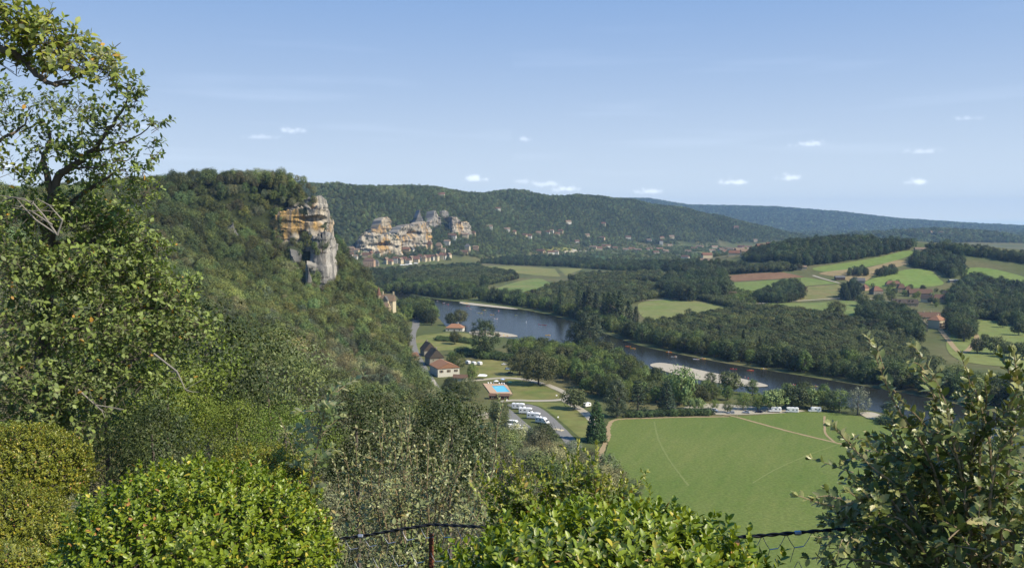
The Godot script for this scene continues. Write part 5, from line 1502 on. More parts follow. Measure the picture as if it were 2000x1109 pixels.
func make_camp() -> void:
	paint("tyre", lin(0.02, 0.02, 0.02), 0.9)
	paint("steel", lin(0.45, 0.46, 0.47), 0.4).metallic = 0.6
	paint("van_white", lin(0.80, 0.80, 0.78), 0.3)
	paint("grey_stripe", lin(0.25, 0.28, 0.33), 0.4)
	var over := "motorhomes on the parking lane"
	motorhome("white motorhome nearest the pool house, first of the parked row", Vector2(3.89, 501.4), -12, true, over)
	motorhome("white motorhome parked second in the row from the pool house", Vector2(7.88, 489.3), -10, true, over)
	motorhome("white motorhome parked third in the row from the pool house", Vector2(12.22, 476.5), -16, true, over)
	motorhome("low white motorhome at the near end of the parked row", Vector2(16.39, 465.5), -38, false, over)
	motorhome("white motorhome beside the dense walnut, upper of the two across the lane", Vector2(-0.27, 458.5), -24, true, over)
	motorhome("white motorhome beside the dense walnut, lower of the two across the lane", Vector2(1.88, 450.5), 12, false, over)
	var three := "three caravans on the lawn"
	caravan("white caravan on the lawn, first of three from the white house", Vector2(-33.8, 661), -55, three)
	caravan("white caravan on the lawn, middle one of three", Vector2(-29.2, 656.3), -58, three)
	caravan("white caravan on the lawn, last of three, out in the sun", Vector2(-24.6, 656.3), -60, three)
	caravan("white caravan half hidden by the dark cypress", Vector2(44.4, 507), 40)
	caravan("white caravan behind the meadow hedge", Vector2(92, 496), -20)
	motorhome("white motorhome with overhanging cab parked under the trees at the top of the meadow", Vector2(160.7, 492), 172, true)
	motorhome("white van with sloping front parked last along the top of the meadow", Vector2(174.1, 493.3), 172, false)
	motorhome("grey-white camper in the shade left of the overhanging-cab motorhome", Vector2(151.2, 493.3), 176, false)
	car("white car beside the round pale tree behind the hedge", Vector2(117.1, 496), -40, Color(0.85, 0.86, 0.88))
	car("silver car at the start of the field path", Vector2(124.9, 489.3), 178, Color(0.55, 0.58, 0.62), true)
	car("pale grey car parked right of the field path", Vector2(134, 490.6), 160, Color(0.62, 0.65, 0.70))
	car("dark blue car parked under the trees along the meadow", Vector2(141.7, 492), 165, Color(0.10, 0.13, 0.25))
	car("white car in the shade right of the campsite lawn", Vector2(-5.85, 656.3), 10, Color(0.85, 0.86, 0.86))
	car("pale blue car in the shade right of the campsite lawn", Vector2(-3.02, 635.8), 25, Color(0.5, 0.58, 0.68), true)
	car("black car in the shade right of the campsite lawn", Vector2(-1.47, 618.6), 15, Color(0.06, 0.06, 0.07))
	car("silver car in the shade, farthest behind the campsite lawn", Vector2(-4.83, 678.1), 5, Color(0.6, 0.62, 0.64))
	car("white car on the road before the dark-roofed houses", Vector2(-76.2, 701.4), 60, Color(0.85, 0.85, 0.85))
	# white awning beside the lawn
	var t := thing("party_awning", "white awning with sloping top at the bend of the drive", "awning", gp(Vector2(-20.6, 598.4)), -0.2)
	part("canopy", roof_mesh(6.0, 4.5, 1.0, 0.5, 0.1, 0.08), mats.white_paint, t).position.y = 2.3
	for x in [-2.8, 2.8]:
		for z in [-2.0, 2.0]:
			var st := new_st()
			tube(st, [Vector3(x, 0, z), Vector3(x, 2.35, z)], [0.05, 0.05], 6)
			part("post", done(st), mats.steel, t)
	pool()
	# tents
	var tan := paint("tent_canvas", lin(0.62, 0.42, 0.20), 0.9)
	t = thing("pointed_tent", "tan pointed bell tent among the campsite trees", "tent", gp(Vector2(46.3, 608.3)))
	var st := new_st()
	lathe(st, [[2.7, 0.0], [2.6, 0.7], [0.9, 3.0], [0.12, 4.6]], 10)
	part("canvas", done(st), tan, t)
	st = new_st()
	tube(st, [Vector3(0, 4.4, 0), Vector3(0, 4.9, 0)], [0.05, 0.03], 6)
	part("pole", done(st), mats.timber, t)
	# service point and posts at the end of the parking lane
	t = thing("service_point", "pale concrete motorhome service island at the end of the parking lane", "service point", gp(Vector2(24.2, 450.5)), -0.7)
	st = new_st()
	box(st, Vector3(0, 0.2, 0), Vector3(6.0, 0.3, 3.0))
	part("slab", done(st), mats.pale_wall, t)
	for x in [-1.6, 1.8]:
		st = new_st()
		box(st, Vector3(x, 1.0, 0), Vector3(0.45, 1.5, 0.35))
		part("terminal", done(st), mats.steel, t)
	for p in [Vector2(-3.10, 520), Vector2(27.7, 533.7), Vector2(25.5, 474)]:
		t = thing("notice_post", "small white notice post beside the campsite drive", "sign", gp(p), 0.3, "notice posts along the drive")
		st = new_st()
		box(st, Vector3(0, 0.9, -0.06), Vector3(0.1, 1.8, 0.1))
		part("post", done(st), mats.timber, t)
		st = new_st()
		box(st, Vector3(0, 1.6, 0.02), Vector3(0.9, 0.8, 0.05))
		part("board", done(st), mats.white_paint, t)
	for p in [Vector2(123.3, 484.1), Vector2(126.7, 482.8)]:
		t = thing("gate_post", "pale wooden post where the field path leaves the parking ground", "post", gp(p), 0.0, "posts at the field path")
		st = new_st()
		tube(st, [Vector3(0, -0.2, 0), Vector3(0, 1.5, 0)], [0.14, 0.13], 8)
		part("shaft", done(st), mats.pale_wall, t)
		st = new_st()
		tube(st, [Vector3(0, 1.5, 0), Vector3(0, 1.62, 0)], [0.16, 0.05], 8)
		part("cap", done(st), mats.white_paint, t)

func pool() -> void:
	var deck := paint("pool_deck", lin(0.60, 0.42, 0.29), 0.8, mats.fine, 0.6)
	var tile := paint("pool_tile", lin(0.16, 0.52, 0.66), 0.4)
	var water := paint("pool_water", lin(0.10, 0.50, 0.68), 0.05)
	var a := pts([-19.65, 579.5, -3.78, 577.6, 0.32, 543.3, -13.99, 546.5])
	var b := pts([-13.57, 570.4, -5.45, 572.2, -1.31, 550.6, -9.49, 549.8])
	var t := thing("swimming_pool", "bright blue swimming pool with a pale tiled deck", "swimming pool", gp((b[0] + b[1] + b[2] + b[3]) / 4.0))
	var o := t.position
	var st := new_st()
	var y := 0.5
	for i in 4:
		var j := (i + 1) % 4
		var a0 := Vector3(a[i].x, y, -a[i].y) - Vector3(o.x, 0, o.z)
		var a1 := Vector3(a[j].x, y, -a[j].y) - Vector3(o.x, 0, o.z)
		var b0 := Vector3(b[i].x, y, -b[i].y) - Vector3(o.x, 0, o.z)
		var b1 := Vector3(b[j].x, y, -b[j].y) - Vector3(o.x, 0, o.z)
		quad(st, a0, b0, b1, a1)
		quad(st, a0, a1, a1 - Vector3(0, 0.6, 0), a0 - Vector3(0, 0.6, 0))
		quad(st, b0 - Vector3(0, 0.3, 0), b1 - Vector3(0, 0.3, 0), b1, b0)
	part("deck", done(st), deck, t)
	st = new_st()
	var q := []
	for i in 4:
		q.append(Vector3(b[i].x - o.x, 0.38, -b[i].y - o.z))
	quad(st, q[3], q[2], q[1], q[0])
	part("water", done(st), water, t)
	st = new_st()
	for i in 4:
		var j := (i + 1) % 4
		quad(st, q[i] + Vector3(0, 0.122, 0), q[j] + Vector3(0, 0.122, 0), (q[j] * 0.955) + Vector3(0, 0.122, 0), (q[i] * 0.955) + Vector3(0, 0.122, 0))
	part("rim_tiles", done(st), tile, t)
	# loungers and a parasol on the deck's far side
	for p in [Vector2(-15.83, 578.5), Vector2(-14.11, 578.4), Vector2(-12.38, 578), Vector2(-8.58, 577.3), Vector2(-6.86, 576.9), Vector2(-5.14, 575.8)]:
		var l := thing("sun_lounger", "white sun lounger on the far side of the pool deck", "lounger", gp(p, 0.5), rng.randf_range(-0.3, 0.3), "sun loungers by the pool")
		st = new_st()
		box(st, Vector3(0, 0.33, 0.3), Vector3(0.62, 0.08, 1.3))
		part("seat", done(st), mats.white_paint, l)
		st = new_st()
		box(st, Vector3.ZERO, Vector3(0.62, 0.07, 0.75))
		var bk := part("backrest", done(st), mats.white_paint, l)
		bk.position = Vector3(0, 0.54, -0.62)
		bk.rotation.x = 0.75
		for x in [-0.26, 0.26]:
			for z in [-0.2, 0.85]:
				st = new_st()
				box(st, Vector3(x, 0.15, z), Vector3(0.06, 0.3, 0.06))
				part("leg", done(st), mats.white_paint, l)
	for k in [[Vector2(-10.67, 578.7), "white_paint", "white parasol open on the far side of the pool deck"], [Vector2(-6.26, 585), "parasol_blue", "pale blue parasol behind the pool deck"], [Vector2(-1.37, 575.8), "parasol_green", "dark green parasol at the corner of the pool deck"]]:
		if k[1] == "parasol_blue":
			paint("parasol_blue", lin(0.45, 0.55, 0.72), 0.8)
			paint("parasol_green", lin(0.03, 0.14, 0.12), 0.8)
		var u := thing("parasol", k[2], "parasol", gp(k[0], 0.0))
		st = new_st()
		tube(st, [Vector3.ZERO, Vector3(0, 2.7, 0)], [0.04, 0.03], 6)
		part("pole", done(st), mats.steel, u)
		st = new_st()
		lathe(st, [[1.75, 2.15], [1.72, 2.2], [0.9, 2.6], [0.03, 2.8]], 8)
		part("canopy", done(st), mats[k[1]], u)

# ---------------------------------------------------------------- boats and people
func ring_body(st: SurfaceTool, path: Array, radii: Array, flat := 1.0) -> void:
	tube(st, path, radii, 7)

func seated_person() -> ArrayMesh:
	# one continuous figure sitting in a boat: hips, chest, neck and head in one skin, legs stretched forward, arms to the paddle
	var st := new_st()
	tube(st, [Vector3(0, 0.05, 0), Vector3(0, 0.18, 0), Vector3(0, 0.38, 0.02), Vector3(0, 0.55, 0.03), Vector3(0, 0.62, 0.03), Vector3(0, 0.67, 0.03), Vector3(0, 0.74, 0.05), Vector3(0, 0.84, 0.05), Vector3(0, 0.90, 0.04)], [0.10, 0.17, 0.15, 0.19, 0.10, 0.06, 0.09, 0.10, 0.03], 8)
	for s in [-1, 1]:
		tube(st, [Vector3(s * 0.09, 0.14, 0.02), Vector3(s * 0.13, 0.26, 0.42), Vector3(s * 0.10, 0.10, 0.80), Vector3(s * 0.10, 0.16, 0.92)], [0.09, 0.07, 0.05, 0.04], 6)
		tube(st, [Vector3(s * 0.17, 0.56, 0.03), Vector3(s * 0.27, 0.36, 0.16), Vector3(s * 0.24, 0.40, 0.40)], [0.06, 0.05, 0.035], 6)
	return done(st)

func standing_person() -> ArrayMesh:
	var st := new_st()
	tube(st, [Vector3(0, 0.82, 0), Vector3(0, 0.95, 0), Vector3(0, 1.12, 0), Vector3(0, 1.38, 0), Vector3(0, 1.46, 0), Vector3(0, 1.52, 0), Vector3(0, 1.58, 0.02), Vector3(0, 1.68, 0.02), Vector3(0, 1.75, 0.01)], [0.10, 0.17, 0.14, 0.19, 0.10, 0.06, 0.09, 0.10, 0.03], 8)
	for s in [-1, 1]:
		tube(st, [Vector3(s * 0.09, 0.95, 0), Vector3(s * 0.11, 0.5, 0.03), Vector3(s * 0.12, 0.08, 0), Vector3(s * 0.12, 0.03, 0.18)], [0.10, 0.065, 0.045, 0.04], 6)
		tube(st, [Vector3(s * 0.18, 1.39, 0), Vector3(s * 0.26, 1.12, 0.03), Vector3(s * 0.25, 0.85, 0.12)], [0.06, 0.048, 0.035], 6)
	return done(st)

func canoe_mesh(l: float, w: float, h: float) -> ArrayMesh:
	var st := new_st()
	var rings := []
	var n := 13
	for i in n:
		var u := 2.0 * i / (n - 1) - 1.0
		var hw := w * 0.5 * pow(maxf(0.0, 1.0 - pow(absf(u), 2.4)), 0.75) + 0.01
		var top := h * (0.62 + 0.38 * u * u)
		var ring := []
		for k in 9:
			var a := PI * k / 8.0
			ring.append(Vector3(cos(a) * hw, top - sin(a) * top * 1.05, u * l * 0.5))
		for k in 9:
			var a := PI * (8 - k) / 8.0
			ring.append(Vector3(cos(a) * hw * 0.86, top + 0.03 - sin(a) * top * 0.8, u * l * 0.5 * 0.97))
		rings.append(ring)
	for i in range(1, n):
		for k in 18:
			var j := (k + 1) % 18
			quad(st, rings[i - 1][k], rings[i][k], rings[i][j], rings[i - 1][j])
	return done(st)

func make_boats() -> void:
	var hull := canoe_mesh(5.0, 0.95, 0.42)
	var sit := seated_person()
	var stand := standing_person()
	var pd := new_st()
	tube(pd, [Vector3(-1.05, 0, 0), Vector3(1.05, 0, 0)], [0.018, 0.018], 5)
	box(pd, Vector3(-1.2, 0, 0), Vector3(0.42, 0.02, 0.17))
	box(pd, Vector3(1.2, 0, 0), Vector3(0.42, 0.02, 0.17))
	var paddle := done(pd)
	var hues := {"yellow": lin(0.85, 0.55, 0.03), "orange": lin(0.75, 0.25, 0.03), "red": lin(0.55, 0.05, 0.05), "pink": lin(0.75, 0.25, 0.25), "white": lin(0.75, 0.74, 0.70), "green": lin(0.05, 0.22, 0.10), "lime": lin(0.60, 0.62, 0.15)}
	for k in hues:
		paint("hull_" + k, hues[k], 0.35)
	var shirts := [["white shirt", lin(0.7, 0.7, 0.68)], ["red top", lin(0.5, 0.06, 0.05)], ["blue shirt", lin(0.08, 0.16, 0.4)], ["bare back", lin(0.5, 0.28, 0.18)], ["dark shirt", lin(0.05, 0.05, 0.06)], ["orange life vest", lin(0.75, 0.25, 0.04)]]
	for k in shirts:
		paint("cloth_" + k[0], k[1], 0.9)
	var list := [
		[Vector2(-91.2, 1152.5), "pink", 60, 2, "upstream by the bend"], [Vector2(-84.2, 1131.4), "pink", 50, 1, "second downstream of the bend"], [Vector2(-101.9, 1181.8), "white", 20, 1, "nearest the bend of the river"],
		[Vector2(-56.5, 1111), "red", 80, 1, "off the far beach"], [Vector2(-51.3, 1072.4), "white", 20, 1, "in mid-river below the far beach"], [Vector2(-33.8, 1060.1), "lime", 75, 2, "out in mid-river behind the orange-roofed house"],
		[Vector2(-40.8, 1030.6), "white", 70, 1, "leading a close pair by the river house"], [Vector2(-37.6, 1024.9), "lime", 80, 1, "following a close pair by the river house"], [Vector2(-16.20, 1054.1), "pink", 10, 1, "farther out than the yellow one in mid-river"],
		[Vector2(-23.3, 1008.2), "yellow", 80, 2, "in mid-river off the very tall dark tree"], [Vector2(-18.29, 966.1), "white", 85, 3, "nearest the very tall dark tree"], [Vector2(4.74, 1002.7), "lime", 30, 1, "near the far bank opposite the very tall dark tree"],
		[Vector2(29.2, 913.5), "pink", 40, 1, "beside the red one left of the huge bank tree"], [Vector2(33.9, 909), "red", 70, 2, "left of the huge bank tree"], [Vector2(34.3, 827.5), "yellow", 80, 1, "at the near bank beside the huge tree"],
		[Vector2(101.4, 753.1), "orange", 80, 2, "right of the huge bank tree"], [Vector2(104.1, 741), "yellow", 70, 2, "behind the orange one"], [Vector2(131.2, 720.6), "orange", 80, 2, "upstream of the gravel bar"],
		[Vector2(130.9, 696.1), "white", 85, 2, "near the head of the gravel bar"], [Vector2(146, 683.1), "white", 75, 1, "beside the long yellow one"], [Vector2(151.8, 685.7), "yellow", 85, 3, "above the gravel bar"],
		[Vector2(175.4, 673.1), "yellow", 80, 2, "opposite the gravel bar"], [Vector2(164.1, 638), "red", 80, 2, "close to the gravel bar"], [Vector2(174.8, 631.4), "red", 85, 2, "second off the end of the gravel bar"],
		[Vector2(186.9, 638), "yellow", 75, 2, "downstream of the second red one"], [Vector2(188.1, 574), "green", 85, 3, "with three paddlers below the gravel bar"], [Vector2(200.6, 570.4), "lime", 70, 2, "farthest downstream before the silver willow"], [Vector2(227.2, 507), "white", 60, 1, "beyond the dark bank trees"]]
	for a in list:
		var p := gp(a[0], 0.02)
		var turn := deg_to_rad(float(a[2]) + rng.randf_range(-12, 12))
		var t := thing("canoe", "%s canoe %s" % [a[1], a[4]], "canoe", p, turn, "canoes on the river")
		part("hull", hull, mats["hull_" + a[1]], t)
		var sg := new_st()
		for k in int(a[3]):
			box(sg, Vector3(0, 0.16, 0.9 - k * 1.25), Vector3(0.72, 0.06, 0.3))
		part("thwart", done(sg), mats.timber, t)
		for k in int(a[3]):
			var z := 0.9 - k * 1.25
			var sh: Array = shirts[rng.randi() % shirts.size()]
			var who := part("person", sit, mats["cloth_" + sh[0]], self)
			who.transform = Transform3D(Basis(Vector3.UP, turn), p + Basis(Vector3.UP, turn) * Vector3(0, 0.14, z))
			tag(who, "%s person in %s canoe %s" % [sh[0], a[1], a[4]], "person", "canoe paddlers")
			var bar := part("paddle", paddle, mats.white_paint, self)
			bar.transform = Transform3D(Basis(Vector3.UP, turn) * Basis(Vector3.BACK, rng.randf_range(-0.5, 0.5)), p + Basis(Vector3.UP, turn) * Vector3(0, 0.56, z + 0.42))
			tag(bar, "paddle over the %s canoe %s" % [a[1], a[4]], "paddle", "canoe paddles")
	# boats drawn up on the beaches
	var up := [[Vector2(-62.4, 1148.9), "yellow"], [Vector2(-60.2, 1145.3), "yellow"], [Vector2(-58, 1141.8), "yellow"], [Vector2(-53.8, 1138.3), "white"], [Vector2(-51, 1134.8), "white"]]
	for a in up:
		var t := thing("canoe", "%s canoe drawn up on the far beach at the bend" % a[1], "canoe", gp(a[0], 0.3), rng.randf_range(0.9, 1.5), "canoes on the far beach")
		part("hull", hull, mats["hull_" + a[1]], t)
	up = [[Vector2(-32.8, 838.8), "white"], [Vector2(-28.8, 836.9), "pink"], [Vector2(-24.2, 835), "yellow"], [Vector2(-19.74, 833.1), "orange"], [Vector2(-15.76, 831.2), "yellow"], [Vector2(-11.76, 827.5), "pink"], [Vector2(-7.81, 823.8), "yellow"], [Vector2(-4.37, 820.2), "yellow"]]
	for a in up:
		var t := thing("canoe", "%s canoe drawn up on the near beach behind the very tall dark tree" % a[1], "canoe", gp(a[0], 0.32), rng.randf_range(0.0, 1.5), "canoes on the near beach")
		part("hull", hull, mats["hull_" + a[1]], t)
	# people on the gravel bar and one standing on a board
	var on := [[Vector2(137.2, 629.2), "dark shirt", "person in a dark shirt standing on the gravel bar near its middle", 0.32], [Vector2(158.1, 604.3), "white shirt", "person in a white shirt standing at the water's edge of the gravel bar", 0.32], [Vector2(162.2, 598.4), "bare back", "bare-backed person at the water's edge, first from the end of the gravel bar", 0.32], [Vector2(163.3, 594.5), "red top", "person in a red top near the end of the gravel bar", 0.32]]
	for a in on:
		var who := part("person", stand, mats["cloth_" + a[1]], self)
		who.position = gp(a[0], a[3])
		who.rotation.y = rng.randf() * TAU
		tag(who, a[2], "person", "people on the gravel bar")
	var bp := gp(Vector2(15.44, 932), 0.03)
	var b := thing("paddle_board", "white paddle board in mid-river left of the red canoe", "paddle board", bp, 0.3)
	var st := new_st()
	lathe(st, [[0.02, 0.0], [1.0, 0.02], [1.02, 0.07], [0.95, 0.12], [0.02, 0.13]], 16)
	var bd := part("deck", done(st), mats.hull_white, b)
	bd.scale = Vector3(0.4, 1, 1.7)
	st = new_st()
	box(st, Vector3(0, -0.04, -1.3), Vector3(0.03, 0.14, 0.25))
	part("fin", done(st), mats.hull_white, b)
	var who := part("person", stand, mats["cloth_white shirt"], self)
	who.position = bp + Vector3(0, 0.12, 0)
	tag(who, "person in a white shirt standing on the paddle board", "person")

# ---------------------------------------------------------------- the terrace edge: shrubs, the oak, the wire fence
const EYE := Vector3(0, 110, 0)

func leaf_mesh(length: float, width: float, teeth: int, cup: float, col: Color, blunt := 0.8) -> ArrayMesh:
	# blade along +z from its stalk, face up (+y), folded along the midrib and arched
	var n := 5 + teeth
	var st := new_st()
	st.set_smooth_group(0)
	st.set_color(col)
	var mid := []
	var lf := []
	var rt := []
	for i in n + 1:
		var u := float(i) / n
		var w := width * 0.5 * pow(sin(PI * pow(u, 0.85)), blunt) if i > 0 and i < n else 0.0
		if teeth > 0 and i > 0 and i < n:
			w *= 1.18 if i % 2 else 0.80
		var y := -length * 0.16 * u * u
		var z := length * u
		mid.append(Vector3(0, y, z))
		lf.append(Vector3(-w, y + w * cup, z + (length * 0.03 if i % 2 else 0.0)))
		rt.append(Vector3(w, y + w * cup, z + (length * 0.03 if i % 2 else 0.0)))
	for i in n:
		for s in [[lf, 1], [rt, 0]]:
			var e: Array = s[0]
			if s[1]:
				if i > 0:
					tri(st, mid[i], e[i], e[i + 1])
				tri(st, mid[i], e[i + 1], mid[i + 1])
			else:
				if i > 0:
					tri(st, mid[i], e[i + 1], e[i])
				tri(st, mid[i], mid[i + 1], e[i + 1])
	return done(st)

func pose(at: Vector3, dir: Vector3, up: Vector3, k: float) -> Transform3D:
	var z := dir.normalized()
	var x := up.cross(z)
	if x.length() < 0.01:
		x = Vector3.RIGHT.cross(z)
	x = x.normalized()
	return Transform3D(Basis(x * k, z.cross(x) * k, z * k), at)

func multi(called: String, mesh: Mesh, mat: Material, places: Array, tints: Array, parent: Node) -> MultiMeshInstance3D:
	var mm := MultiMesh.new()
	mm.transform_format = MultiMesh.TRANSFORM_3D
	mm.use_colors = true
	mm.mesh = mesh
	mm.instance_count = places.size()
	for i in places.size():
		mm.set_instance_transform(i, places[i])
		mm.set_instance_color(i, tints[i])
	var o := MultiMeshInstance3D.new()
	o.name = called
	o.multimesh = mm
	o.material_override = mat
	parent.add_child(o, true)
	o.set_meta("kind", "stuff")
	return o

func dress(t: Node3D, leaf: ArrayMesh, tones: Array, mat: Material, leaves: Array, most := 300) -> void:
	# leaves: [transform in the world, tone number]; the ones that show largest become parts, the rest one mass
	var o := t.position
	var ranked := []
	for l in leaves:
		var p: Vector3 = l[0].origin - EYE
		var seen: bool = p.y / -p.z > -0.40 and absf(p.x / -p.z) < 0.6 and l[0].basis.z.length() > 0.5
		ranked.append([p.length() if seen else 1e6 + p.length(), l])
	ranked.sort_custom(func(a, b): return a[0] < b[0])
	var shades := []
	for k in tones.size():
		var m: StandardMaterial3D = mat.duplicate()
		m.vertex_color_use_as_albedo = false
		m.albedo_color = Color(tones[k].r, tones[k].g, tones[k].b).linear_to_srgb()
		shades.append(m)
	var places := []
	var tints := []
	for i in ranked.size():
		var l: Array = ranked[i][1]
		var tf: Transform3D = l[0]
		tf.origin -= o
		if i < most:
			part("leaf", leaf, shades[l[1]], t).transform = tf
		else:
			places.append(tf)
			var g := rng.randf_range(0.8, 1.2)
			var c: Color = tones[l[1]]
			tints.append(Color(c.r * g, c.g * g, c.b * g))
	if places.size():
		multi("foliage", leaf, mat, places, tints, t)

func sprig(out: Array, at: Vector3, dir: Vector3, length: float, pairs: int, k: float, tones: Array, spread := 0.8, odd := 0.05) -> void:
	# a twig tip with leaves in opposite pairs, the upper ones young and steeper
	var d := dir.normalized()
	var side := d.cross(Vector3(rng.randfn(), rng.randfn(), rng.randfn())).normalized()
	var tone := 0 if rng.randf() < 0.6 else 1
	for i in pairs:
		var u := (i + 0.6) / pairs
		var p := at + d * length * u
		side = side.rotated(d, PI * 0.5 + rng.randf_range(-0.3, 0.3))
		for s in [-1.0, 1.0]:
			var out_dir: Vector3 = (side * s * spread * (1.15 - 0.45 * u) + d * (0.45 + 0.6 * u) + Vector3(rng.randfn(), rng.randfn(), rng.randfn()) * 0.16).normalized()
			var up: Vector3 = (d * 1.0 - side * s * 0.5 + Vector3(rng.randfn(), rng.randfn(), rng.randfn()) * 0.25).normalized()
			var tn := tone
			var r := rng.randf()
			if r < odd:
				tn = 2
			elif r < odd * 1.3:
				tn = 3
			out.append([pose(p, out_dir, up, k * rng.randf_range(0.75, 1.15) * (1.0 - 0.25 * u)), tn])

func box_mound(called: String, label: String, c: Vector3, r: Vector3, leaf_len: float, gap: float, tones: Array, lumps: float, seed_: int) -> void:
	var base := Vector3(c.x, ground(c.x, -c.z), c.z)
	var t := thing(called, label, "shrub", base, 0.0)
	var n := FastNoiseLite.new()
	n.seed = seed_
	n.frequency = 2.6
	var leaf := leaf_mesh(leaf_len, leaf_len * 0.54, 0, 0.35, Color.WHITE, 0.52)
	var leaves := []
	var st := new_st()
	var area := 4.0 * PI * pow((pow(r.x * r.y, 1.6) + pow(r.x * r.z, 1.6) + pow(r.y * r.z, 1.6)) / 3.0, 1.0 / 1.6)
	var count := int(area / (gap * gap))
	for i in count:
		var u := 1.0 - 2.0 * (i + 0.5) / count
		if u < -0.5:
			continue
		var a := i * 2.39996
		var s := sqrt(1.0 - u * u)
		var nrm := Vector3(cos(a) * s, u, sin(a) * s)
		var bump := 1.0 + lumps * n.get_noise_3dv(nrm * r * 3.0 + c) - absf(rng.randfn()) * 0.06 + maxf(0.0, rng.randfn() - 1.2) * 0.10
		var gapped := n.get_noise_3dv(nrm * r * 4.0 + c + Vector3(9, 0, 0))
		if gapped < -0.22:
			bump -= 0.10 + rng.randf() * 0.12                # hollows where the old wood shows
			if rng.randf() < 0.45:
				continue
		var p := c + nrm * r * bump
		var dir := (nrm / r).normalized() * 0.75 + Vector3.UP * 0.6 + Vector3(rng.randfn(), rng.randfn(), rng.randfn()) * 0.22
		sprig(leaves, p, dir, leaf_len * 1.7, 4, 1.0, tones)
		if i % 6 == 0:
			tube(st, [p, p - dir.normalized() * leaf_len * 3.0, p.lerp(c, 0.45)], [0.0012, 0.002, 0.003], 4)
	# older leaves deeper inside
	for i in count / 3:
		var nrm := Vector3(rng.randfn(), absf(rng.randfn()) * 0.9 - 0.2, rng.randfn()).normalized()
		sprig(leaves, c + nrm * r * rng.randf_range(0.7, 0.88), nrm + Vector3.UP * 0.3, leaf_len * 1.7, 3, 1.0, tones, 0.9, 0.02)
	var tw := part("twigs", done(st), mats.bark, t)
	tw.position = -base
	tw.set_meta("kind", "stuff")
	for k in 4:
		var sb := new_st()
		var a := TAU * k / 4.0 + 0.4
		tube(sb, [Vector3(0, -0.3, 0), Vector3(cos(a) * r.x * 0.3, (c.y - base.y) * 0.6, sin(a) * r.z * 0.3), c - base + Vector3(cos(a) * r.x * 0.5, r.y * 0.3, sin(a) * r.z * 0.5)], [0.02, 0.014, 0.006], 6)
		part("stem", done(sb), mats.bark, t)
	dress(t, leaf, tones, mats.box_leaf, leaves)

func shoot(stems: SurfaceTool, leaves: Array, path: Array, r0: float, gap: float, k: float, tones_n: int, bare_part := 0.15, spread := 0.9) -> void:
	# a leafy shoot along a smooth path
	var pts3 := []
	for i in path.size() - 1:
		var a: Vector3 = path[maxi(i - 1, 0)]
		var b: Vector3 = path[i]
		var c: Vector3 = path[i + 1]
		var d: Vector3 = path[mini(i + 2, path.size() - 1)]
		for j in 4:
			pts3.append(b.cubic_interpolate(c, a, d, j / 4.0))
	pts3.append(path[-1])
	var radii := []
	for i in pts3.size():
		radii.append(lerpf(r0, r0 * 0.22, float(i) / (pts3.size() - 1)))
	tube(stems, pts3, radii, 5)
	var total := 0.0
	for i in range(1, pts3.size()):
		total += pts3[i].distance_to(pts3[i - 1])
	var run := 0.0
	var next := total * bare_part
	var ang := rng.randf() * TAU
	for i in range(1, pts3.size()):
		var seg: float = pts3[i].distance_to(pts3[i - 1])
		var t: Vector3 = (pts3[i] - pts3[i - 1]).normalized()
		while next < run + seg:
			var p: Vector3 = pts3[i - 1].lerp(pts3[i], (next - run) / seg)
			ang += 2.4 + rng.randf_range(-0.4, 0.4)
			var side := t.cross(Vector3.UP if absf(t.y) < 0.9 else Vector3.RIGHT).normalized().rotated(t, ang)
			var near_tip := next / total
			var dir: Vector3 = side * spread * (1.1 - 0.4 * near_tip) + t * (0.35 + 0.5 * near_tip) + Vector3.UP * 0.15
			var up: Vector3 = t * 0.5 + Vector3.UP * 0.6 + Vector3(rng.randfn(), rng.randfn(), rng.randfn()) * 0.35
			var tone := rng.randi() % 2
			if near_tip > 0.8 and tones_n > 2 and rng.randf() < 0.6:
				tone = 2
			elif rng.randf() < 0.04 and tones_n > 3:
				tone = 3
			leaves.append([pose(p, dir, up, k * rng.randf_range(0.7, 1.15) * (1.0 - 0.35 * near_tip * near_tip)), tone])
			next += gap * rng.randf_range(0.7, 1.3)
		run += seg
	for j in 3:
		var t: Vector3 = (pts3[-1] - pts3[-2]).normalized()
		leaves.append([pose(pts3[-1], t + Vector3(rng.randfn(), rng.randfn(), rng.randfn()) * 0.4, Vector3(rng.randfn(), 1, rng.randfn()), k * 0.62), mini(2, tones_n - 1)])

func make_foreground() -> void:
	var lb := leaf_paint("box_leaf", Color.WHITE, 0.42, 0.5)
	lb.metallic_specular = 0.5
	var lh := leaf_paint("holm_leaf", Color.WHITE, 0.42, 0.35)
	lh.metallic_specular = 0.5
	leaf_paint("oak_leaf", Color.WHITE, 0.5, 0.6)
	paint("pale_bark", lin(0.22, 0.20, 0.17), 0.9)
	paint("twig_bark", lin(0.26, 0.20, 0.12), 0.9)
	box_shrubs()
	holm_shrub()
	middle_shrub()
	big_oak()
	slope_bushes()
	fence()

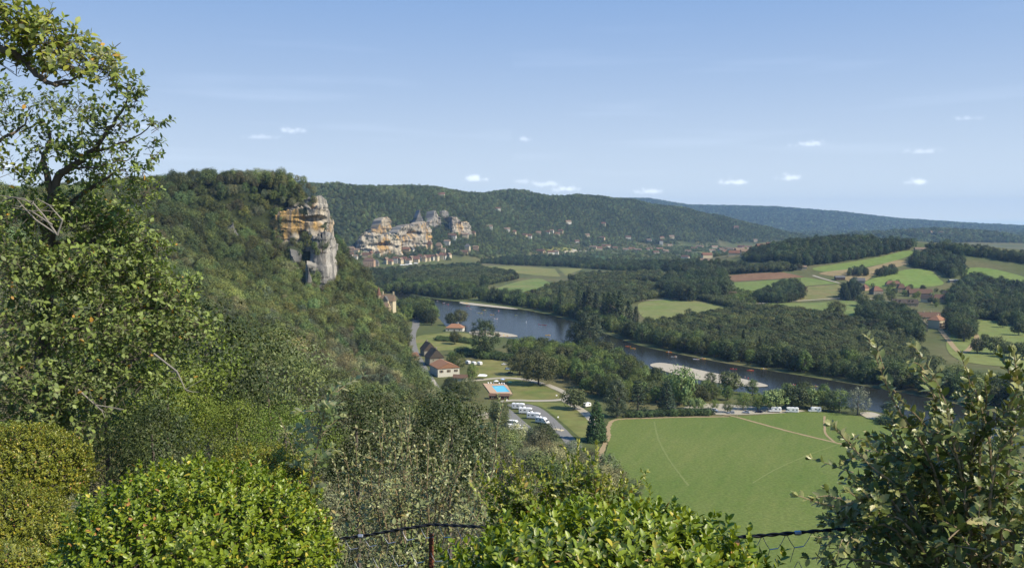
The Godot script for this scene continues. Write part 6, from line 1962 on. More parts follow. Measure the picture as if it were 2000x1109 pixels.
func box_shrubs() -> void:
	var bright := [Color(0.162, 0.228, 0.014), Color(0.216, 0.276, 0.019), Color(0.42, 0.36, 0.04), Color(0.40, 0.20, 0.06)]
	var olive := [Color(0.172, 0.198, 0.021), Color(0.230, 0.239, 0.025), Color(0.45, 0.36, 0.05), Color(0.36, 0.20, 0.07)]
	box_mound("box_shrub", "clipped box shrub, a bright green dome in the middle of the foreground", Vector3(0.307, 108.834, -2.600), Vector3(0.47, 0.225, 0.36), 0.034, 0.030, bright, 0.30, 1)
	box_mound("box_shrub", "clipped box shrub, the broad bright green dome left of the rusty fence post", Vector3(-1.270, 108.611, -3.400), Vector3(0.50, 0.37, 0.46), 0.028, 0.027, bright, 0.24, 2)
	box_mound("box_shrub", "rounded yellow-green box shrub under the oak, top one at the edge", Vector3(-2.977, 108.461, -5.200), Vector3(0.36, 0.28, 0.36), 0.020, 0.022, olive, 0.2, 3)
	box_mound("box_shrub", "box shrub with a dark hollow below the yellow-green one at the edge", Vector3(-2.673, 108.290, -4.500), Vector3(0.29, 0.28, 0.32), 0.019, 0.021, olive, 0.22, 4)
	box_mound("box_shrub", "lowest box shrub in the corner of the view", Vector3(-2.336, 108.329, -3.900), Vector3(0.18, 0.16, 0.2), 0.018, 0.02, olive, 0.22, 5)
	box_mound("box_shrub", "small box shrub between the corner shrubs and the broad dome", Vector3(-2.290, 108.291, -4.300), Vector3(0.16, 0.20, 0.2), 0.018, 0.02, olive, 0.22, 6)
	box_mound("box_shrub", "olive box shrub behind the broad dome, beside the young oak", Vector3(-1.426, 108.477, -4.800), Vector3(0.30, 0.22, 0.3), 0.020, 0.022, olive, 0.22, 7)
	# uncut shoots rising behind the middle dome
	var t := thing("box_shoots", "tall uncut yellow-green box shoots rising behind the middle dome", "shrub", Vector3(Vector3(0.159, 108.668, -3.300).x, ground(0.2, 3.3), -3.3))
	var leaves := []
	var st := new_st()
	for s in [[Vector3(0.241, 109.202, -3.100), Vector3(0.196, 108.778, -3.100)], [Vector3(0.308, 109.194, -3.100), Vector3(0.281, 108.778, -3.100)], [Vector3(0.152, 109.149, -3.100), Vector3(0.140, 108.778, -3.100)], [Vector3(0.186, 109.121, -3.100), Vector3(0.168, 108.778, -3.100)], [Vector3(0.004, 109.153, -3.100), Vector3(0.019, 108.778, -3.100)], [Vector3(-0.028, 109.121, -3.100), Vector3(0.000, 108.778, -3.100)], [Vector3(0.037, 109.107, -3.100), Vector3(0.037, 108.778, -3.100)], [Vector3(-0.121, 109.121, -3.100), Vector3(-0.028, 108.778, -3.100)], [Vector3(0.112, 109.073, -3.100), Vector3(0.112, 108.778, -3.100)], [Vector3(0.278, 109.121, -3.100), Vector3(0.243, 108.778, -3.100)], [Vector3(0.399, 109.083, -3.100), Vector3(0.356, 108.778, -3.100)], [Vector3(0.074, 109.064, -3.100), Vector3(0.075, 108.778, -3.100)], [Vector3(-0.065, 109.054, -3.100), Vector3(-0.019, 108.778, -3.100)], [Vector3(0.019, 109.083, -3.100), Vector3(0.009, 108.778, -3.100)], [Vector3(0.219, 109.092, -3.100), Vector3(0.206, 108.778, -3.100)], [Vector3(0.335, 109.073, -3.100), Vector3(0.299, 108.778, -3.100)], [Vector3(0.418, 109.054, -3.100), Vector3(0.374, 108.778, -3.100)], [Vector3(0.139, 109.064, -3.100), Vector3(0.150, 108.778, -3.100)]]:
		var tip: Vector3 = s[0]
		var foot: Vector3 = s[1]
		shoot(st, leaves, [foot, foot.lerp(tip, 0.45) + Vector3(rng.randfn() * 0.015, 0, rng.randfn() * 0.02), tip], 0.0032, 0.0042, 1.15, 4, 0.1, 0.75)
		for k in 5:
			var b := foot.lerp(tip, rng.randf_range(0.15, 0.65))
			shoot(st, leaves, [b, b + Vector3(rng.randfn() * 0.05, 0.05, rng.randfn() * 0.05), b + Vector3(rng.randfn() * 0.07, 0.12, rng.randfn() * 0.07)], 0.002, 0.006, 1.05, 4, 0.1, 0.75)
	var tw := part("stems", done(st), mats.twig_bark, t)
	tw.position = -t.position
	tw.set_meta("kind", "stuff")
	dress(t, leaf_mesh(0.022, 0.011, 0, 0.35, Color.WHITE), [Color(0.165, 0.225, 0.020), Color(0.215, 0.265, 0.025), Color(0.34, 0.35, 0.06), Color(0.40, 0.28, 0.06)], mats.box_leaf, leaves)

func holm_shrub() -> void:
	var foot := Vector3(1.532, 108.521, -2.700)
	var t := thing("holm_oak_shrub", "holm oak shrub with toothed glossy leaves and long shoots at the terrace edge", "shrub", Vector3(foot.x, ground(foot.x, 2.7), -2.7))
	var leaves := []
	var st := new_st()
	var tips := [[Vector3(1.034, 109.657, -2.500), Vector3(1.274, 109.253, -2.500)], [Vector3(1.168, 109.633, -2.500), Vector3(1.317, 109.298, -2.500)], [Vector3(1.358, 109.584, -2.600), Vector3(1.448, 109.270, -2.600)], [Vector3(1.456, 109.615, -2.500), Vector3(1.436, 109.329, -2.500)], [Vector3(1.291, 109.519, -2.600), Vector3(1.385, 109.270, -2.600)], [Vector3(1.485, 109.496, -2.700), Vector3(1.518, 109.275, -2.700)], [Vector3(0.841, 109.194, -2.500), Vector3(1.142, 109.161, -2.500)], [Vector3(0.943, 109.396, -2.500), Vector3(1.203, 109.145, -2.500)], [Vector3(1.018, 109.315, -2.600), Vector3(1.251, 109.095, -2.600)], [Vector3(1.127, 109.380, -2.550), Vector3(1.316, 109.191, -2.550)], [Vector3(1.129, 109.324, -2.700), Vector3(1.378, 109.143, -2.700)], [Vector3(0.904, 109.068, -2.500), Vector3(1.176, 109.053, -2.500)], [Vector3(0.954, 109.095, -2.600), Vector3(1.206, 109.047, -2.600)], [Vector3(1.177, 109.459, -2.600), Vector3(1.373, 109.191, -2.600)], [Vector3(1.414, 109.530, -2.400), Vector3(1.394, 109.326, -2.400)], [Vector3(1.166, 109.329, -2.500), Vector3(1.323, 109.145, -2.500)], [Vector3(1.620, 109.536, -2.700), Vector3(1.600, 109.242, -2.700)], [Vector3(1.060, 109.215, -2.600), Vector3(1.252, 109.063, -2.600)], [Vector3(1.241, 109.461, -2.450), Vector3(1.323, 109.238, -2.450)], [Vector3(1.358, 109.405, -2.500), Vector3(1.397, 109.176, -2.500)], [Vector3(1.376, 109.399, -2.400), Vector3(1.386, 109.180, -2.400)], [Vector3(1.039, 109.077, -2.700), Vector3(1.271, 108.944, -2.700)], [Vector3(0.910, 108.967, -2.600), Vector3(1.194, 108.935, -2.600)], [Vector3(0.990, 109.207, -2.500), Vector3(1.205, 109.068, -2.500)]]
	for s in tips:
		var tip: Vector3 = s[0]
		var mid: Vector3 = s[1] + Vector3(0, 0, rng.randf_range(-0.25, 0.05))
		shoot(st, leaves, [foot.lerp(mid, 0.35), mid, mid.lerp(tip, 0.55) + Vector3(rng.randfn(), rng.randfn(), rng.randfn()) * 0.012, tip], 0.006, 0.0115, 1.0, 4, 0.35)
		for k in 5:
			var b := mid.lerp(tip, rng.randf_range(0.0, 0.8))
			var e := b + (tip - mid).normalized().rotated(Vector3(rng.randfn(), rng.randfn(), rng.randfn()).normalized(), rng.randf_range(0.4, 1.1)) * rng.randf_range(0.05, 0.13)
			shoot(st, leaves, [b, b.lerp(e, 0.5) + Vector3.UP * 0.006, e], 0.0024, 0.0115, 0.85, 4, 0.1)
	# the dense body of the shrub
	for i in 360:
		var b := Vector3(1.44 + rng.randfn() * 0.19, rng.randf_range(108.80, 109.22), -rng.randf_range(2.35, 3.1))
		if b.x < 1.36 - (109.22 - b.y) * 1.14:
			continue
		var e := b + Vector3(rng.randfn() * 0.07 - 0.02, rng.randf_range(0.0, 0.11), rng.randfn() * 0.07)
		shoot(st, leaves, [b, b.lerp(e, 0.5), e], 0.0028, 0.0125, 0.95, 4, 0.05)
	var tw := part("stems", done(st), mats.twig_bark, t)
	tw.position = -t.position
	tw.set_meta("kind", "stuff")
	for k in 5:
		var sb := new_st()
		var e := Vector3(1.27 + k * 0.08, 109.09 - (k % 2) * 0.05, -2.7) - t.position
		tube(sb, [Vector3(0, -0.3, 0), e * 0.5 + Vector3(0.03 * (k - 2), 0, 0), e], [0.022, 0.015, 0.007], 7)
		part("branch", done(sb), mats.twig_bark, t)
	dress(t, leaf_mesh(0.044, 0.026, 4, 0.25, Color.WHITE), [Color(0.098, 0.130, 0.032), Color(0.135, 0.170, 0.044), Color(0.25, 0.26, 0.085), Color(0.40, 0.36, 0.16)], mats.holm_leaf, leaves)

func middle_shrub() -> void:
	var foot := Vector3(-0.589, 107.568, -4.600)
	var t := thing("mixed_shrub", "loose grey-green shrub of thin upright shoots behind the rusty fence post", "shrub", Vector3(foot.x, ground(foot.x, 4.6), -4.6))
	var leaves := []
	var st := new_st()
	var tips := [[Vector3(-0.524, 109.053, -4.400), Vector3(-0.531, 108.292, -4.400)], [Vector3(-0.595, 108.944, -4.800), Vector3(-0.594, 108.137, -4.800)], [Vector3(-0.697, 108.988, -4.600), Vector3(-0.652, 108.215, -4.600)], [Vector3(-0.580, 108.939, -4.500), Vector3(-0.570, 108.253, -4.500)], [Vector3(-0.337, 108.881, -4.700), Vector3(-0.420, 108.176, -4.700)], [Vector3(-0.852, 108.849, -4.600), Vector3(-0.755, 108.215, -4.600)], [Vector3(-0.434, 108.912, -4.400), Vector3(-0.470, 108.292, -4.400)], [Vector3(-0.357, 108.821, -4.600), Vector3(-0.427, 108.215, -4.600)], [Vector3(-0.683, 108.899, -4.400), Vector3(-0.634, 108.292, -4.400)], [Vector3(-0.787, 108.767, -4.700), Vector3(-0.715, 108.176, -4.700)], [Vector3(-0.632, 108.821, -4.600), Vector3(-0.611, 108.215, -4.600)], [Vector3(-0.261, 108.793, -4.600), Vector3(-0.366, 108.215, -4.600)], [Vector3(-0.531, 108.741, -4.800), Vector3(-0.550, 108.137, -4.800)], [Vector3(-0.404, 108.764, -4.500), Vector3(-0.456, 108.253, -4.500)], [Vector3(-0.197, 108.681, -4.700), Vector3(-0.329, 108.176, -4.700)], [Vector3(-0.908, 108.765, -4.600), Vector3(-0.788, 108.215, -4.600)], [Vector3(-0.808, 108.723, -4.500), Vector3(-0.719, 108.253, -4.500)], [Vector3(-0.618, 108.780, -4.300), Vector3(-0.586, 108.331, -4.300)], [Vector3(-0.290, 108.738, -4.400), Vector3(-0.377, 108.292, -4.400)], [Vector3(-0.515, 108.741, -4.300), Vector3(-0.519, 108.331, -4.300)], [Vector3(-0.124, 108.625, -4.600), Vector3(-0.275, 108.215, -4.600)], [Vector3(-1.006, 108.653, -4.800), Vector3(-0.863, 108.137, -4.800)], [Vector3(-1.357, 108.855, -5.000), Vector3(-1.104, 108.059, -5.000)], [Vector3(-0.038, 109.101, -4.300), Vector3(-0.208, 108.331, -4.300)], [Vector3(-0.176, 108.714, -4.900), Vector3(-0.322, 108.098, -4.900)]]
	for s in tips:
		var tip: Vector3 = s[0]
		var low: Vector3 = s[1] + Vector3(rng.randfn() * 0.03, 0, -0.1)
		var r := 0.005
		shoot(st, leaves, [low, low.lerp(tip, 0.5) + Vector3(rng.randfn(), 0, rng.randfn()) * 0.02, low.lerp(tip, 0.8), tip], r, 0.011, 0.72, 4, 0.15)
		for k in 6:
			var u := rng.randf_range(0.15, 0.85)
			var b := low.lerp(tip, u)
			var e := b + Vector3(rng.randfn() * 0.08, rng.randf_range(0.04, 0.16), rng.randfn() * 0.08)
			shoot(st, leaves, [b, b.lerp(e, 0.55) + Vector3(rng.randfn(), 0, rng.randfn()) * 0.01, e], 0.002, 0.012, 0.72, 4, 0.1)
	for i in 150:
		var b := Vector3(rng.randf_range(-0.95, -0.10), rng.randf_range(108.05, 108.55), -rng.randf_range(4.0, 5.0))
		var e := b + Vector3(rng.randfn() * 0.07, rng.randf_range(0.02, 0.14), rng.randfn() * 0.07)
		shoot(st, leaves, [b, b.lerp(e, 0.5), e], 0.002, 0.013, 0.8, 4, 0.05)
	var tw := part("stems", done(st), mats.twig_bark, t)
	tw.position = -t.position
	tw.set_meta("kind", "stuff")
	dress(t, leaf_mesh(0.040, 0.022, 0, 0.2, Color.WHITE), [Color(0.185, 0.215, 0.085), Color(0.25, 0.275, 0.11), Color(0.32, 0.33, 0.14), Color(0.30, 0.24, 0.08)], mats.holm_leaf, leaves)
	# the young oak with lobed leaves at its side
	foot = Vector3(-1.106, 107.810, -4.700)
	t = thing("young_oak", "young oak with blue-green lobed leaves left of the grey-green shrub", "sapling", Vector3(foot.x, ground(foot.x, 4.7), -4.7))
	leaves = []
	st = new_st()
	var top := Vector3(-0.972, 109.077, -4.600)
	var path := [Vector3(-1.101, 108.132, -4.700), Vector3(-1.113, 108.451, -4.700), Vector3(-1.063, 108.752, -4.650), Vector3(-1.010, 108.960, -4.600), top]
	shoot(st, leaves, path, 0.008, 0.02, 1.0, 3, 0.2)
	for k in 26:
		var u := rng.randf_range(0.15, 0.95)
		var i := int(u * 3.99)
		var b: Vector3 = path[i].lerp(path[i + 1], u * 4.0 - i)
		var e := b + Vector3(rng.randf_range(-0.17, 0.17), rng.randf_range(0.0, 0.12), rng.randf_range(-0.15, 0.15))
		shoot(st, leaves, [b, b.lerp(e, 0.5) + Vector3.UP * 0.01, e], 0.003, 0.016, 0.95, 3, 0.2)
	tw = part("stems", done(st), mats.twig_bark, t)
	tw.position = -t.position
	tw.set_meta("kind", "stuff")
	dress(t, leaf_mesh(0.055, 0.034, 6, 0.15, Color.WHITE), [Color(0.072, 0.112, 0.036), Color(0.095, 0.138, 0.042), Color(0.21, 0.235, 0.08)], mats.oak_leaf, leaves)

func big_oak() -> void:
	var foot := Vector3(-4.673, 107.128, -8.400)
	foot.y = ground(foot.x, 8.4)
	var t := thing("oak_tree", "large oak leaning over the terrace edge, its open top against the sky", "tree", foot)
	var leaves := []
	var st := new_st()
	var limbs := [
		[[Vector3(-4.68, 106.87, -8.40), Vector3(-4.61, 108.15, -8.40), Vector3(-4.55, 108.96, -8.40), Vector3(-4.42, 109.76, -8.30), Vector3(-4.31, 110.22, -8.20)], 0.10, 0.05],
		[[Vector3(-4.31, 110.22, -8.20), Vector3(-4.25, 110.41, -8.20), Vector3(-4.07, 110.50, -8.10), Vector3(-3.90, 110.61, -8.10), Vector3(-3.71, 110.78, -8.00), Vector3(-3.56, 110.97, -8.00), Vector3(-3.38, 111.19, -7.90)], 0.042, 0.006],
		[[Vector3(-4.31, 110.22, -8.20), Vector3(-4.37, 110.45, -8.20), Vector3(-4.39, 110.58, -8.20), Vector3(-4.32, 110.75, -8.20), Vector3(-4.45, 110.92, -8.30), Vector3(-4.64, 110.83, -8.30)], 0.035, 0.006],
		[[Vector3(-4.32, 110.05, -8.30), Vector3(-4.06, 110.27, -8.30), Vector3(-3.84, 110.37, -8.20), Vector3(-3.58, 110.53, -8.10)], 0.030, 0.006],
		[[Vector3(-3.90, 110.61, -8.10), Vector3(-3.61, 110.69, -8.00), Vector3(-3.40, 110.74, -7.90), Vector3(-3.17, 110.86, -7.80)], 0.014, 0.003],
		[[Vector3(-4.07, 110.50, -8.10), Vector3(-3.88, 110.47, -8.00), Vector3(-3.62, 110.51, -7.90), Vector3(-3.37, 110.57, -7.90)], 0.012, 0.003],
		[[Vector3(-3.99, 111.33, -6.40), Vector3(-3.70, 111.24, -6.40), Vector3(-3.61, 111.18, -6.50), Vector3(-3.50, 111.07, -6.50), Vector3(-3.39, 111.00, -6.50), Vector3(-3.32, 111.02, -6.60)], 0.035, 0.010],
		[[Vector3(-3.39, 111.00, -6.50), Vector3(-3.25, 111.07, -6.60), Vector3(-3.06, 111.22, -6.60), Vector3(-2.92, 111.32, -6.60)], 0.010, 0.002],
		[[Vector3(-3.61, 111.18, -6.50), Vector3(-3.45, 111.35, -6.50), Vector3(-3.34, 111.47, -6.40), Vector3(-3.29, 111.53, -6.40)], 0.010, 0.002],
		[[Vector3(-4.95, 110.47, -8.00), Vector3(-4.66, 110.73, -8.00), Vector3(-4.53, 110.85, -8.10), Vector3(-4.43, 111.01, -8.10)], 0.022, 0.004],
		[[Vector3(-4.42, 109.76, -8.30), Vector3(-4.10, 109.81, -8.30), Vector3(-3.75, 109.75, -8.40), Vector3(-3.46, 109.80, -8.40)], 0.03, 0.006],
		[[Vector3(-4.55, 108.96, -8.40), Vector3(-4.07, 109.07, -8.30), Vector3(-3.62, 109.16, -8.40), Vector3(-3.12, 109.10, -8.50)], 0.035, 0.006],
		[[Vector3(-4.60, 108.35, -8.40), Vector3(-3.95, 108.59, -8.20), Vector3(-3.45, 108.72, -8.30), Vector3(-3.02, 108.90, -8.50)], 0.03, 0.005]]
	for l in limbs:
		var path := []
		for q in l[0]:
			path.append(q - foot)
		var smooth := []
		var rad := []
		for i in path.size() - 1:
			var a: Vector3 = path[maxi(i - 1, 0)]
			var d: Vector3 = path[mini(i + 2, path.size() - 1)]
			for j in 4:
				smooth.append(path[i].cubic_interpolate(path[i + 1], a, d, j / 4.0) + Vector3(rng.randfn(), rng.randfn(), rng.randfn()) * 0.006)
		smooth.append(path[-1])
		for i in smooth.size():
			rad.append(lerpf(l[1], l[2], float(i) / (smooth.size() - 1)))
		var sb := new_st()
		tube(sb, smooth, rad, 8)
		part("trunk" if l[1] > 0.05 else "branch", done(sb), mats.bark, t)
	# clusters of leafy twigs: [x, y, distance, half-width, half-height, twigs, kind of tone]
	var blobs := [[Vector3(-3.68, 111.46, -6.50), 0.210, 0.153, 70, 2], [Vector3(-3.49, 111.38, -6.50), 0.172, 0.115, 50, 2], [Vector3(-3.34, 111.28, -6.50), 0.191, 0.115, 65, 2], [Vector3(-3.14, 111.14, -6.50), 0.210, 0.092, 70, 2], [Vector3(-3.57, 111.27, -6.50), 0.210, 0.069, 45, 2], [Vector3(-3.02, 111.10, -6.60), 0.101, 0.062, 24, 2], [Vector3(-3.75, 111.56, -6.50), 0.130, 0.076, 26, 2], [Vector3(-3.46, 111.14, -6.60), 0.155, 0.070, 26, 2], [Vector3(-3.65, 111.13, -6.50), 0.099, 0.054, 12, 2], [Vector3(-4.62, 110.95, -8.00), 0.188, 0.292, 60, 0], [Vector3(-4.33, 111.02, -8.10), 0.238, 0.133, 36, 0], [Vector3(-3.95, 111.00, -8.00), 0.216, 0.141, 44, 0], [Vector3(-3.77, 110.86, -8.00), 0.169, 0.122, 30, 0], [Vector3(-3.44, 111.13, -7.90), 0.093, 0.167, 34, 0], [Vector3(-4.25, 110.68, -8.10), 0.219, 0.162, 46, 1], [Vector3(-3.99, 110.66, -8.10), 0.191, 0.162, 46, 1], [Vector3(-3.65, 110.66, -8.00), 0.188, 0.141, 36, 1], [Vector3(-3.17, 110.85, -7.80), 0.060, 0.055, 9, 0], [Vector3(-3.24, 110.62, -7.90), 0.056, 0.102, 10, 1], [Vector3(-3.45, 110.42, -8.00), 0.169, 0.104, 32, 1], [Vector3(-4.50, 110.47, -8.10), 0.238, 0.172, 34, 0], [Vector3(-3.93, 110.41, -8.20), 0.289, 0.116, 50, 1], [Vector3(-3.49, 110.87, -7.90), 0.093, 0.093, 12, 0], [Vector3(-4.53, 110.45, -7.80), 0.064, 0.110, 9, 2], [Vector3(-3.44, 110.26, -8.10), 0.114, 0.095, 22, 1], [Vector3(-4.56, 110.00, -8.10), 0.381, 0.238, 190, 1], [Vector3(-4.14, 110.05, -8.30), 0.342, 0.215, 170, 1], [Vector3(-3.82, 109.95, -8.40), 0.247, 0.198, 120, 1], [Vector3(-3.56, 109.70, -8.40), 0.217, 0.168, 90, 1], [Vector3(-4.43, 109.48, -8.00), 0.424, 0.282, 260, 0], [Vector3(-3.96, 109.57, -8.10), 0.381, 0.238, 190, 1], [Vector3(-3.72, 109.36, -8.40), 0.346, 0.247, 190, 1], [Vector3(-3.36, 109.30, -8.50), 0.260, 0.220, 120, 1], [Vector3(-3.07, 108.95, -8.50), 0.150, 0.150, 36, 1], [Vector3(-3.28, 108.96, -8.40), 0.247, 0.168, 90, 0], [Vector3(-4.40, 108.97, -7.90), 0.465, 0.279, 250, 0], [Vector3(-3.83, 109.06, -8.00), 0.376, 0.235, 190, 0], [Vector3(-3.54, 108.82, -8.30), 0.342, 0.215, 140, 0], [Vector3(-4.13, 108.57, -7.80), 0.505, 0.229, 230, 0], [Vector3(-4.41, 108.31, -7.70), 0.408, 0.226, 180, 0], [Vector3(-3.81, 108.43, -8.00), 0.376, 0.188, 150, 0], [Vector3(-3.40, 108.48, -8.40), 0.227, 0.128, 50, 0], [Vector3(-4.01, 108.14, -7.90), 0.325, 0.121, 70, 0]]
	for b in blobs:
		for i in int(b[3] * (0.85 if b[4] < 2 else 0.7)):
			var q := Vector3(rng.randfn(), rng.randfn(), rng.randfn()).normalized() * pow(rng.randf(), 0.36)
			var c: Vector3 = b[0] + Vector3(q.x * b[1], -q.y * b[2], q.z * b[1] * 1.1)
			var dir := Vector3(q.x, -q.y * 0.5 + 0.35, q.z) + Vector3(rng.randfn(), rng.randfn(), rng.randfn()) * 0.45
			var n := 7
			var d := dir.normalized()
			var len_ := 0.13 if b[4] < 2 else 0.15
			tube(st, [c - d * len_ * 0.6, c + d * len_ * 0.2, c + d * len_], [0.0028, 0.002, 0.001], 4)
			var side := d.cross(Vector3(rng.randfn(), rng.randfn(), rng.randfn())).normalized()
			for j in n:
				side = side.rotated(d, 2.4)
				var out_dir: Vector3 = side * 0.9 + d * rng.randf_range(0.1, 0.8) + Vector3.UP * 0.1
				var tone: int = b[4]
				if rng.randf() < 0.3:
					tone = 1 if tone == 0 else (0 if tone == 1 else 3)
				if rng.randf() < 0.012 or (b[4] == 2 and rng.randf() < 0.03):
					tone = 4
				leaves.append([pose(c + d * len_ * (j + 0.5) / n, out_dir, Vector3(rng.randfn() * 0.5, 1.0, rng.randfn() * 0.5) + d * 0.3, (0.74 if b[4] < 2 else 0.78) * rng.randf_range(0.65, 1.2)), tone])
	var tw := part("twigs", done(st), mats.bark, t)
	tw.position = -foot
	tw.set_meta("kind", "stuff")
	# dead grey branches
	for q in [[Vector3(-3.97, 109.87, -7.60), Vector3(-4.08, 110.04, -7.60), Vector3(-4.18, 110.16, -7.60), Vector3(-4.36, 110.20, -7.60), Vector3(-4.49, 110.22, -7.60)], [Vector3(-3.97, 109.87, -7.60), Vector3(-3.92, 110.00, -7.60), Vector3(-4.03, 110.13, -7.60), Vector3(-4.14, 110.19, -7.60)], [Vector3(-3.99, 109.89, -7.60), Vector3(-4.15, 110.00, -7.60), Vector3(-4.27, 110.13, -7.60), Vector3(-4.32, 110.20, -7.60)], [Vector3(-4.01, 109.96, -7.60), Vector3(-4.19, 110.08, -7.60), Vector3(-4.36, 110.11, -7.60)], [Vector3(-3.16, 108.83, -7.60), Vector3(-2.96, 108.67, -7.60), Vector3(-2.89, 108.51, -7.60), Vector3(-2.73, 108.60, -7.60)], [Vector3(-3.84, 108.51, -7.60), Vector3(-3.69, 108.37, -7.60), Vector3(-3.44, 108.33, -7.60)]]:
		var path := []
		var rad := []
		for i in q.size():
			path.append(q[i] - foot)
			rad.append(lerpf(0.009, 0.003, float(i) / (q.size() - 1)))
		var sb := new_st()
		tube(sb, path, rad, 6)
		for k in 4:
			var i := rng.randi_range(1, path.size() - 2) if path.size() > 2 else 0
			var p: Vector3 = path[i]
			var e := p + Vector3(rng.randfn() * 0.09, rng.randfn() * 0.07, rng.randfn() * 0.06)
			tube(sb, [p, p.lerp(e, 0.5) + Vector3(rng.randfn(), rng.randfn(), 0) * 0.012, e], [0.005, 0.004, 0.0015], 5)
		part("dead_branch", done(sb), mats.pale_bark, t)
	dress(t, leaf_mesh(0.068, 0.040, 5, 0.12, Color.WHITE), [Color(0.169, 0.215, 0.075), Color(0.215, 0.280, 0.068), Color(0.22, 0.265, 0.040), Color(0.28, 0.29, 0.040), Color(0.48, 0.27, 0.05)], mats.oak_leaf, leaves)

func slope_bushes() -> void:
	# bushes on the slope just below the terrace
	kind("near_bush", {"seed": 1200, "shape": "round", "h": 2.0, "r": 1.2, "low": 0.0, "leaf": 0.034, "clumps": 70, "leaves": 110, "color": Color(0.105, 0.130, 0.045), "clump": 0.34, "hue": 0.08, "mat": "oak_leaf"}, 3)
	kind("bright_bush", {"seed": 1260, "shape": "round", "h": 2.0, "r": 1.2, "low": 0.0, "leaf": 0.030, "clumps": 70, "leaves": 110, "color": Color(0.125, 0.175, 0.028), "clump": 0.30, "hue": 0.1, "mat": "oak_leaf"}, 2)
	var list := [
		["bright_bush", Vector3(-4.603, 107.122, -11.500), 1.25, "bright green bush behind the broad box dome, under the oak"], ["bright_bush", Vector3(-5.499, 107.250, -12.500), 1.9, "dark hollow green bush beneath the oak's lowest branches"], ["near_bush", Vector3(-3.147, 107.758, -7.500), 0.75, "low grey bush in the gap left of the broad box dome"],
		["near_bush", Vector3(-4.284, 107.474, -9.000), 1.1, "grey-green bush under the oak beside the yellow-green box"], ["near_bush", Vector3(-5.365, 106.700, -15.000), 2.2, "tall grey-green bush right of the oak's lowest branches"], ["bright_bush", Vector3(-2.908, 107.556, -9.000), 0.7, "yellowing bush just behind the broad box dome"],
		["near_bush", Vector3(-5.437, 105.821, -19.000), 2.2, "grey bush on the slope behind the young oak"], ["near_bush", Vector3(-1.707, 107.305, -9.500), 1.0, "low bush behind the middle of the grey-green shrub"], ["bright_bush", Vector3(-1.976, 107.895, -7.500), 0.6, "yellow-green bush left of the young oak"], ["near_bush", Vector3(-0.719, 107.072, -10.000), 1.1, "bush behind the right side of the grey-green shrub"]]
	for a in list:
		var p: Vector3 = a[1]
		var k: Dictionary = kinds[a[0]]
		var h: float = a[2]
		var f: Dictionary = k.forms[rng.randi() % k.forms.size()]
		var o := thing("slope_bush", a[3], "bush", p, rng.randf() * TAU)
		var g := ground(p.x, -p.z)
		var s: float = h / 2.0
		o.position.y = p.y - h * 0.2
		o.scale = Vector3(s, s, s)
		part("crown", f.crown, mats.oak_leaf, o)
		var st := new_st()
		tube(st, [Vector3(0, (g - o.position.y) / s - 0.3, 0), Vector3(0.05, 0.2, 0), Vector3(0, 1.4, 0.05)], [0.08, 0.05, 0.02], 6)
		part("stem", done(st), mats.bark, o)

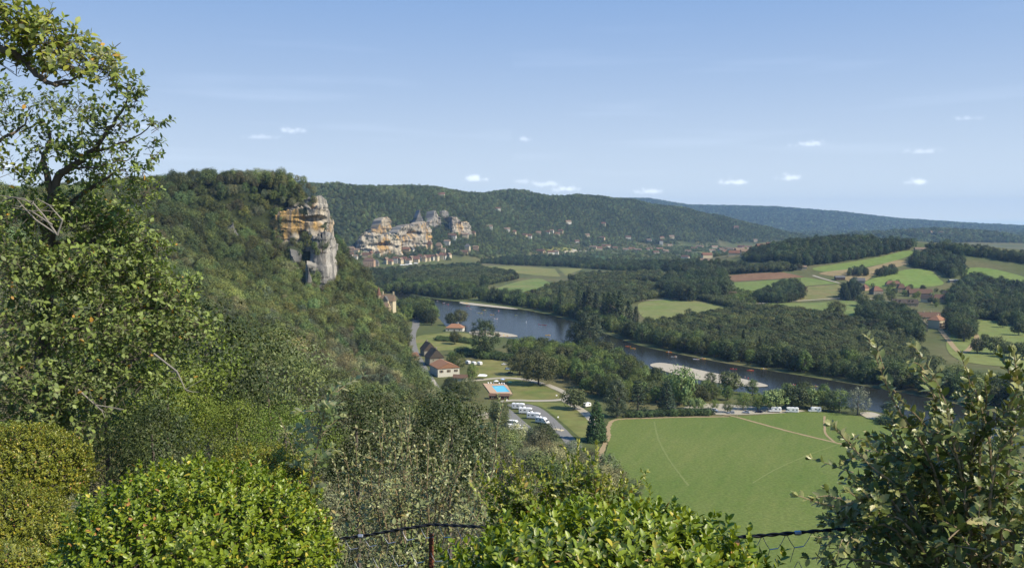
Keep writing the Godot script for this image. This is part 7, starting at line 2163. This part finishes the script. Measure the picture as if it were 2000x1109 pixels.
func fence() -> void:
	paint("black_cable", lin(0.02, 0.02, 0.022), 0.45)
	var wire := paint("wire", lin(0.42, 0.43, 0.45), 0.35)
	wire.metallic = 0.7
	paint("rust", lin(0.16, 0.055, 0.03), 0.9, mats.fine, 20.0)
	var o := Vector3(-0.343, 108.670, -3.600)
	var t := thing("wire_fence", "wire fence of black cable and hexagonal netting along the terrace edge", "fence", Vector3(o.x, ground(o.x, 3.6), o.z))
	var run := [Vector3(-0.982, 108.594, -3.700), Vector3(-0.660, 108.644, -3.650), Vector3(-0.477, 108.694, -3.600), Vector3(-0.341, 108.723, -3.580), Vector3(-0.031, 108.773, -3.400), Vector3(0.347, 108.804, -3.200), Vector3(0.735, 108.860, -3.050), Vector3(0.868, 108.888, -3.000), Vector3(1.005, 108.908, -2.980), Vector3(1.137, 108.930, -2.950), Vector3(1.397, 108.959, -2.900), Vector3(1.818, 108.994, -2.850)]
	var path := []
	for i in run.size() - 1:
		var n := int(run[i].distance_to(run[i + 1]) / 0.008)
		for j in n:
			path.append(run[i].lerp(run[i + 1], float(j) / n) - t.position)
	path.append(run[-1] - t.position)
	for s in 2:
		var st := new_st()
		var p := []
		var r := []
		for i in path.size():
			var a := i * 0.55 + PI * s
			p.append(path[i] + Vector3(0, cos(a), sin(a)) * 0.0036)
			r.append(0.0042)
		tube(st, p, r, 5)
		part("cable", done(st), mats.black_cable, t)
	# netting: hexagons hung from the cable
	var st := new_st()
	var cell := 0.082
	var along := 0.0
	var walk := []
	var acc := 0.0
	for i in range(1, path.size()):
		acc += path[i].distance_to(path[i - 1])
		if acc >= cell:
			walk.append(path[i])
			acc = 0.0
	for i in walk.size() - 1:
		var a: Vector3 = walk[i]
		var b: Vector3 = walk[i + 1]
		var m := a.lerp(b, 0.5)
		for row in 7:
			var y := -row * 0.105
			var odd := row % 2
			var s0 := a + Vector3(0, y, 0) if not odd else m + Vector3(0, y, 0)
			var e := b - a
			var l := s0 + e * 0.32 + Vector3(0, -0.052, 0.002)
			var r := s0 + e * 0.68 + Vector3(0, -0.052, -0.002)
			tube(st, [s0, s0.lerp(l, 0.5) + Vector3(0, -0.004, 0), l], [0.0013, 0.0013, 0.0013], 4)
			tube(st, [l, r], [0.0021, 0.0021], 4)
			tube(st, [r, r.lerp(s0 + e, 0.5) + Vector3(0, -0.004, 0), s0 + e], [0.0013, 0.0013, 0.0013], 4)
			tube(st, [l, s0 + e * 0.0 + Vector3(0, -0.105, 0) + e * 0.5 * 0.0 + e * 0.18], [0.0013, 0.0013], 4)
	var nt := part("netting", done(st), wire, t)
	nt.set_meta("kind", "stuff")
	# clip on the cable
	for q in [Vector3(1.00, 108.91, -2.97), Vector3(-0.02, 108.77, -3.40), Vector3(-0.65, 108.65, -3.64)]:
		st = new_st()
		var p: Vector3 = q - t.position
		lathe(st, [[0.006, -0.012], [0.009, -0.008], [0.009, 0.008], [0.006, 0.012]], 8)
		var c := part("clip", done(st), wire, t)
		c.position = p
		c.rotation.z = PI / 2.0
	# ribbed rusty post
	st = new_st()
	var prof := []
	var top := Vector3(-0.341, 108.684, -3.580).y - t.position.y
	var y := -0.4
	while y < top:
		prof.append([0.0095, y])
		prof.append([0.0115, y + 0.006])
		prof.append([0.0095, y + 0.012])
		y += 0.016
	prof.append([0.001, top])
	lathe(st, prof, 8)
	var post := part("post", done(st), mats.rust, t)
	post.position = Vector3(Vector3(-0.341, 108.677, -3.580).x - t.position.x, 0, -3.58 - t.position.z)
